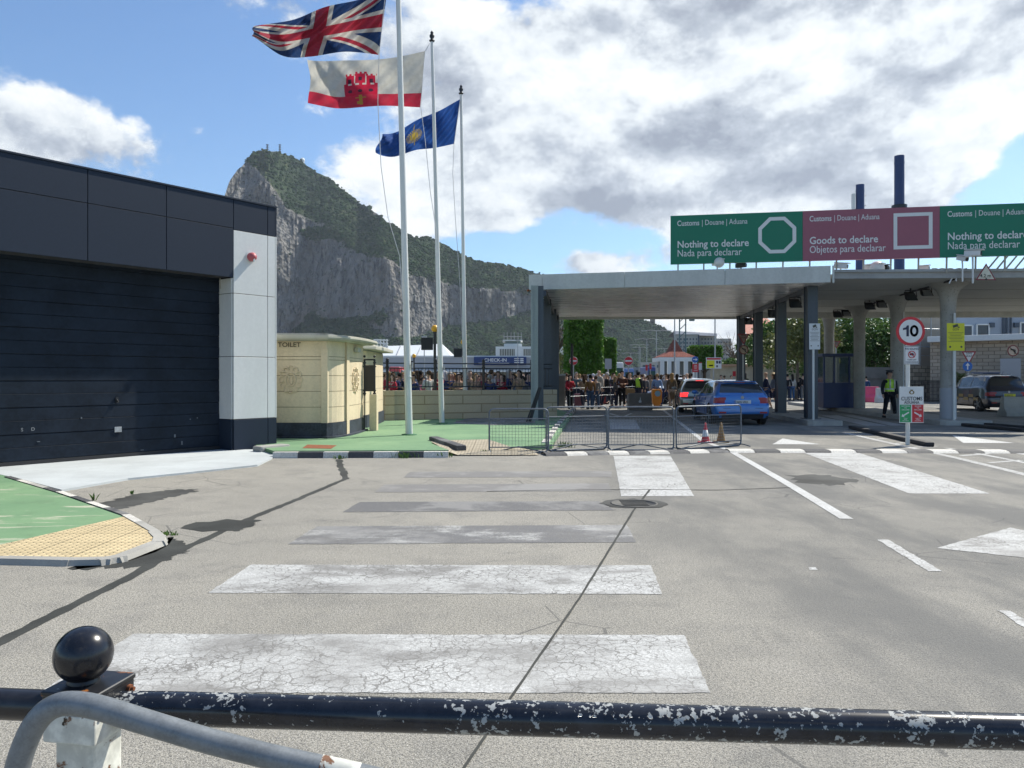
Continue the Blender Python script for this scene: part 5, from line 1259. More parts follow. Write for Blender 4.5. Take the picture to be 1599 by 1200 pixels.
for i, (x0, x1) in enumerate(((826, 847), (847, 975.5), (975.5, 1132), (1132, 1297))):
    p, q = onl(FL, FR, x0), onl(FL, FR, x1); m = MB(); cpan(m, p + fd * .004, q - fd * .004, ZS - .03, ZT); part('fascia_panel', m, FASC, cn, bevel=.006, seg=1)
m = MB(); cpan(m, BR, FR, ZS - .03, ZT); part('side_fascia', m, FASC, cn); m = MB(); cpan(m, FL, BLb, ZS - .03, ZT); part('side_fascia', m, FASC, cn); m = MB(); cpan(m, BLb, BR, ZS - .12, ZT); part('back_fascia', m, FASC, cn)
m = MB(); q = onl(FL, FR, 833); 
for _ in range(14): m.sph((q.x + random.uniform(-.2, .3), q.y - .03 + random.uniform(-.03, .1), ZS - .05 + random.uniform(-.03, .03)), random.uniform(.02, .05), 6)
part('rusty_corner', m, RUST, cn, 'rusted lower left corner')
# gutter pipe at right edge
m = MB(); m.tube([FR + Vector((.06, -.06, ZT)), FR + Vector((.06, -.06, ZS - .05))], .035, 8); part('downpipe', m, FASC, cn)
def steelcol(m, x, y, z0, z1, w=.32):
    t = .02
    m.box((x, y - w / 2, (z0 + z1) / 2), (w, t, z1 - z0)); m.box((x, y + w / 2, (z0 + z1) / 2), (w, t, z1 - z0)); m.box((x, y, (z0 + z1) / 2), (w - .06, w - t, z1 - z0))
for i, Y in enumerate((25.2, 29.5, 33.8, 37.3)):
    x = P((1266, 1219, 1183.5, 1157)[i], 500, Y).x; m = MB(); steelcol(m, x, Y, .15, ZS - .001, .33); part('column', m, COLM, cn); m = MB(); m.box((x, Y, .16), (.5, .5, .03)); part('column_foot', m, COLM, cn)
for i, Y in enumerate((25.3, 29.5, 33.8, 37.3)):
    x = (.86, 1.32, 1.77, 2.1)[i]; m = MB(); steelcol(m, x, Y, .1, ZS - .001, .34); part('column', m, COLM, cn)
m = MB(); a = P(835, 500, 25.0); m.box((P(834.5, 500, 25.05).x + .02, 25.05, 2.3), (.20, .06, 4.4)); m.box((P(830.5, 500, 25.0).x, 25.02, 2.3), (.06, .10, 4.4)); part('side_trim', m, COLT, cn)
m = MB(); m.beam(Vector((1.1, 26, ZS - .14)), Vector((2.15, 37.6, ZS - .14)), .12, .2); part('edge_beam', m, COLM, cn); m = MB(); m.beam(Vector((P(1266, 0, 25.2).x, 25.2, ZS - .09)), Vector((P(1157, 0, 37.3).x, 37.3, ZS - .09)), .16, .16); part('edge_beam', m, COLM, cn)
# leaning dark boards and fallen bits beside the left column
m = MB()
for k in range(3): a = G(822 + k * 3, 662, .1); m.beam(a + Vector((0, 0, .05)), a + Vector((.38 - k * .03, .1, 1.1)), .06, .03)
solo('leaning_boards', m, BLACKM, 'dark poles leaning on the stone wall by the canopy column', 'poles')
m = MB()
for k in range(7):
    a = G(712 + k * 16 + random.uniform(-4, 4), 659 + random.uniform(-3, 3), .11); m.beam(a, a + Vector((random.uniform(.3, .9), random.uniform(-.2, .4), .03)), .12, .04)
solo('loose_boards', m, CONC_D, 'grey boards scattered on the ground by the stone wall', 'boards')

# floodlights
def floodlight(p, label, s=1, rz=0, lit=False):
    th = thing('floodlight', label, 'floodlight', p, 'black floodlights under the canopies', rz); o = Vector(p)
    m = MB(); m.plate([o + Vector(v) * s for v in ((-.22, -.05, -.30), (.22, -.05, -.30), (.18, .12, -.02), (-.18, .12, -.02))], (0, -.85, -.5), .14 * s); part('housing', m, BLACKM, th, bevel=.02)
    m = MB(); m.plate([o + Vector(v) * s for v in ((-.17, -.06, -.285), (.17, -.06, -.285), (.14, .09, -.05), (-.14, .09, -.05))], (0, -.85, -.5), .004); m.v = [tuple(Vector(v) + Vector((0, -.012, -.006))) for v in m.v]; part('lens', m, GALV if lit else GLASSD, th)
    m = MB(); m.tube([o + Vector((-.2, .05, -.15)) * s, o + Vector((-.2, .1, .08)) * s, o + Vector((.2, .1, .08)) * s, o + Vector((.2, .05, -.15)) * s], .018 * s, 6); m.cyl(o + Vector((0, .1, .05)) * s, o + Vector((0, .1, .22)) * s, .03 * s, n=8); part('bracket', m, BLACKM, th)
for px, py, Y, lb, s in ((1243, 461, 27.2, 'floodlight under the steel canopy nearest its front right corner', 1), (1208, 475, 31.4, 'second floodlight from the front right canopy corner', 1), (1170, 491, 35.8, 'third floodlight from the front right canopy corner', 1)):
    q = P(px, py, Y); floodlight((q.x, q.y, ZS - .24), lb, s)
for px, py, Y, lb in ((1424, 464, 26.6, 'left floodlight of the pair beside the second concrete column'), (1359.5, 479, 30.8, 'left floodlight of the pair beside the third concrete column'), (1309, 492, 35.0, 'left floodlight of the pair above the blue booth')):
    q = P(px, py, Y); floodlight((q.x, q.y, q.z + .15), lb, .95)
for px, py, Y, lb in ((1448, 457, 26.6, 'right floodlight of the pair beside the second concrete column, lens showing'), (1377.5, 476, 30.8, 'right floodlight of the pair beside the third concrete column, lens showing'), (1322, 490, 35.0, 'right floodlight of the pair above the blue booth, lens showing')):
    q = P(px, py, Y); floodlight((q.x, q.y, q.z + .15), lb, .95, lit=True)

# ---------------------------------------------------------------- concrete canopy on mushroom columns
ZC = 4.60
cc = thing('concrete_canopy', 'wide concrete canopy on flared pitted columns', 'canopy', (15, 28, 0))
a = Vector((FR.x + .12, 24.15, 0)); dirx = Vector((1, -.045, 0)).normalized(); b = a + dirx * 14; back = Vector((.104, 1, 0)) * 12.6
m = MB(); m.prism([tuple(v.xy) for v in (a, b, b + back, a + back)], ZC, ZC + .16); part('slab', m, CSOFF, cc)
m = MB(); p1 = a + dirx * .0; nrm = Vector((dirx.y, -dirx.x, 0)); cpan(m, a, b, ZC + .0, ZC + .24, .08); cpan(m, a, b, ZC + .19, ZC + .27, .16); part('front_fascia', m, m_concrete('grey_fascia', (.30, .31, .31)), cc)
m = MB(); cpan(m, b + back, a + back, ZC - .26, ZC + .1, .1); mm = a + back; cpan(m, mm + Vector((0, -.12, 0)), b + back + Vector((0, -.12, 0)), ZC - .27, ZC - .001, .02); part('back_beam', m, simple('pale_beam', (.46, .46, .42), .7), cc)
L0 = P(1490, 437, 24.1); L1 = P(1314, 485, 35.5); m = MB(); m.beam(Vector((L0.x, L0.y, ZC - .02)), Vector((P(1316, 0, 36.3).x, 36.3, ZC - .02)), .05, .05); part('joint_pipe', m, BLACKM, cc)
m = MB()
for t in (.25, .5, .75): p = a.lerp(a + back, t); q = b.lerp(b + back, t); m.beam(Vector((p.x, p.y, ZC - .002)), Vector((q.x, q.y, ZC - .002)), .03, .01)
part('soffit_joint', m, CONC_D, cc)
colpx = [(1480.5, 25.3, .235), (1401, 29.4, .24), (1342, 33.6, .235), (1294.5, 37.0, .235)]
for i, (px, Y, r) in enumerate(colpx):
    x = P(px, 500, Y).x; m = MB(); m.lathe([(r * 1.02, 0.16), (r, .2), (r * .98, 3.7), (r * 1.02, 3.95), (r * 1.15, 4.18), (r * 1.45, 4.36), (r * 2.0, 4.49), (r * 2.9, ZC + .001)], (x, Y, 0), 28); cl = part('column', m, CONC_S, cc)
    if i == 0:
        m = MB(); m.lathe([(r * 1.05, .15), (r * 1.05, .15 + 1.0), (r * 1.02, 1.16)], (x, Y, 0), 28); part('painted_base', m, LG, cl)
        m = MB(); m.cyl((P(1490.5, 0, 25.0).x, 25.0, .15), (P(1490.5, 0, 25.0).x, 25.0, 3.6), .035, n=8); part('conduit', m, SWHITE, cl)
    if i == 1: m = MB(); m.cyl((P(1411, 0, 29.2).x, 29.2, .15), (P(1411, 0, 29.2).x, 29.2, 4.0), .03, n=8); part('conduit', m, SWHITE, cl)
m = MB(); q = P(1488, 432, 23.95); m.tube([q + Vector((0, 0, .1)), q, q + Vector((-.12, 0, -.22))], .02, 6); m.tube([q + Vector((.1, 0, .1)), q + Vector((.1, 0, -.15))], .02, 6); part('conduit', m, SWHITE, cc)
# clutter: roof equipment right
m = MB()
for k in range(5): q = P(1540 + k * 14, 408, 27); m.beam(q + Vector((0, 0, -.35)), q + Vector((.5, 0, .25)), .03, .05)
m.box((P(1580, 410, 27.3).x, 27.3, ZC + .5), (2.6, .1, .5)); solo('roof_rack', m, CONC_D, 'grey slatted rack on the concrete roof under the green board', 'rack')
m = MB()
for k in range(3):
    pts = [P(1455 + t * 55, 424 + 3.0 * math.sin(t * 9 + k * 2) - 1.5, 24.4) for t in [i / 14 for i in range(15)]]; m.tube([(p.x, p.y, max(ZC + .17, p.z)) for p in pts], .014, 5)
solo('loose_cables', m, BLACKM, 'loose dark cables lying along the concrete roof edge', 'cable')
# blue towers on the roof behind the boards
for i, (px, w, pt, Y, lb) in enumerate(((1343, 12.5, 289, 34.0, 'shorter blue steel tower left with antenna panel'), (1404.3, 14.5, 244, 29.8, 'taller plain blue steel tower right'))):
    b_ = P(px, 430, Y); t = P(px, pt, Y); r = w / 2 / F * Y; th = thing('blue_tower', lb, 'tower', (b_.x, b_.y, ZC + .16), 'blue round towers above the signboards')
    m = MB(); m.cyl((b_.x, b_.y, ZC + .15), t, r * 1.04, r, n=24); m.cyl(t - Vector((0, 0, .3)), t - Vector((0, 0, .25)), r * 1.05, n=24); part('shaft', m, TOWER, th)
    m = MB(); m.cyl((b_.x, b_.y, ZC + .6), (b_.x, b_.y, ZC + .66), r * 1.5, n=24); m.cyl((b_.x, b_.y, H0 + (HZ - 326) / F * Y), (b_.x, b_.y, H0 + (HZ - 321) / F * Y), r * (1.55 if i else 1.0), n=24); part('flange', m, BLACK, th)
    if i == 0:
        a_ = P(1332.5, 317, Y); m = MB(); m.box((a_.x, a_.y, a_.z), (.12, .14, .8)); part('antenna_panel', m, CAMW, th, bevel=.01); m = MB()
        for dz in (-.3, .3): m.cyl((a_.x, a_.y, a_.z + dz), (b_.x + r * 1.5, b_.y, a_.z + dz * .7 + .1), .02, n=6)
        part('antenna_bracket', m, GALV, th)

# ---------------------------------------------------------------- customs boards
SA = P(1047, 413, 25.15); SB = P(1599, 403, 23.3); SA.z = SB.z = 0; zb_ = H0 + 177 / F * 25.15; ztp = H0 + 252.5 / F * 25.15
sd = (SB - SA).normalized(); sn = Vector((sd.y, -sd.x, 0))
wbd = (onl(SA, SB, 1467) - onl(SA, SB, 1253.5)).length
P0 = onl(SA, SB, 1047); P1 = onl(SA, SB, 1253.5); P2_ = onl(SA, SB, 1467.5); P3_ = P2_ + sd * (P1 - P0).length
STRUT = simple('strut_metal', (.35, .33, .28), .6)
def board(p, q, col, t1, t2, shape, label):
    th = thing('customs_board', label, 'sign', (p + q) / 2 + Vector((0, 0, zb_)), 'customs boards in a row on the canopy roof')
    m = MB(); m.plate([p + sd * .003 + Vector((0, 0, zb_)), q - sd * .003 + Vector((0, 0, zb_)), q - sd * .003 + Vector((0, 0, ztp)), p + sd * .003 + Vector((0, 0, ztp))], sn, .12); part('panel', m, col, th)
    w = (q - p).length; hh = ztp - zb_; o = p + sn * .004; kx = w / (206.0 if shape == 8 else 214.0)
    def at(dx, dz): return o + sd * (dx * kx) + Vector((0, 0, ztp - dz / 75.0 * hh))
    m = MB(); S = hh / 75 * 14.5; z3 = (0, 0, 1)
    m.text('Customs', at(10.5, 16), sd, z3, S * .80, .014, w=35 * kx); m.text('| Douane | Aduana', at(49.5, 16), sd, z3, S * .80, .002, w=71 * kx)
    m.text(t1, at(10.5, 50), sd, z3, S * 1.05, .014, w=(112 if t1[0] == 'N' else 108) * kx); m.text(t2, at(10.5, 63.5), sd, z3, S * 1.05, .002, w=(101 if t1[0] == 'N' else 120) * kx)
    part('lettering', m, SWHITE, th)
    m = MB(); c = at(167 if shape == 8 else 173, 35); ro, ri = 27.5 / 75 * hh, 22.2 / 75 * hh
    if shape == 8:
        k = 1 / math.cos(math.pi / 8); A_ = [(math.cos(math.pi / 8 + i * math.pi / 4) * k, math.sin(math.pi / 8 + i * math.pi / 4) * k) for i in range(8)]
        so_, si = ro, ri
    else:
        A_ = [(-1, -1), (1, -1), (1, 1), (-1, 1)]; so_, si = ro * .97, ri * .97
    n = len(A_)
    for i in range(n):
        a1, a2 = A_[i], A_[(i + 1) % n]
        m.quad(*[c + sn * .004 + sd * (v[0] * s) + Vector((0, 0, v[1] * s)) for v, s in ((a1, so_), (a2, so_), (a2, si), (a1, si))])
    part('symbol', m, SWHITE, th)
    for k in range(5):
        m = MB(); f = p.lerp(q, (k + .3) / 5) - sn * .14; m.beam(f + Vector((0, 0, zb_ + .1)), Vector((f.x, f.y + .02, ZT - .05 if f.x < FR.x else ZC + .15)), .04, .04); part('support_strut', m, STRUT, th)
    return th
board(P0, P1, SGREEN, 'Nothing to declare', 'Nada para declarar', 8, 'green customs board with octagon at the left end')
board(P1, P2_, SRED, 'Goods to declare', 'Objetos para declarar', 4, 'faded red customs board with white square outline')
board(P2_, P3_, SGREEN, 'Nothing to declare', 'Nada para declarar', 8, 'green customs board cut off by the right edge of the photo')

# cameras on the roofs
def cctv(px, py, Y, s, label, face=(-.3, -1, -.2), mat=None, dome=False, stand=.35):
    o = P(px, py, Y); th = thing('security_camera', label, 'camera', o, 'security cameras on the canopy roofs'); f = Vector(face).normalized(); r = f.cross(Vector((0, 0, 1))).normalized(); up = r.cross(f)
    m = MB(); b0, b1 = o - f * .2 * s, o + f * .2 * s; m.beam(b0, b1, .16 * s, .15 * s); part('body', m, mat or CAMW, th, bevel=.02)
    m = MB(); m.cyl(b1 - f * .01, b1 + f * .015, .06 * s, n=16); part('lens', m, BLACK, th)
    m = MB(); m.beam(b0 + up * .10 * s, b1 + up * .10 * s + f * .06 * s, .2 * s, .02 * s); part('hood', m, mat or CAMW, th)
    m = MB(); m.tube([o - up * .06 * s, o - Vector((0, 0, .2 * s)), o - Vector((0, 0, stand))], .025 * s, 8); part('stand', m, mat or CAMW, th)
    if dome: m = MB(); m.sph(o + f * .1 * s, .17 * s, 16); part('dome', m, CAMW, th)
cctv(1120, 411, 25.0, 1.0, 'white round headed camera on the steel canopy edge', dome=True, face=(.4, -1, 0)); cctv(1157, 415, 25.2, .9, 'black box camera beside the round headed one', mat=BLACKM, face=(.8, -1, 0), stand=.2)
cctv(1313, 416, 24.4, 1.0, 'white bullet camera pointing right at the canopy joint', face=(.9, -.7, -.15)); cctv(1363, 420, 24.5, 1.35, 'largest white camera on the concrete roof under the red board', face=(.75, -1, 0), dome=True, stand=.3); cctv(1378, 420, 24.5, 1.0, 'small black camera right of the largest white one', mat=BLACKM, face=(.5, -1, 0), stand=.25)
cctv(1442, 419, 24.4, .8, 'small white camera low on the concrete roof edge', face=(.9, -.7, 0), stand=.2); cctv(1503, 404, 23.2, .9, 'white camera on a short post before the right green board', face=(.2, -1, -.3), stand=.7); cctv(1519, 396, 23.2, 1.1, 'white camera highest on a post before the right green board', face=(.8, -.8, -.1), stand=.9)

# ---------------------------------------------------------------- signs
def disk_pts(c, r, n=36, ux=Vector((1, 0, 0))): return [Vector(c) + ux * (r * math.cos(2 * math.pi * i / n)) + Vector((0, 0, r * math.sin(2 * math.pi * i / n))) for i in range(n)]
FRT = Vector((0, -1, 0))
def post(m, x, y, z0, z1, r=.038): m.cyl((x, y, z0), (x, y, z1), r, n=12)
# ten sign with plates
B0 = G(1419.5, 695.5); sg = thing('speed_sign', 'round speed limit 10 sign in red ring above a no idling plate', 'sign', B0); Y = B0.y
Zf = lambda py: H0 + (HZ - py) / F * Y; Xf = lambda px: (px - 799.5) / F * Y
m = MB(); post(m, B0.x, Y + .06, 0, Zf(500), .045); part('post', m, WPOLE, sg)
c = Vector((Xf(1422), Y, Zf(517.5))); r = 22.6 / F * Y
m = MB(); m.plate(disk_pts(c, r), FRT, .012); part('red_ring', m, SREDB, sg); m = MB(); m.plate(disk_pts(c + FRT * .003, r * .80), FRT, .002); d_ = part('white_disc', m, SWHITE, sg)
m = MB(); q = c + FRT * .006; m.plate([q + Vector((x * r, 0, z * r)) for x, z in ((-.30, -.36), (-.13, -.36), (-.13, .40), (-.26, .40), (-.33, .27), (-.54, .20), (-.54, .07), (-.30, .12))], FRT, .002); part('numeral', m, NAVYT, sg); m = MB(); nO = 28
def elr(a_, b_): return [q + Vector((r * .24 + r * a_ * math.cos(i * 6.28318 / nO), 0, r * .02 + r * b_ * math.sin(i * 6.28318 / nO))) for i in range(nO)]
eo, ei = elr(.30, .40), elr(.135, .235)
for i in range(nO): m.quad(eo[i], eo[(i + 1) % nO], ei[(i + 1) % nO], ei[i]); part('numeral', m, NAVYT, sg)
m = MB(); a, b = Vector((Xf(1412), Y, Zf(569.5))), Vector((Xf(1435), Y, Zf(540.5))); m.box(((a.x + b.x) / 2, Y, (a.z + b.z) / 2), (b.x - a.x, .01, b.z - a.z)); pl_ = part('idling_plate', m, SWHITE, sg)
m = MB(); cx = (a.x + b.x) / 2
for dx, dz, w, h in ((0, .47, .94, .02), (0, -.47, .94, .02), (-.46, 0, .02, .96), (.46, 0, .02, .96)): m.box((cx + dx * (b.x - a.x), Y - .007, (a.z + b.z) / 2 + dz * (b.z - a.z)), (w * (b.x - a.x), .003, h * (b.z - a.z)))
m.text('NO IDLING', (cx, Y - .008, Zf(546.5)), (1, 0, 0), (0, 0, 1), .058, .01, 'CENTER'); m.text('TURN OFF', (cx, Y - .008, Zf(563.2)), (1, 0, 0), (0, 0, 1), .042, .01, 'CENTER'); m.text('YOUR ENGINE', (cx, Y - .008, Zf(566.8)), (1, 0, 0), (0, 0, 1), .042, .01, 'CENTER')
c2_ = Vector((cx, Y - .008, Zf(554)))
m.box((c2_.x, c2_.y, c2_.z), (.09, .003, .03)); m.box((c2_.x + .01, c2_.y, c2_.z + .02), (.05, .003, .025)); part('plate_lettering', m, NAVYT, sg)
m = MB(); m.tube(disk_pts(c2_ + FRT * .004, .075, 20), .008, 6, True); m.tube([c2_ + Vector((-.05, -.006, .05)), c2_ + Vector((.05, -.006, -.05))], .008, 6); part('ban_ring', m, SREDB, sg)
cs = thing('customs_sign', 'white customs sign with green and red arrow panels on a grey post', 'sign', (B0.x, Y, Zf(660))) 
a, b = Vector((Xf(1403.5), Y - .02, Zf(660.5))), Vector((Xf(1441), Y - .02, Zf(604))); W2, H2 = b.x - a.x, b.z - a.z
def cs_at(u_, v): return Vector((a.x + W2 * u_, Y - .04, a.z + H2 * v))
m = MB(); m.box(((a.x + b.x) / 2, Y - .025, (a.z + b.z) / 2), (W2, .02, H2)); part('panel', m, SWHITE, cs, bevel=.004)
for u0, u1, mt in ((.01, .47, SGRNB), (.52, .985, SREDB)):
    m = MB(); p_, q_ = cs_at(u0, .02), cs_at(u1, .50); m.box(((p_.x + q_.x) / 2, Y - .037, (p_.z + q_.z) / 2), (q_.x - p_.x, .004, q_.z - p_.z)); part('arrow_panel', m, mt, cs, 'green panel' if mt is SGRNB else 'red panel')
m = MB(); m.text('CUSTOMS', cs_at(.5, .62) , (1, 0, 0), (0, 0, 1), .115, .012, 'CENTER', w=W2 * .88); m.text('ADUANA', cs_at(.5, .525), (1, 0, 0), (0, 0, 1), .09, .012, 'CENTER', w=W2 * .64); part('lettering', m, simple('grey_lettering', (.05, .06, .07), .5), cs)
m = MB()
for u0, t in ((.24, ('NOTHING', 'TO', 'DECLARE')), (.755, ('GOODS', 'TO', 'DECLARE'))):
    for k, w in enumerate(t): m.text(w, cs_at(u0, .445 - .05 * k) - Vector((0, .001, 0)), (1, 0, 0), (0, 0, 1), .04, .012, 'CENTER')
for u0, t in ((.24, ('NADA', 'PARA', 'DECLARAR')), (.755, ('OBJETOS', 'PARA', 'DECLARAR'))):
    for k, w in enumerate(t): m.text(w, cs_at(u0, .11 - .032 * k) - Vector((0, .001, 0)), (1, 0, 0), (0, 0, 1), .028, .01, 'CENTER')
for s, u0 in ((-1, .24), (1, .755)):
    c = cs_at(u0, .235); d = Vector((s * .85, 0, -.5)).normalized(); n_ = Vector((-d.z, 0, d.x)); t = c + d * .10
    m.plate([c - d * .09 - n_ * .014, c + d * .05 - n_ * .014, c + d * .05 - n_ * .045, t, c + d * .05 + n_ * .045, c + d * .05 + n_ * .014, c - d * .09 + n_ * .014], FRT, .003)
part('arrows', m, SWHITE, cs)
m = MB(); c = cs_at(.5, .84); m.sph(c, .055, 16, sy=.05, sz=.8, sx=1.1); m.box((c.x, c.y, c.z + .055), (.05, .006, .03)); part('crest', m, simple('bronze_crest', (.18, .13, .05), .6), cs); m = MB(); m.sph(c - Vector((0, .003, 0)), .028, 14, sy=.05); m.box((c.x, c.y - .004, c.z + .066), (.035, .004, .014)); part('crest_centre', m, SWHITE, cs)
# cctv notices on posts
def notice(px0, px1, pt, pb, Y, mat, label, zp=None, extra=True, zg=.15):
    a, b = P(px0, pb, Y), P(px1, pt, Y); th = thing('camera_notice', label, 'sign', ((a.x + b.x) / 2, Y, zg)); cx, W_, H_ = (a.x + b.x) / 2, b.x - a.x, b.z - a.z
    m = MB(); m.box((cx, Y, (a.z + b.z) / 2), (W_, .015, H_)); part('plate', m, mat, th, bevel=.003)
    m = MB(); f = lambda u_, v: (cx + (u_ - .5) * W_, Y - .01, a.z + H_ * v)
    m.beam(Vector(f(.34, .87)), Vector(f(.62, .93)), .02, .09 * H_); m.box(f(.66, .85), (.12 * W_, .003, .04 * H_)); m.text('CCTV', f(.5, .74), (1, 0, 0), (0, 0, 1), .09 * H_, .02, 'CENTER')
    for k in range(7): m.box(f(.5, .66 - .055 * k), ((.86 - .12 * (k % 3)) * W_, .003, .012 * H_))
    m.sph(f(.18, .14), .06 * W_, 10, sy=.1); m.sph(f(.82, .14), .06 * W_, 10, sy=.1); part('print', m, simple('grey_print', (.06, .065, .05), .6), th)
    m = MB(); post(m, zp or cx, Y + .05, zg, b.z, .035); part('post', m, WPOLE, th)
notice(1478.5, 1506, 505, 548, 24.3, SYEL, 'yellow camera warning notice on the first concrete column', P(1491, 0, 24.3).x); notice(1263.5, 1280.5, 505.5, 546, 24.6, SWHITE, 'pale grey camera notice on a white post at the steel column', P(1271, 0, 24.6).x)
# height warning triangle
th = thing('height_sign', 'red edged triangle height warning on the concrete canopy edge', 'sign', P(1539, 438, 23.2)); Y = 23.2
T_ = [P(1523.5, 437.5, Y), P(1555.5, 438, Y), P(1540, 411.5, Y)]; m = MB(); m.plate(T_, FRT, .01); part('border', m, simple('dull_red', (.20, .03, .04), .5), th); cT = (T_[0] + T_[1] + T_[2]) / 3
m = MB(); m.plate([cT + (v - cT) * .80 + FRT * .004 for v in T_], FRT, .002); part('face', m, simple('aged_white', (.55, .54, .44), .6), th); m = MB(); m.text("4.2 m", P(1539, 433.5, Y - .01), (1, 0, 0), (0, 0, 1), .15, .01, 'CENTER'); q = P(1540, 436, Y - .01); m.plate([q + Vector((-.04, 0, -.03)), q + Vector((.04, 0, -.03)), q + Vector((0, 0, .05))], FRT, .002); part('lettering', m, BLACKM, th)
# give way signs etc.
def tri_down(px, pt, w, Y, label, txt=True, extra=None, zg=0, face=None):
    a, b, c = P(px - w / 2, pt, Y), P(px + w / 2, pt, Y), P(px, pt + w * .88, Y); th = thing('give_way_sign', label, 'sign', (c.x, Y, zg)); T_ = [a, b, c]; cT = (a + b + c) / 3
    m = MB(); m.plate(T_, FRT, .01); part('border', m, simple('sign_dull_red', (.28, .03, .04), .5), th); m = MB(); m.plate([cT + (v - cT) * .72 + FRT * .004 for v in T_], FRT, .002); part('face', m, face or SWHITE, th)
    m = MB(); s = w / F * Y * .2; m.text('GIVE', cT + FRT * .01 + Vector((0, 0, s * .45)), (1, 0, 0), (0, 0, 1), s, .01, 'CENTER'); m.text('WAY', cT + FRT * .01 + Vector((0, 0, -s * .5)), (1, 0, 0), (0, 0, 1), s, .01, 'CENTER'); part('lettering', m, BLACKM, th)
    m = MB(); post(m, cT.x, Y + .06, zg, a.z, .035); part('post', m, GALV, th); return th, Y
def ring_sign(px, py, r, Y, label, kind, zg=0, with_post=True):
    c = P(px, py, Y); rr = r / F * Y; th = thing({'noleft': 'no_turn_sign', 'noentry': 'no_entry_sign', 'up': 'arrow_sign', 'right': 'arrow_sign'}[kind], label, 'sign', (c.x, Y, zg if with_post else c.z))
    m = MB(); m.plate(disk_pts(c, rr), FRT, .012); part('disc', m, {'noleft': simple('sign_dark_red', (.16, .03, .03), .5), 'noentry': SREDB, 'up': SBLUE, 'right': SBLUE}[kind], th)
    if kind == 'noleft':
        m = MB(); m.plate(disk_pts(c + FRT * .004, rr * .8), FRT, .002); part('face', m, simple('sign_beige', (.45, .36, .28), .6), th)
        m = MB(); q = c + FRT * .01; m.tube([q + Vector((rr * .3, 0, -rr * .5)), q + Vector((rr * .3, 0, rr * .1)), q + Vector((-rr * .1, 0, rr * .2)), q + Vector((-rr * .45, 0, rr * .2))], rr * .11, 6); m.tube([q + Vector((-rr * .55, 0, rr * .55)), q + Vector((rr * .55, 0, -rr * .55))], rr * .06, 6); part('arrow', m, BLACKM, th)
    if kind == 'noentry': m = MB(); m.box(c + FRT * .008, (rr * 1.5, .004, rr * .34)); part('bar', m, SWHITE, th); m = MB(); m.tube(disk_pts(c + FRT * .004, rr * .97), rr * .035, 6, True); part('rim', m, SWHITE, th)
    if kind in ('up', 'right'):
        m = MB(); d = Vector((0, 0, 1)) if kind == 'up' else Vector((1, 0, 0)); n_ = Vector((1, 0, 0)) if kind == 'up' else Vector((0, 0, 1)); q = c + FRT * .006
        m.plate([q + d * rr * a_ + n_ * rr * b__ for a_, b__ in ((-.65, -.12), (.15, -.12), (.15, -.45), (.75, 0), (.15, .45), (.15, .12), (-.65, .12))], FRT, .002); part('arrow', m, SWHITE, th)
    if with_post: m = MB(); post(m, c.x, Y + .05, zg, c.z, .035); part('post', m, GALV, th)
tri_down(1513, 549, 23, 42, 'white give way triangle right of the yellow notice'); ring_sign(1511, 572.5, 7.6, 41.9, 'blue round sign with white upward arrow under the give way triangle', 'up', with_post=False)
ring_sign(1582, 548, 9, 40.5, 'beige no left turn sign on the buff stone building', 'noleft', with_post=False)
tri_down(1161, 521.5, 19, 36.5, 'brownish give way triangle on the farthest steel column', zg=.15, face=simple('sign_pinkish', (.32, .22, .2), .6)); ring_sign(1161.5, 546.5, 7.3, 36.4, 'no left turn sign below the triangle on the farthest steel column', 'noleft', with_post=False)
tri_down(1306, 533, 13, 40, 'dull give way triangle half hidden behind the farthest concrete column', face=simple('sign_tan', (.25, .2, .17), .6))
ring_sign(981.5, 564, 6.9, 48, 'red no entry disc behind the middle of the crowd', 'noentry'); ring_sign(895.5, 564, 6.6, 44, 'red no entry disc beside the dark post at the left of the crowd', 'noentry')
ring_sign(1085.5, 561.8, 5, 55, 'blue arrow disc above the red plate', 'right')
def plate_sign(px0, px1, pt, pb, Y, mat, name, label, lines=None, zg=0):
    a, b = P(px0, pb, Y), P(px1, pt, Y); th = thing(name, label, 'sign', ((a.x + b.x) / 2, Y, zg)); m = MB(); m.box(((a.x + b.x) / 2, Y, (a.z + b.z) / 2), (b.x - a.x, .03, b.z - a.z)); part('plate', m, mat, th)
    m = MB(); post(m, (a.x + b.x) / 2, Y + .06, zg, b.z + .0, .045); part('post', m, GALV, th)
    if lines:
        for mt, bx in lines:
            m = MB()
            for (u0, u1, v0, v1) in bx: m.box((a.x + (b.x - a.x) * (u0 + u1) / 2, Y - .018, a.z + (b.z - a.z) * (v0 + v1) / 2), ((b.x - a.x) * (u1 - u0), .006, (b.z - a.z) * (v1 - v0)))
            part('print', m, mt, th)
    return th
plate_sign(1081, 1091, 568.5, 581.5, 54, SREDB, 'red_plate_sign', 'small red plate with white text lines by the silver car', [(SWHITE, [(.3, .7, .78, .84), (.25, .75, .6, .66), (.3, .7, .45, .5), (.2, .8, .2, .25)])])
plate_sign(1091, 1096, 566, 578, 60, SWHITE, 'white_plate_sign', 'narrow white plate with red top right of the red plate', [(SREDB, [(0, 1, .88, 1)])])
plate_sign(1102.5, 1126.5, 558.5, 576, 50, SWHITE, 'lane_sign', 'white lane sign with yellow half and red heading above the cars', [(SYEL, [(.04, .55, .05, .74)]), (SREDB, [(.04, .96, .80, .95)]), (NAVYT, [(.18, .45, .22, .34), (.65, .78, .45, .7), (.82, .95, .45, .7), (.66, .76, .12, .3)])])
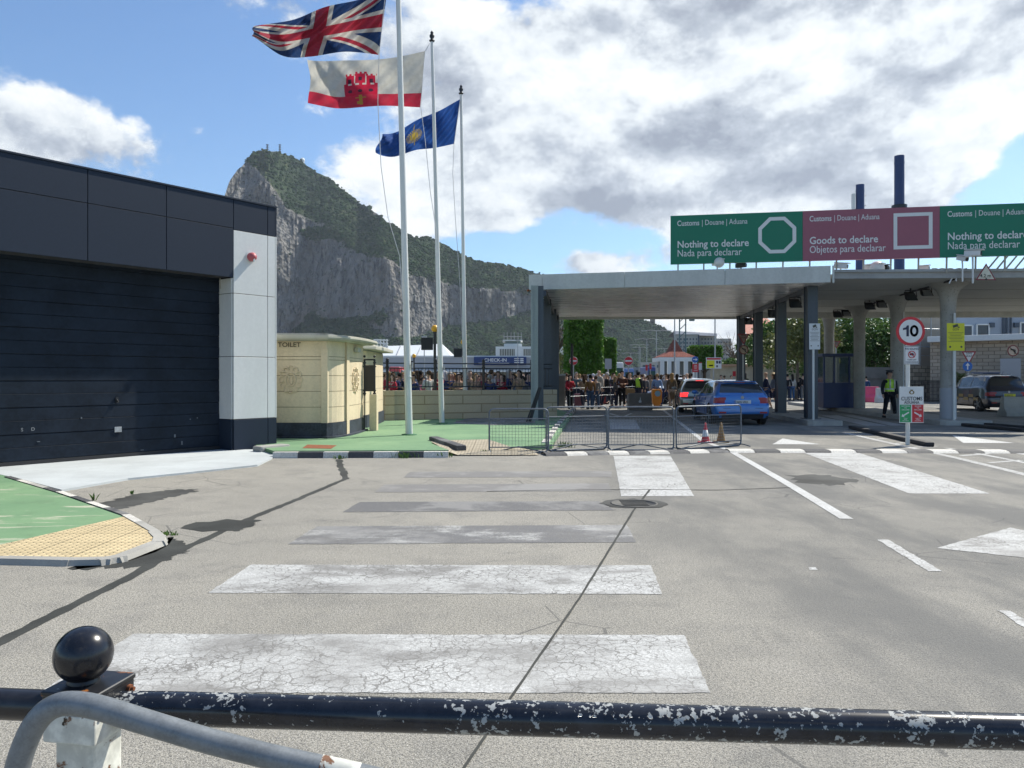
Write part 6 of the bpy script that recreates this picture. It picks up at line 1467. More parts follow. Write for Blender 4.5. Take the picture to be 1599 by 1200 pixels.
plate_sign(944.5, 955, 560.5, 576.5, 46, LG, 'sign_back', 'grey back of a square sign right of the clipped trees'); plate_sign(1303, 1312, 560, 574, 42, SYEL, 'arrow_plate', 'small yellow arrow plate left of the blue booth', [(BLACKM, [(.15, .7, .4, .55)])])
plate_sign(1144, 1149, 580, 588, 68, SREDB, 'red_notice', 'small red notice on the cream garden wall')
for x0, y0_, lb in ((1008, 570, 'left red plate'), (1014, 568, 'right red plate')): plate_sign(x0, x0 + 3.4, y0_ , y0_ + 9, 70, SREDB, 'small_red_sign', lb + ' of two small red signs before the dark blue bus')
m = MB(); q = G(893, 637); m.cyl((q.x, q.y, 0), (q.x, q.y, 3.1), .06, n=8); m.box((q.x, q.y, 3.15), (.1, .1, .1)); solo('dark_post', m, BLACKM, 'slim dark post at the left side of the crowd', 'post')

# ---------------------------------------------------------------- booth, barriers, cones
bt = thing('customs_booth', 'blue glazed booth between the concrete columns', 'booth', (P(1310, 590, 34.6).x, 35.2, .15)); Y = 34.3; z0_ = .15
BLU = simple('booth_blue', (.012, .03, .11), .45, 0, .1, 2); x0, x1 = P(1286, 0, Y).x, P(1336, 0, Y).x; xm = P(1303, 0, Y).x; ztb = P(0, 557, Y).z; zw = P(0, 598, Y).z
m = MB(); m.box(((x0 + x1) / 2, Y + .9, (z0_ + zw) / 2), (x1 - x0, 1.8, zw - z0_)); part('base_panel', m, BLU, bt, bevel=.02)
m = MB(); m.box(((x0 + x1) / 2, Y + .9, ztb + .06), (x1 - x0 + .15, 1.95, .14)); part('roof', m, BLU, bt, bevel=.02)
for x in (x0 + .04, xm, x1 - .04, (xm + x1) / 2 + .2):
    for y in (Y + .04, Y + 1.76): m = MB(); m.box((x, y, (zw + ztb) / 2), (.07, .07, ztb - zw)); part('window_post', m, BLU, bt)
gm = MT('pale_booth_glass'); gm.set((.08, .13, .16), .08); gm.b.inputs['Alpha'].default_value = .55
m = MB(); m.box(((x0 + xm) / 2, Y + .03, (zw + ztb) / 2), (xm - x0 - .1, .01, ztb - zw)); m.box(((xm + x1) / 2, Y + .03, (zw + ztb) / 2), (x1 - xm - .1, .01, ztb - zw)); m.box((x0 + .03, Y + .9, (zw + ztb) / 2), (.01, 1.6, ztb - zw)); part('glass', m, gm.m, bt)
m = MB(); m.box(((xm + x1) / 2, Y + .25, zw + .3), (.9, .3, .04)); m.box((xm + .4, Y + .2, zw + .62), (.35, .02, .5)); m.box((xm + 1.0, Y + .3, zw + .8), (.2, .2, .06)); part('papers', m, LG, bt)
def barrier_plastic(px0, px1, pt, pb, Y, mat, label):
    a, b = P(px0, pb, Y), P(px1, pt, Y); cx, w, h = (a.x + b.x) / 2, b.x - a.x, b.z; m = MB()
    prof = [(-.22, 0), (-.22, h * .3), (-.09, h * .5), (-.07, h), (.07, h), (.09, h * .5), (.22, h * .3), (.22, 0)]
    vs = [(cx + s * w / 2, Y + p[0], p[1]) for s in (-1, 1) for p in prof]; n = 8
    m.add(vs, [tuple(range(n - 1, -1, -1)), tuple(range(n, 2 * n))] + [(i, (i + 1) % n, n + (i + 1) % n, n + i) for i in range(n)])
    for s in (-.3, .3): m.box((cx + s * w, Y - .2, .05), (.2, .1, .1))
    return solo('water_barrier', m, mat, label, 'barrier', bevel=.02)
barrier_plastic(1347, 1372, 604, 624, 47, simple('pink_plastic', (.60, .06, .16), .5), 'pink plastic road barrier left of the officer'); barrier_plastic(1368, 1381, 606, 626, 46, simple('white_plastic_barrier', (.6, .6, .58), .5), 'white plastic road barrier touching the pink one')
def jersey(px0, px1, pt, pb, label, mat, hole=False):
    Y = H0 * F / (pb - HZ); a, b = P(px0, pb, Y), P(px1, pt, Y); w, h = b.x - a.x, b.z; cx = (a.x + b.x) / 2; m = MB()
    prof = [(-.3, 0), (-.3, h * .2), (-.14, h * .45), (-.1, h), (.1, h), (.14, h * .45), (.3, h * .2), (.3, 0)]; n = 8
    vs = [(cx + s * w / 2 * (1 if p[1] < h * .5 else .97), Y + .3 + p[0], p[1]) for s in (-1, 1) for p in prof]
    m.add(vs, [tuple(range(n - 1, -1, -1)), tuple(range(n, 2 * n))] + [(i, (i + 1) % n, n + (i + 1) % n, n + i) for i in range(n)]); o = solo('concrete_barrier', m, mat, label, 'barrier', bevel=.02); return o, cx, Y, h, w
jersey(1572, 1640, 620, 651, 'pale concrete road barrier in front of the police car', CONC)
_, cx_, Y_, h_, w_ = jersey(982, 1019, 614.5, 641, 'brown grey planter barrier with small white emblem', simple('taupe_concrete', (.20, .17, .145), .8))
m = MB(); q = Vector((cx_, Y_ - .02 + .17, h_ * .58)); m.plate([q + Vector((x * .12, 0, z * .17)) for x, z in ((0, 1), (.3, .3), (.15, .1), (.6, -.2), (.3, -.9), (-.3, -.9), (-.6, -.3), (-.1, .2))], FRT, .01); solo('white_emblem', m, SWHITE, 'small white flame emblem on the brown grey barrier', 'emblem')
q = G(1026, 638.5); bo = thing('keep_left_bollard', 'orange rounded bollard with blue arrow disc', 'bollard', q)
m = MB(); Y = q.y; pts = [P(x, y, Y) for x, y in ((1019, 608), (1033, 608), (1034, 612), (1033.5, 628), (1030, 634), (1026, 636), (1022, 634), (1019, 628), (1018.5, 612))]; m.plate(pts, FRT, .3); part('shell', m, simple('orange_plastic', (.62, .22, .02), .5), bo, bevel=.03)
m = MB(); m.plate(disk_pts(P(1027, 615, Y - .01), .14, 16), FRT, .01); part('arrow_disc', m, simple('pale_blue_disc', (.2, .36, .5), .5), bo); m = MB(); m.cyl((q.x, q.y + .15, 0), (q.x, q.y + .15, .2), .12); m.cyl((q.x, q.y + .15, 0), (q.x, q.y + .15, .03), .3); part('foot', m, BLACKM, bo)
m = MB(); q = P(886, 612, 40)
bn = thing('grey_bin', 'tall grey cabinet at the left end of the crowd', 'cabinet', (P(877, 590, 38).x, 38, 0)); a, b = P(871, 0, 37.5), P(883, 0, 37.5); m.box(((a.x + b.x) / 2, 38, .85), (b.x - a.x, .6, 1.5)); part('cabinet', m, CONC_D, bn, bevel=.03); m = MB(); m.box(((a.x + b.x) / 2, 38, 1.64), (b.x - a.x + .05, .65, .08)); part('lid', m, GALV, bn)
def cone(px, pb, mat, band, label):
    q = G(px, pb); th = thing('traffic_cone', label, 'cone', q, 'small traffic cones behind the barriers'); x, y = q.x, q.y; prof = [(.10, .03), (.045, .30), (.018, .46), (0, .47)]
    m = MB(); m.box((x, y, .015), (.30, .30, .03)); part('base', m, mat, th, bevel=.01); m = MB(); m.lathe(prof, (x, y, 0), 20); c = part('cone', m, mat, th)
    if band: m = MB(); m.lathe([(.074, .15), (.047, .30), (.045, .30)], (x, y, .0), 20); m.v = [(x + (v[0] - x) * 1.03, y + (v[1] - y) * 1.03, v[2]) for v in m.v]; part('white_band', m, SWHITE, th)
    return th
cone(1101.5, 692, simple('red_cone', (.50, .035, .05), .5), True, 'red cone with white band in front of the blue car'); cone(1126, 691, simple('faded_cone', (.24, .14, .04), .7), False, 'faded brown cone right of the red one')
# crowd barriers
def crowd_barrier(p, q, h, label, tilt=0.):
    th = thing('crowd_barrier', label, 'barrier', p, 'mesh crowd barriers across the road'); d = (q - p); L = d.length; d = d / L; z = Vector((0, 0, 1)); off = Vector((-d.y, d.x, 0)) * tilt
    def at(s, t): return p + d * s + z * t + off * t
    r = .09; path = []
    for (cx, cz, a0) in ((L - r, h - r, 0), (r, h - r, 90), (r, r + .02, 180), (L - r, r + .02, 270)):
        for k in range(5): a = R(a0 + k * 22.5); path.append(at(cx + r * math.cos(a), cz + r * math.sin(a)))
    m = MB(); m.tube(path, .017, 8, True); part('frame', m, PIPEG, th)
    m = MB(); m.tube([at(.01, h * .78), at(L - .01, h * .78)], .012, 6); m.tube([at(.01, h * .14), at(L - .01, h * .14)], .012, 6); part('rail', m, PIPEG, th)
    m = MB(); n = int(L / .062)
    for k in range(1, n): m.cyl(at(L * k / n, h * .14), at(L * k / n, h * .78), .0028, n=4, cap=False)
    for k in range(1, 9): m.cyl(at(.02, h * (.14 + .64 * k / 9)), at(L - .02, h * (.14 + .64 * k / 9)), .0026, n=4, cap=False)
    part('wire_mesh', m, PIPEG, th)
    for s in (.03, L - .03):
        c = p + d * s; nn = Vector((-d.y, d.x, 0)); m = MB(); m.tube([c - nn * .28 + z * .02, c - nn * .1 + z * .05, c + nn * .1 + z * .05, c + nn * .28 + z * .02], .013, 6); part('foot', m, PIPEG, th)
    m = MB(); m.tube([p + d * .1 + z * .03 - Vector((0, .02, 0)), p + d * (L / 2) + z * .13 + Vector((0, .1, 0)), q - d * .1 + z * .03], .013, 6); part('brace', m, PIPEG, th)
gp = lambda x, y: G(x, y)
crowd_barrier(gp(764, 708.5), gp(856, 708.5), .88, 'leftmost mesh crowd barrier in front of the tactile ramp'); crowd_barrier(gp(853, 706), gp(947.5, 702.5), .90, 'second mesh crowd barrier, angled, from the left')
crowd_barrier(gp(950, 704.5), gp(1052, 704.5), .90, 'third mesh crowd barrier from the left, squarely facing'); crowd_barrier(gp(1056, 704), gp(1157, 697), .90, 'rightmost mesh crowd barrier in front of the cones')
# far crowd rail under canopy
fr_ = thing('crowd_rail', 'thin grey two bar rail in front of the crowd', 'railing', G(930, 638)); m = MB(); a, b = G(890, 640), G(1000, 635)
for z in (1.0, .62): m.cyl(a + Vector((0, 0, z)), b + Vector((0, 0, z + .04)), .012, n=6)
for t in (0, .27, .55, .8, 1): q = a.lerp(b, t); m.cyl(q, q + Vector((0, 0, 1.0)), .014, n=6)
part('bars', m, STEEL, fr_)

# ---------------------------------------------------------------- foreground railing and tube
Yp = 1.25
Yp = 1.2445
c = P(130.5, 1022, Yp)
fp_ = thing('railing_post', 'black and white post with round black knob in the foreground', 'post', (c.x, Yp, 0))
m = MB(); m.sph(c, .0443, 40); part('knob', m, BALLK, fp_)
rzb = R(-10); e_ = Vector((math.cos(rzb), math.sin(rzb), 0)); f_ = Vector((-e_.y, e_.x, 0)); cn_r = Vector(((148 - 799.5) / 1200 * 1.19, 1.19, 0)); cb = cn_r - e_ * .047 + f_ * .047; zT = 1.008
def pbox(m, w, z0, z1, dx=0): q = cb + e_ * dx; m.box((q.x, q.y, (z0 + z1) / 2), (w, w, z1 - z0), rz=rzb)
m = MB(); pbox(m, .094, zT - .036, zT - .003); pbox(m, .098, zT - .009, zT); m.cyl((c.x, c.y, zT - .002), (c.x, c.y, zT + .012), .026, .021, n=24); part('cap_casting', m, POSTK, fp_, bevel=.004, seg=3)
m = MB(); pbox(m, .092, .927, zT - .0365); part('white_collar', m, POSTW, fp_, bevel=.003)
m = MB(); pbox(m, .068, 0, .9265, .0); part('shaft', m, POSTW, fp_, bevel=.006)
for t_, z_ in ((.022, -.026), (.078, -.020)):
    p = cn_r + f_ * t_ + Vector((0, 0, zT + z_)); m = MB(); m.cyl(p - e_ * .003, p + e_ * .006, .0065, n=6); m.cyl(p + e_ * .006, p + e_ * .011, .0035, n=8); part('bolt', m, RUST, fp_)
zp = 1.5 - (1110 - 590) / 1200 * 1.24
M_ = P(130, 1103, 1.25); R1_ = P(1700, 1146, 1.16); R_ = M_ + (R1_ - M_) * 2.2; L1_ = P(-200, 1092, 1.29); L_ = M_ + (L1_ - M_) * 6
m = MB(); m.tube([L_, L1_, P(-30, 1098, 1.27), M_ - Vector((.04, 0, 0))], .0245, 32); solo('handrail', m, m_chipped('worn_black_tube', (.012, .012, .015), (.25, .25, .24), .68, 60, .3), 'plain black handrail pipe left of the round knob', 'handrail')
pts = [M_.lerp(R_, k / 24) for k in range(25)]; pts[0] = P(175, 1106, 1.245)
m = MB(); m.tube(pts, .0263, 40); solo('handrail', m, PIPEK, 'chipped black handrail pipe crossing the foreground right of the knob', 'handrail')
tb_ = [(20, 1230), (27, 1200), (38, 1165), (52, 1135), (70, 1113), (92, 1101), (120, 1099), (160, 1107), (228, 1128), (325, 1157), (423, 1182), (500, 1199), (560, 1212), (700, 1245)]
path = [P(x, y, 1.08 - .0001 * i) for i, (x, y) in enumerate(tb_)]
sm_ = []
for i in range(len(path) - 1):
    p0, p1, p2, p3 = path[max(i - 1, 0)], path[i], path[i + 1], path[min(i + 2, len(path) - 1)]
    for k in range(6):
        t = k / 6; sm_.append(.5 * ((2 * p1) + (-p0 + p2) * t + (2 * p0 - 5 * p1 + 4 * p2 - p3) * t * t + (-p0 + 3 * p1 - 3 * p2 + p3) * t ** 3))
down = sm_[0] + Vector((-.01, 0, -.55)); 
bt_ = thing('bent_tube', 'bent grey steel tube of a crowd barrier in front of the post', 'barrier', down)
m = MB(); m.tube([down] + sm_, .0165, 24); part('tube', m, simple('foreground_grey_tube', (.17, .185, .195), .45, .25, .2, 30), bt_)
i0 = next(i for i, p in enumerate(sm_) if (p.x / p.y * F + 799.5) > 497); m = MB(); m.tube(sm_[i0:i0 + 7], .0169, 24); part('paint_band', m, POSTW, bt_)
# ---------------------------------------------------------------- people
def skin_mesh(joints, edges, sub=1, extra=None):
    me = bpy.data.meshes.new('sk'); names = list(joints); idx = {n: i for i, n in enumerate(names)}
    me.from_pydata([joints[n][0] for n in names], [(idx[a], idx[b]) for a, b in edges], []); me.update()
    o = bpy.data.objects.new('sk', me); COL.objects.link(o); md = o.modifiers.new('s', 'SKIN'); md.use_smooth_shade = True
    if not me.skin_vertices: 
        bm = bmesh.new(); bm.from_mesh(me); bm.verts.layers.skin.verify(); bm.to_mesh(me); bm.free()
    sv = me.skin_vertices[0].data
    for n in names:
        r = joints[n][1]; r = r if isinstance(r, tuple) else (r, r); sv[idx[n]].radius = r
    sv[0].use_root = True
    if sub: s_ = o.modifiers.new('u', 'SUBSURF'); s_.levels = sub; s_.render_levels = sub
    dg = bpy.context.evaluated_depsgraph_get(); dg.update(); ev = o.evaluated_get(dg); r = bpy.data.meshes.new_from_object(ev)
    m = MB(); m.smooth = True; m.add([v.co.copy() for v in r.vertices], [tuple(p.vertices) for p in r.polygons])
    bpy.data.objects.remove(o); bpy.data.meshes.remove(me); bpy.data.meshes.remove(r)
    return m
def person_proto(pose, female=False, wide=1.0):
    V3 = lambda x, y, z: (x, y, z)
    J = {}
    sh = .17 if female else .195; hp = .09
    J['pel'] = (V3(0, 0, .93), (.145 * wide, .10 * wide)); J['waist'] = (V3(0, .0, 1.06), (.125 * wide if not female else .11, .09 * wide)); J['chest'] = (V3(0, .0, 1.27), (.15 * wide, .105 * wide)); J['nb'] = (V3(0, .01, 1.42), (.075, .065)); J['nt'] = (V3(0, 0, 1.50), .052)
    J['h1'] = (V3(0, -.012, 1.57), (.066, .078)); J['h2'] = (V3(0, -.005, 1.645), (.086, .102)); J['h3'] = (V3(0, .005, 1.70), (.07, .08))
    E = [('pel', 'waist'), ('waist', 'chest'), ('chest', 'nb'), ('nb', 'nt'), ('nt', 'h1'), ('h1', 'h2'), ('h2', 'h3')]
    st = {'stand': (0, 0), 'walk': (.24, -.22), 'hold': (.03, -.03), 'wide': (.0, .0), 'lean': (.1, -.1)}[pose]; sp = .11 if pose == 'wide' else .0
    hands = {}
    for s, k in ((-1, 0), (1, 1)):
        f = st[k]; n = 'L' if s < 0 else 'R'
        J['hip' + n] = (V3(s * hp, 0, .88), .092 * wide); J['kn' + n] = (V3(s * (hp + .01 + sp * .5), -f * .55 - .02, .49), .062); J['an' + n] = (V3(s * (hp + .01 + sp), -f * (1.0 if f > 0 else 1.15), .10 if f >= 0 else .13), .042)
        J['toe' + n] = (V3(s * (hp + .03 + sp), -f * (1.0 if f > 0 else 1.15) - .15, .045), .038)
        E += [('pel', 'hip' + n), ('hip' + n, 'kn' + n), ('kn' + n, 'an' + n), ('an' + n, 'toe' + n)]
        J['sh' + n] = (V3(s * sh, .0, 1.385), .062 * wide)
        if pose == 'hold': el, wr = V3(s * (sh + .06), .02, 1.12), V3(s * .10, -.24, 1.13)
        elif pose == 'walk': el, wr = V3(s * (sh + .05), -s * .1, 1.11), V3(s * (sh + .03), -s * .22, .90)
        elif pose == 'lean': el, wr = V3(s * (sh + .07), -.05, 1.13), V3(s * (sh - .02), -.25, 1.28 if s > 0 else .98)
        else: el, wr = V3(s * (sh + .06), .02, 1.11), V3(s * (sh + .07), -.03, .86)
        J['el' + n] = (el, .043 * wide); J['wr' + n] = (wr, .030); d = (Vector(wr) - Vector(el)).normalized(); pm = Vector(wr) + d * .07; J['pa' + n] = (tuple(pm), (.034, .022)); hands[n] = (Vector(wr), d, pm, s)
        E += [('chest', 'sh' + n), ('sh' + n, 'el' + n), ('el' + n, 'wr' + n), ('wr' + n, 'pa' + n)]
    body = skin_mesh(J, E)
    # face and hands
    body.smooth = True; body.sph((0, -.098, 1.625), .016, 8, sz=1.5); 
    for s in (-1, 1): body.sph((s * .078, .0, 1.63), .022, 8, sx=.5, sz=1.4)
    for n, (w, d, pm, s) in hands.items():
        side = d.cross(Vector((1, 0, 0))).normalized()
        for k in range(4):
            b = pm + side * (k - 1.5) * .017; L = (.058, .07, .066, .05)[k]; m1 = b + d * L * .55 + Vector((-s * .008, 0, 0)); e = m1 + (d * .8 + Vector((-s * .5, 0, 0))).normalized() * L * .5; body.tube([b, m1, e], [.0095, .009, .006], 5)
        b = pm - d * .045 - side * .03; body.tube([b, b + (-side * .6 + d * .7) * .035, b + (-side * .5 + d * 1.1) * .055], [.011, .010, .007], 5)
    def sub(keys, infl, over={}):
        JJ = {}
        for k in keys:
            p, r = J[k]; r = r if isinstance(r, tuple) else (r, r); JJ[k] = (over.get(k, p), (r[0] + infl, r[1] + infl))
        return skin_mesh(JJ, [(a, b) for a, b in E if a in JJ and b in JJ])
    top = sub(['waist', 'pel', 'chest', 'nb', 'shL', 'shR', 'elL', 'elR', 'wrL', 'wrR'], .018, {'nb': (0, .01, 1.40), 'pel': (0, 0, .96)})
    tee = sub(['waist', 'pel', 'chest', 'nb', 'shL', 'shR'], .016, {'nb': (0, .01, 1.40), 'pel': (0, 0, .96)})
    tr = sub(['pel', 'hipL', 'hipR', 'knL', 'knR', 'anL', 'anR'], .014)
    for s, n in ((-1, 'L'), (1, 'R')):
        a = Vector(J['sh' + n][0]); b = Vector(J['el' + n][0]); tee.tube([a, a.lerp(b, .75)], [.075, .062], 10)
    shorts = MB(); shorts.smooth = True; shorts = sub(['pel', 'hipL', 'hipR'], .02)
    for s, n in ((-1, 'L'), (1, 'R')):
        a = Vector(J['hip' + n][0]); b = Vector(J['kn' + n][0]); shorts.tube([a, a.lerp(b, .85)], [.11, .088], 12)
    shoes = MB(); shoes.smooth = True
    for n in 'LR':
        a, t = Vector(J['an' + n][0]), Vector(J['toe' + n][0]); shoes.tube([a + Vector((0, .05, -.06)), a + Vector((0, .0, -.045)), t], [.045, .055, .042], 8)
    hair = MB(); hair.smooth = True; hair.sph((0, .014, 1.665), .114, 14, sx=.86, sz=.90)
    hair.v = [v if not (v[1] < -.035 and v[2] < 1.70) else (v[0] * .6, max(v[1], -.03) + .05, max(v[2], 1.69)) for v in hair.v]; hair.v = [(v[0], v[1], max(v[2], 1.585)) for v in hair.v]
    longh = MB(); longh.smooth = True; longh.v, longh.f, longh.m, longh.c, longh.sm = list(hair.v), list(hair.f), list(hair.m), list(hair.c), list(hair.sm); longh.tube([(0, .05, 1.68), (0, .075, 1.55), (0, .085, 1.38), (0, .07, 1.27)], [.085, .085, .09, .04], 10)
    return dict(body=body, top=top, tee=tee, tr=tr, shorts=shorts, shoes=shoes, hair=hair, longh=longh, J=J)
PROT = {}
def meshes(pose, fem):
    k = (pose, fem)
    if k not in PROT:
        d = person_proto(pose, fem, .92 if fem else 1.0); r = {}
        for n, mt in (('body', SKIN), ('top', CLOTH), ('tee', CLOTH), ('tr', CLOTH), ('shorts', CLOTH), ('shoes', CLOTH), ('hair', HAIR), ('longh', HAIR)): r[n] = make_mesh('person_' + n, d[n], mt)
        PROT[k] = (r, d['J'])
    return PROT[k]
TOPS = {}
SK = [(.52, .33, .24), (.45, .27, .19), (.30, .17, .11), (.58, .38, .29)]
HC = {'black': (.015, .012, .01), 'brown': (.07, .04, .02), 'grey': (.35, .34, .33), 'blond': (.30, .19, .08), 'white': (.6, .6, .6)}
def person(loc, rz, label, pose='stand', fem=False, top=(.1, .1, .1), tr=(.03, .035, .06), hair='brown', h=1.72, tee=False, shorts=False, bald=False, extras=(), group='people queueing at the crossing', skin=0, long_=None, shoes=(.03, .03, .03)):
    M_, J = meshes(pose, fem); th = thing('person', label, 'person', loc, group, R(rz)); th.scale = (h / 1.75,) * 3; OFF[th.name] = Vector((0, 0, 0))
    def ad(name, me, col):
        o = bpy.data.objects.new(name, me); COL.objects.link(o); o.parent = th; o.color = tuple(col) + (1,); OFF[o.name] = Vector((0, 0, 0)); return o
    ad('body', M_['body'], SK[skin]); ad('shirt' if tee else 'jacket', M_['tee' if tee else 'top'], top); ad('shorts' if shorts else 'trousers', M_['shorts' if shorts else 'tr'], tr); ad('shoes', M_['shoes'], shoes)
    if not bald: ad('hair', M_['longh' if (fem if long_ is None else long_) else 'hair'], HC[hair])
    for e in extras:
        k = ('x', e, pose, fem)
        if k not in TOPS:
            m = MB(); m.smooth = True
            if e == 'coat': m.lathe([(.17, 0), (.16, .2), (.14, .45), (.155, .62), (.10, .78)], (0, 0, .66), 16); m.v = [(v[0], v[1] * .72, v[2]) for v in m.v]
            if e == 'skirt': m.lathe([(.24, 0), (.20, .25), (.13, .5)], (0, 0, .45), 16); m.v = [(v[0], v[1] * .75, v[2]) for v in m.v]
            if e == 'hat': m.lathe([(.19, 0), (.19, .012), (.10, .02), (.095, .09), (0, .11)], (0, 0, 1.69), 18)
            if e == 'cap': m.lathe([(.085, 0), (.09, .035), (.125, .075), (.12, .09), (0, .10)], (0, 0, 1.69), 18); m.add([(-.07, -.08, 1.70), (.07, -.08, 1.70), (.05, -.15, 1.685), (-.05, -.15, 1.685)], [(0, 1, 2, 3)])
            if e == 'backpack': m.smooth = False; m.box((0, .19, 1.20), (.30, .17, .42))
            if e == 'vest':
                m.lathe([(.158, 0), (.155, .15), (.178, .32), (.165, .42), (.09, .47)], (0, 0, .98), 20); m.v = [(v[0], v[1] * .80, v[2]) for v in m.v]
            if e == 'stripes':
                m.lathe([(.166, 0), (.166, .05)], (0, 0, 1.05), 20); m.v = [(v[0], v[1] * .82, v[2]) for v in m.v]
                for s in (-1, 1): m.box((s * .085, -.146, 1.26), (.045, .02, .34))
            TOPS[k] = make_mesh('person_' + e, m, {'vest': simple('hivis', (.42, .72, .04), .5), 'stripes': simple('reflective', (.6, .6, .55), .3), 'hat': simple('straw', (.62, .50, .32), .8), 'cap': simple('police_cap', (.04, .045, .05), .6)}.get(e, CLOTH))
        ad({'coat': 'coat', 'skirt': 'skirt', 'hat': 'hat', 'cap': 'cap', 'backpack': 'backpack', 'vest': 'hivis_vest', 'stripes': 'reflective_bands'}[e], TOPS[k], top if e != 'backpack' else (.02, .02, .03))
    return th
def pp(px, pyfeet): return G(px, pyfeet)
def at(px, Y): q = P(px, 590, Y); return (q.x, q.y, 0)
navy, blk, jean, grey = (.02, .03, .08), (.015, .015, .018), (.05, .09, .17), (.2, .2, .2)
CR = [
 (884, 38.5, 170, 'person in dark navy top at the far left end of the crowd', dict(top=navy, pose='stand')),
 (890, 37, 20, 'person in bright red jacket at the left of the crowd', dict(top=(.45, .03, .05), tr=blk, pose='lean', h=1.62, hair='black', fem=True)),
 (900, 40.5, 10, 'grey haired person in slate top behind the red jacket', dict(top=(.07, .12, .15), hair='grey', h=1.78)),
 (910.5, 37.5, -150, 'person in beige open jacket over white shirt near the left', dict(top=(.36, .29, .20), hair='brown', h=1.65, fem=True, pose='lean')),
 (921.5, 36.5, 200, 'person in tan brown jacket seen from behind', dict(top=(.26, .13, .05), hair='black', tr=jean, h=1.62)),
 (930.5, 36.8, 160, 'person in grey hooded top with brown hair', dict(top=(.27, .26, .25), hair='brown', tr=jean, h=1.58, pose='walk')),
 (935.5, 40, -60, 'tall bald man in pale beige coat above the crowd', dict(top=(.45, .41, .35), bald=True, h=1.92, extras=('coat',))),
 (947.5, 38.5, -80, 'white haired man in black coat walking right', dict(top=blk, hair='white', h=1.76, pose='walk', extras=('coat',))),
 (958.5, 41, 20, 'person in dark grey coat with reddish hair', dict(top=(.06, .06, .07), hair='brown', h=1.74)),
 (962, 38, 60, 'short pale haired person between two taller men', dict(top=(.10, .09, .10), hair='blond', h=1.56, fem=True)),
 (971.5, 38, 5, 'man in maroon brown jumper with hands held together', dict(top=(.10, .045, .035), tr=blk, pose='hold', h=1.83, hair='black')),
 (983, 40, 20, 'man in black jacket right of the maroon jumper', dict(top=blk, h=1.78, hair='brown')),
 (997, 40, 120, 'officer in yellow hi-vis vest and dark cap in the crowd', dict(top=blk, h=1.78, hair='black', extras=('vest', 'cap'))),
 (1004, 42, 100, 'person in black coat right of the vested officer', dict(top=(.03, .03, .04), h=1.68)),
 (1009, 48, 150, 'person in red top by the white car', dict(top=(.42, .03, .05), h=1.6)),
 (1040, 39.5, -60, 'person in grey top and blue jeans left of the long brown coat', dict(top=(.25, .25, .27), tr=(.03, .05, .14), h=1.70, pose='walk', hair='brown')),
 (1049, 38, 170, 'long haired woman in brown grey coat seen from behind', dict(top=(.12, .095, .07), fem=True, hair='blond', h=1.72, extras=('coat', 'skirt'), pose='walk', tr=(.35, .3, .26))),
 (1057.5, 39.5, 150, 'dark haired woman in black coat beside the brown coat', dict(top=blk, fem=True, hair='black', h=1.68, extras=('coat',), pose='walk')),
 (1063, 45, 160, 'person in white top behind the silver car', dict(top=(.55, .54, .52), h=1.62, hair='black')),
 (1068, 47, 160, 'person in striped grey top left of the silver car', dict(top=(.32, .30, .32), h=1.66, fem=True)),
 (1073, 42, -110, 'bald person in dark top leaning by the silver car roof', dict(top=navy, bald=True, h=1.78)),
 (1126, 58, 10, 'person in dark top under the lane sign', dict(top=navy, h=1.7, hair='black')),
 (1131, 58.5, 200, 'person in pale top beside the dark top under the lane sign', dict(top=(.5, .48, .45), h=1.65)),
 (1142, 56, 10, 'person in black by the small red notice', dict(top=blk, h=1.65, hair='black')),
 (1163, 44, 170, 'dark haired person behind the farthest steel column', dict(top=(.02, .04, .03), h=1.78, fem=True, hair='black')),
 (1196, 36, 250, 'bald man in navy shirt and blue shorts walking', dict(top=navy, tr=(.03, .07, .22), bald=True, h=1.80, tee=False, shorts=True, pose='walk', skin=0, shoes=(.4, .4, .4))),
 (1207, 36.8, 250, 'person in straw hat and grey blue shirt behind the navy shirt', dict(top=(.16, .20, .28), tr=navy, h=1.72, shorts=True, pose='walk', extras=('hat',), fem=True)),
 (1229.5, 50, 170, 'person in black with white belt waiting by the cream wall', dict(top=blk, tr=(.04, .05, .08), h=1.72, hair='black')),
 (1237, 50, 185, 'person in white top and blue jeans by the cream wall', dict(top=(.5, .5, .48), tr=(.06, .13, .26), h=1.72, fem=True, hair='black')),
 (1249, 51, 200, 'seated looking small person in black by the steel column', dict(top=blk, h=1.5, hair='black')),
 (1254.5, 50, 190, 'tall person in black hooded top beside the front steel column', dict(top=blk, tr=grey, h=1.76, hair='black')),
 (1352, 50, 150, 'person in blue shirt half hidden behind the third concrete column', dict(top=(.05, .10, .22), h=1.6, hair='black')),
]
for px, Y, rz, lb, kw in CR: person(at(px, Y), rz + 0, lb, **kw)
of = G(1389, 652.5); person((of.x, of.y, 0), 12, 'officer in hi-vis vest and cap standing under the concrete canopy', pose='wide', top=(.02, .025, .03), tr=(.012, .014, .02), h=1.76, hair='black', extras=('vest', 'cap', 'stripes'), group='officers in vests', skin=1).scale = (1.14, 1.1, 1.0)
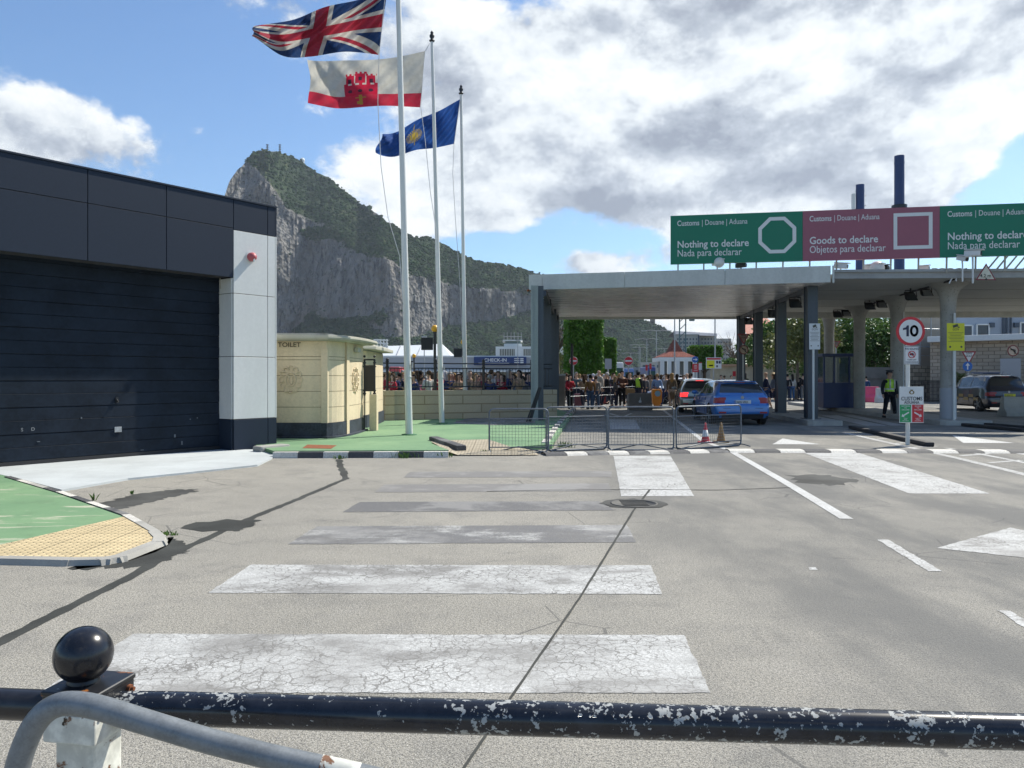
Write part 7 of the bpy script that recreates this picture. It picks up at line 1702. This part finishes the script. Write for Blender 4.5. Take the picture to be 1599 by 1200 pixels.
# crowd behind the railing
pal = {'red': (.42, .03, .05), 'white': (.55, .54, .52), 'black': (.02, .02, .022), 'navy blue': (.03, .045, .13), 'tan': (.36, .25, .16), 'grey': (.2, .2, .21), 'pale blue': (.2, .3, .48), 'maroon': (.16, .03, .05), 'pink': (.5, .2, .25)}
HW = ['black', 'black', 'brown', 'brown', 'brown', 'grey', 'blond', 'white']; rnd = random.Random(3); names_ = list(pal)
for i in range(144):
    px = 601 + (i % 72) * 3.2 + rnd.uniform(-2, 2); Y = rnd.uniform(28.8, 33) if i < 72 else rnd.uniform(35, 46)
    cn_ = rnd.choice(names_ if rnd.random() < .5 else ['red', 'black', 'navy blue', 'red', 'white', 'tan']); fem = rnd.random() < .5
    person(at(px, Y), rnd.uniform(-70, 70) + (180 if rnd.random() < .35 else 0), 'person in %s top in the crowd behind the black railing' % cn_, pose=rnd.choice(['stand', 'hold', 'lean']), fem=fem, top=pal[cn_], hair=rnd.choice(HW), h=rnd.uniform(1.50, 1.82), skin=rnd.randrange(4), group='crowd behind railing, %s tops' % cn_)
# more of the queue, further under the canopy
for i in range(84):
    px = rnd.uniform(880, 1082); Y = rnd.uniform(42, 60); cn_ = rnd.choice(names_)
    person(at(px, Y), rnd.uniform(0, 360), 'distant person in %s top behind the front row under the canopy' % cn_, pose=rnd.choice(['stand', 'walk']), fem=rnd.random() < .5, top=pal[cn_], hair=rnd.choice(HW), h=rnd.uniform(1.55, 1.76), skin=rnd.randrange(4), group='distant queue, %s tops' % cn_)
def suitcase(px, pf, w, h, col, label):
    q = G(px, pf); th = thing('suitcase', label, 'suitcase', q); m = MB(); m.box((q.x, q.y, .06 + h / 2), (w, .25, h)); part('shell', m, simple('suitcase_shell', col, .5), th, bevel=.04, seg=3)
    m = MB(); m.tube([(q.x - .1, q.y + .08, h), (q.x - .1, q.y + .08, h + .35), (q.x + .1, q.y + .08, h + .35), (q.x + .1, q.y + .08, h)], .012, 6); part('handle', m, GALV, th); m = MB()
    for s in (-1, 1): m.cyl((q.x + s * w * .35 - .02, q.y, .04), (q.x + s * w * .35 + .02, q.y, .04), .04, n=10)
    part('wheel', m, BLACKM, th)
suitcase(903.5, 636, .42, .62, (.16, .05, .08), 'maroon pink suitcase at the feet of the crowd'); suitcase(941, 632, .3, .5, (.25, .03, .03), 'small red bag beside the pale beige coat')
q = P(984, 612, 37.6); m = MB(); m.box((q.x, q.y, q.z), (.42, .25, .3)); solo('brown_parcel', m, simple('cardboard', (.22, .14, .07), .8), 'brown box carried before the black jacket', 'box', bevel=.02)

# ---------------------------------------------------------------- cars
def pchip(xs, ys, x): return float(np.interp(x, xs, ys))
def smooth_interp(xs, ys):
    xs = np.array(xs, float); ys = np.array(ys, float); n = len(xs); h = np.diff(xs); d = np.diff(ys) / h; mm = np.zeros(n); mm[0], mm[-1] = d[0], d[-1]
    for i in range(1, n - 1):
        if d[i - 1] * d[i] > 0: w1, w2 = 2 * h[i] + h[i - 1], h[i] + 2 * h[i - 1]; mm[i] = (w1 + w2) / (w1 / d[i - 1] + w2 / d[i])
    def f(x):
        x = min(max(x, xs[0]), xs[-1]); i = min(max(int(np.searchsorted(xs, x) - 1), 0), n - 2); t = (x - xs[i]) / h[i]
        return (2 * t ** 3 - 3 * t * t + 1) * ys[i] + (t ** 3 - 2 * t * t + t) * h[i] * mm[i] + (-2 * t ** 3 + 3 * t * t) * ys[i + 1] + (t ** 3 - t * t) * h[i] * mm[i + 1]
    return f
def car(label, loc, rz, paint, L=4.3, W=1.78, H=1.43, plate=None, lit=False, estate=False, group='cars in view', livery=None, badge=True, hi=True, lightbar=False, dark_panel=False):
    th = thing('car', label, 'car', (0, 0, 0), group); hw = W / 2; belt = .93 * H / 1.43
    zroof = smooth_interp([0, .06, .2, .42, .56, .72, .80, .93, 1], [H - .08, H - .03, H, H, H - .06, belt + .10, belt + .03, belt - .12, belt - .24] if not estate else [H - .06, H - .02, H, H, H - .06, belt + .10, belt + .05, belt - .08, belt - .2])
    zbelt = smooth_interp([0, .1, .4, .7, .85, 1], [belt + .03, belt + .04, belt, belt - .02, belt - .08, belt - .26])
    wid = smooth_interp([0, .015, .05, .15, .5, .85, .95, .985, 1], [hw * .84, hw * .925, hw * .97, hw, hw, hw * .97, hw * .90, hw * .80, hw * .68])
    rw = smooth_interp([0, .1, .5, .72, .9, 1], [hw * .66, hw * .70, hw * .72, hw * .80, hw * .78, hw * .6])
    y0 = smooth_interp([.15, .32, .42, .62, .70, .92, 1.02, H - .06, H + .05], [.14, .03, .0, .01, .07, .10, .17, .52 if not estate else .40, .62 if not estate else .5])
    y1 = smooth_interp([.15, .4, .6, .8, 1.5], [-.16, -.0, -.03, -.22, -.3])
    wheelY = (.80, L - .86); wr = .325
    nt = 150 if hi else 60; key = 12 if hi else 5
    def sect(t):
        w, zb, zr, r = wid(t), zbelt(t), zroof(t), rw(t); zs = .20; zr = max(zr, zb + .02)
        K = [(0, zs), (w * .80, zs), (w * .955, zs + .05), (w * .985, .40), (w, .56), (w * .985, .72), (w * .955, zb - .05), (w * .93, zb), (w * .93 + (r - w * .93) * .5, zb + (zr - .06 - zb) * .55), (r, max(zb + .012, zr - .07)), (r * .88, zr - .025), (r * .5, zr - .004), (0, zr)]
        pts = []
        for i in range(len(K) - 1):
            n = key if i not in (0,) else 3
            for k in range(n): f = k / n; pts.append((K[i][0] + (K[i + 1][0] - K[i][0]) * f, K[i][1] + (K[i + 1][1] - K[i][1]) * f))
        pts.append(K[-1]); P2 = pts[:]
        for _ in range(key // 3):
            P2 = [P2[0]] + [((P2[i - 1][0] + 2 * P2[i][0] + P2[i + 1][0]) / 4, (P2[i - 1][1] + 2 * P2[i][1] + P2[i + 1][1]) / 4) for i in range(1, len(P2) - 1)] + [P2[-1]]
        return P2
    ts = [i / nt for i in range(nt + 1)]; secs = [sect(t) for t in ts]; nv = len(secs[0])
    def pos(t, x, z):
        a, b = y0(z), L + y1(z); return Vector((x, a + t * (b - a), z))
    regs = {}
    def reg(name):
        if name not in regs: regs[name] = MB(); regs[name].smooth = True
        return regs[name]
    def classify(c, surf, t):
        x, y, z = abs(c.x), c.y, c.z; zb = zbelt(t); zr = zroof(t)
        if surf == 'side':
            for wy in wheelY:
                if (y - wy) ** 2 + (z - .315) ** 2 < (wr + .055) ** 2 and x > hw * .55: return None
            if z > zb + .035 and z < zr - .085 and x > hw * .5 and y > (.62 if not estate else .5) and y < L * .74:
                wv = (z - zb) / max(.01, (zr - zb))
                # sloping front and rear edges
                yf = L * .735 - wv * .62
                if y < yf:
                    for pc in (L * .335, L * .56):
                        if abs(y - pc) < .035: return 'pillar'
                    return 'glass_side'
            if z > zb + .03 and .585 < t < .735 and x < rw(t) * .97 + .0 and z > zroof(t) - .03 and zroof(t) > zb + .09: return 'glass_front'
            if t < .045 and .70 < z < .86 and x > hw * .62: return 'tail'
            if t > .93 and .52 < z < .70 and x > hw * .5: return 'headlight'
            if z < .30: return 'trim'
            return 'body'
        if surf == 'rear':
            if zb + .065 < z < H - .13 and x < (hw * .80 - (z - zb) * .34): return 'glass_rear'
            if .69 < z < .875 and x > hw * (.60 if z < .8 else .55): return 'tail'
            if z < .36 and x < hw * .72: return 'trim'
            return 'body'
        if surf == 'front':
            if .30 < z < .5 and x < hw * .5: return 'trim'
            return 'body'
    for i in range(nt):
        for j in range(nv - 1):
            for s in (-1, 1):
                q = []
                for (ti, jj) in ((i, j), (i, j + 1), (i + 1, j + 1), (i + 1, j)):
                    x, z = secs[ti][jj]; q.append(pos(ts[ti], s * x, z))
                r = classify(sum(q, Vector()) / 4, 'side', (ts[i] + ts[i + 1]) / 2)
                if r: reg(r).add(q if s < 0 else q[::-1], [(0, 1, 2, 3)])
    NX = 26 if hi else 10
    for surf, ti in (('rear', 0), ('front', nt)):
        for j in range(nv - 1):
            for s in (-1, 1):
                for k in range(NX):
                    f0, f1 = k / NX, (k + 1) / NX; q = []
                    bulge = (lambda f: -.035 * (1 - f * f)) if surf == 'rear' else (lambda f: .16 * (1 - f ** 2))
                    for jj, f in ((j, f0), (j, f1), (j + 1, f1), (j + 1, f0)):
                        x, z = secs[ti][jj]; p = pos(ts[ti], s * x * f, z); p.y += bulge(f) ; q.append(p)
                    r = classify(sum(q, Vector()) / 4, surf, ts[ti])
                    if r: reg(r).add(q if (s > 0) == (surf == 'rear') else q[::-1], [(0, 1, 2, 3)])
    names = {'body': 'body', 'glass_side': 'side_window', 'glass_rear': 'rear_window', 'glass_front': 'windscreen', 'tail': 'tail_light', 'headlight': 'headlight', 'trim': 'bumper_trim', 'pillar': 'window_pillar'}
    tl = m_emis('tail_lens_lit', (.9, .03, .03), 1.2, (.35, .01, .01)) if lit else simple('tail_lens', (.32, .012, .015), .2)
    mt = {'body': paint, 'glass_side': GLASSD, 'glass_rear': GLASSD, 'glass_front': GLASSD, 'tail': tl, 'headlight': GALV, 'trim': BLACKM, 'pillar': BLACK}
    for k, v in regs.items():
        me_mb = v; 
        if k in ('tail', 'glass_side', 'headlight'):
            for s, nm in ((-1, 'L'), (1, 'R')):
                w = MB(); w.smooth = True
                for f in v.f:
                    cx = sum(v.v[i][0] for i in f) / len(f)
                    if cx * s > 0: w.add([v.v[i] for i in f], [tuple(range(len(f)))])
                if w.f: o = part(names[k], w, mt[k], th); weld(o)
        else: o = part(names[k], v, mt[k], th); weld(o)
    # wheels, wells
    for wy in wheelY:
        for s in (-1, 1):
            m = MB(); x = s * (hw - .12)
            m.lathe([(wr - .07, -.1), (wr - .02, -.105), (wr, -.08), (wr, .08), (wr - .02, .105), (wr - .07, .10)], (0, 0, 0), 28); rot = Matrix.Rotation(R(90), 3, 'Y'); m.v = [tuple(rot @ Vector(v) + Vector((x, wy, wr))) for v in m.v]; wh = part('wheel', m, RUBBER, th)
            m = MB(); m.cyl((x + s * .02, wy, wr), (x + s * .06, wy, wr), wr - .07, n=28)
            rim = part('rim', m, BLACK, wh); m = MB()
            for k in range(5):
                a = k * 2 * math.pi / 5; d = Vector((0, math.cos(a), math.sin(a))); m.beam(Vector((x + s * .085, wy, wr)) + d * .03, Vector((x + s * .095, wy, wr)) + d * (wr - .085), .075, .03)
            m.cyl((x + s * .05, wy, wr), (x + s * .10, wy, wr), .05, n=14); m.tube([Vector((x + s * .08, wy + (wr - .08) * math.cos(a), wr + (wr - .08) * math.sin(a))) for a in [i * 6.2832 / 24 for i in range(24)]], .016, 6, True); part('spokes', m, GALV, wh)
            m = MB()
            for k in range(16):
                a0, a1 = R(-20 + k * 13.75), R(-20 + (k + 1) * 13.75); rr_ = wr + .055; m.quad((s * (hw - .015), wy + rr_ * math.cos(a0), .315 + rr_ * math.sin(a0)), (s * (hw - .32), wy + rr_ * math.cos(a0), .315 + rr_ * math.sin(a0)), (s * (hw - .32), wy + rr_ * math.cos(a1), .315 + rr_ * math.sin(a1)), (s * (hw - .015), wy + rr_ * math.cos(a1), .315 + rr_ * math.sin(a1)))
            m.box((s * (hw - .33), wy, .40), (.02, .76, .56)); part('wheel_well', m, BLACKM, th)
    m = MB(); m.box((0, L / 2, .26), (W * .80, L * .86, .12)); part('underbody', m, BLACKM, th)
    # rear details
    yr = lambda z: y0(z) - .035
    m = MB(); zpl = .735; m.box((0, yr(zpl) - .006, zpl), (.52, .012, .115)); pl_ = part('number_plate', m, SWHITE if not plate or plate[1] != 'y' else SYEL, th)
    if plate:
        m = MB(); m.text(plate[0], (-.20, yr(zpl) - .016, zpl - .035), (1, 0, 0), (0, 0, 1), .10, .012, sx=.88); part('plate_lettering', m, NAVYT, pl_); m = MB(); m.box((-.235, yr(zpl) - .014, zpl), (.04, .004, .11)); part('plate_band', m, SBLUE, pl_)
    m = MB(); zc_ = H - .13; m.box((0, y0(zc_) + .0, H - .055), (W * .56, .16, .02)); part('spoiler', m, paint, th, bevel=.008); m = MB(); m.box((0, y0(H - .1) - .03, H - .085), (.32, .02, .02)); part('high_brake_light', m, tl, th)
    m = MB(); zg_ = belt + .08; m.tube([(0, yr(zg_) - .01, zg_), (.16, y0(zg_ + .04) - .03, zg_ + .03), (.36, y0(zg_ + .07) - .02, zg_ + .06)], .012, 6); part('wiper', m, BLACKM, th)
    m = MB(); m.tube([(hw * .2, .95, H - .01), (hw * .2, .82, H + .16)], .006, 5); part('antenna', m, BLACKM, th)
    if badge: m = MB(); m.cyl((0, yr(.885) - .0, .88), (0, yr(.885) - .02, .88), .05, n=18); part('badge', m, GALV, th)
    for s in (-1, 1):
        m = MB(); m.sph((s * (hw + .07), L * .655, belt + .07), .10, 12, sx=1.1, sy=.55, sz=.75); m.beam(Vector((s * (hw - .06), L * .665, belt + .03)), Vector((s * (hw + .05), L * .66, belt + .05)), .06, .05); part('wing_mirror', m, paint if not dark_panel else BLACK, th)
        m = MB(); m.box((s * (hw + .003), L * .36, belt - .12), (.03, .18, .025)); m.box((s * (hw + .003), L * .57, belt - .12), (.03, .18, .025)); part('door_handle', m, paint, th, bevel=.005)
        m = MB(); m.box((s * hw * .70, yr(.40) + .01, .41), (.22, .02, .05)); part('reflector', m, simple('reflector_red', (.3, .01, .01), .3), th)
    m = MB(); m.beam(Vector((-hw * .68, yr(.52) + .016, .545)), Vector((hw * .68, yr(.52) + .016, .545)), .012, .012); m.beam(Vector((-hw * .56, yr(.66) + .0, .645)), Vector((hw * .56, yr(.66) + .0, .645)), .012, .012); part('panel_gap', m, BLACKM, th)
    m = MB()
    for y in (L * .335, L * .56, L * .70): 
        for s in (-1, 1): m.tube([(s * (hw * .985 + .003), y, .35), (s * (hw * 1.0 + .002), y, .56), (s * (hw * .965 + .003), y, belt - .06)], .005, 4)
    part('door_gap', m, BLACKM, th)
    # rails, lightbar, livery
    if lightbar:
        m = MB(); m.box((0, L * .42, H + .09), (W * .62, .28, .10)); part('lightbar', m, simple('lightbar_blue', (.03, .06, .16), .25), th, bevel=.03)
        m = MB()
        for s in (-1, 1): m.tube([(s * hw * .62, L * .2, H - .03), (s * hw * .66, L * .22, H + .04), (s * hw * .66, L * .5, H + .04), (s * hw * .64, L * .53, H - .04)], .018, 6)
        part('roof_rails', m, GALV, th)
    if livery:
        m = MB()
        for k in range(7):
            for s in (-1, 1):
                y = .95 + k * .42; zc_ = .55 + (k % 2) * .14; m.box((s * (hw * 1.0 + .002), y, zc_), (.006, .40, .13))
        part('livery_blocks', m, livery, th)
    th.location = loc; th.rotation_euler = (0, 0, rz)
    return th
def weld(o):
    bm = bmesh.new(); bm.from_mesh(o.data); bmesh.ops.remove_doubles(bm, verts=bm.verts, dist=1e-4); bm.to_mesh(o.data); bm.free()
    for p in o.data.polygons: p.use_smooth = True
def m_carpaint(name, col, fl=.3, rough=.28):
    t = MT(name); n = t.noise(t.co(), 3, 4, .6); t.set(t.mix(t.ramp(n, .3, .7, 0, .12), col, tuple(c * .6 + .05 for c in col)), rough, fl, .5); t.b.inputs['Coat Weight'].default_value = 1; t.b.inputs['Coat Roughness'].default_value = .05; return t.m
def place_car(pl, pr, pb, rz=0, L=4.3, W=1.78):   # rear seen squarely between columns pl and pr, wheels at row pb
    Y = H0 * F / (pb - HZ); return (P((pl + pr) / 2, 590, Y).x, Y - .2, 0)
car('bright blue hatchback seen from behind with a white number plate', (P(1157, 590, 24.2).x, 24.0, 0), R(-3), m_carpaint('blue_car_paint', (.02, .155, .48)), plate=('3605 VRX', 'w'), W=1.80)
car('silver hatchback with lit brake lights ahead of the blue car', (P(1094, 590, 32.2).x, 32.2, 0), R(-9), m_carpaint('silver_car_paint', (.26, .26, .25), .6), plate=('4126 KLM', 'w'), lit=True, H=1.46, W=1.75)
car('dark blue police estate with roof light bar and yellow blocks', (21.5, 33.2, 0), R(-4), m_carpaint('navy_car_paint', (.016, .022, .045), .3), H=1.62, L=4.6, W=1.86, estate=True, plate=('G 5521 K', 'y'), lightbar=True, livery=simple('livery_yellow', (.28, .19, .06), .5))
car('white compact car side on behind the planter barrier', (P(1012, 590, 44).x + 3.6, 44.8, 0), R(96), m_carpaint('white_car_paint', (.62, .63, .64), .05), L=3.7, H=1.5, W=1.65, hi=False)
for i, (px, Y, rz, col, lb) in enumerate(((868, 60, 80, (.55, .56, .58), 'white parked car glimpsed left of the crowd'), (1100, 75, 20, (.03, .04, .06), 'dark car far ahead of the silver car'), (1020, 90, 80, (.35, .03, .04), 'red car far behind the white compact car'))):
    car(lb, (P(px, 590, Y).x, Y, 0), R(rz), m_carpaint('far_car_paint', col, .2), hi=False)
# motorbike wheel shape near column: scooter
q = G(1461, 618); sc2 = thing('scooter', 'dark scooter parked beside the gate railing', 'scooter', (q.x, q.y + 3, 0)); o_ = Vector((q.x, q.y + 3, 0))
for s in (-.6, .6):
    m = MB(); m.tube([o_ + Vector((s + .26 * math.cos(a), 0, .28 + .26 * math.sin(a))) for a in [i * 6.2832 / 20 for i in range(20)]], .06, 8, True); part('wheel', m, RUBBER, sc2)
m = MB(); m.tube([o_ + Vector(v) for v in ((.6, 0, .3), (.5, 0, .7), (.42, 0, 1.0))], .05, 8); m.tube([o_ + Vector(v) for v in ((.5, 0, .5), (.2, 0, .28), (-.2, 0, .3), (-.6, 0, .55))], [.1, .1, .14, .12], 8); m.tube([o_ + Vector(v) for v in ((-.6, 0, .72), (-.1, 0, .76))], .12, 8); m.tube([o_ + Vector((.42, s * .3, 1.02)) for s in (-1, 1)], .02, 6); part('frame', m, BLACK, sc2)

# haze: pale even air round the whole scene
if HAZE:
    m = MB(); m.box((0, 1250, 350), (4200, 2900, 702)); hz = make_mesh('haze', m, []) if False else None
    mt_ = bpy.data.materials.new('haze_air'); mt_.use_nodes = True; nt_ = mt_.node_tree; nt_.nodes.clear(); o_n = nt_.nodes.new('ShaderNodeOutputMaterial'); v_n = nt_.nodes.new('ShaderNodeVolumePrincipled'); v_n.inputs['Color'].default_value = (.75, .85, 1, 1); v_n.inputs['Density'].default_value = HAZE; v_n.inputs['Anisotropy'].default_value = .3
    nt_.links.new(v_n.outputs[0], o_n.inputs['Volume']); struct('haze', m, mt_, 'stuff', 'pale air haze')
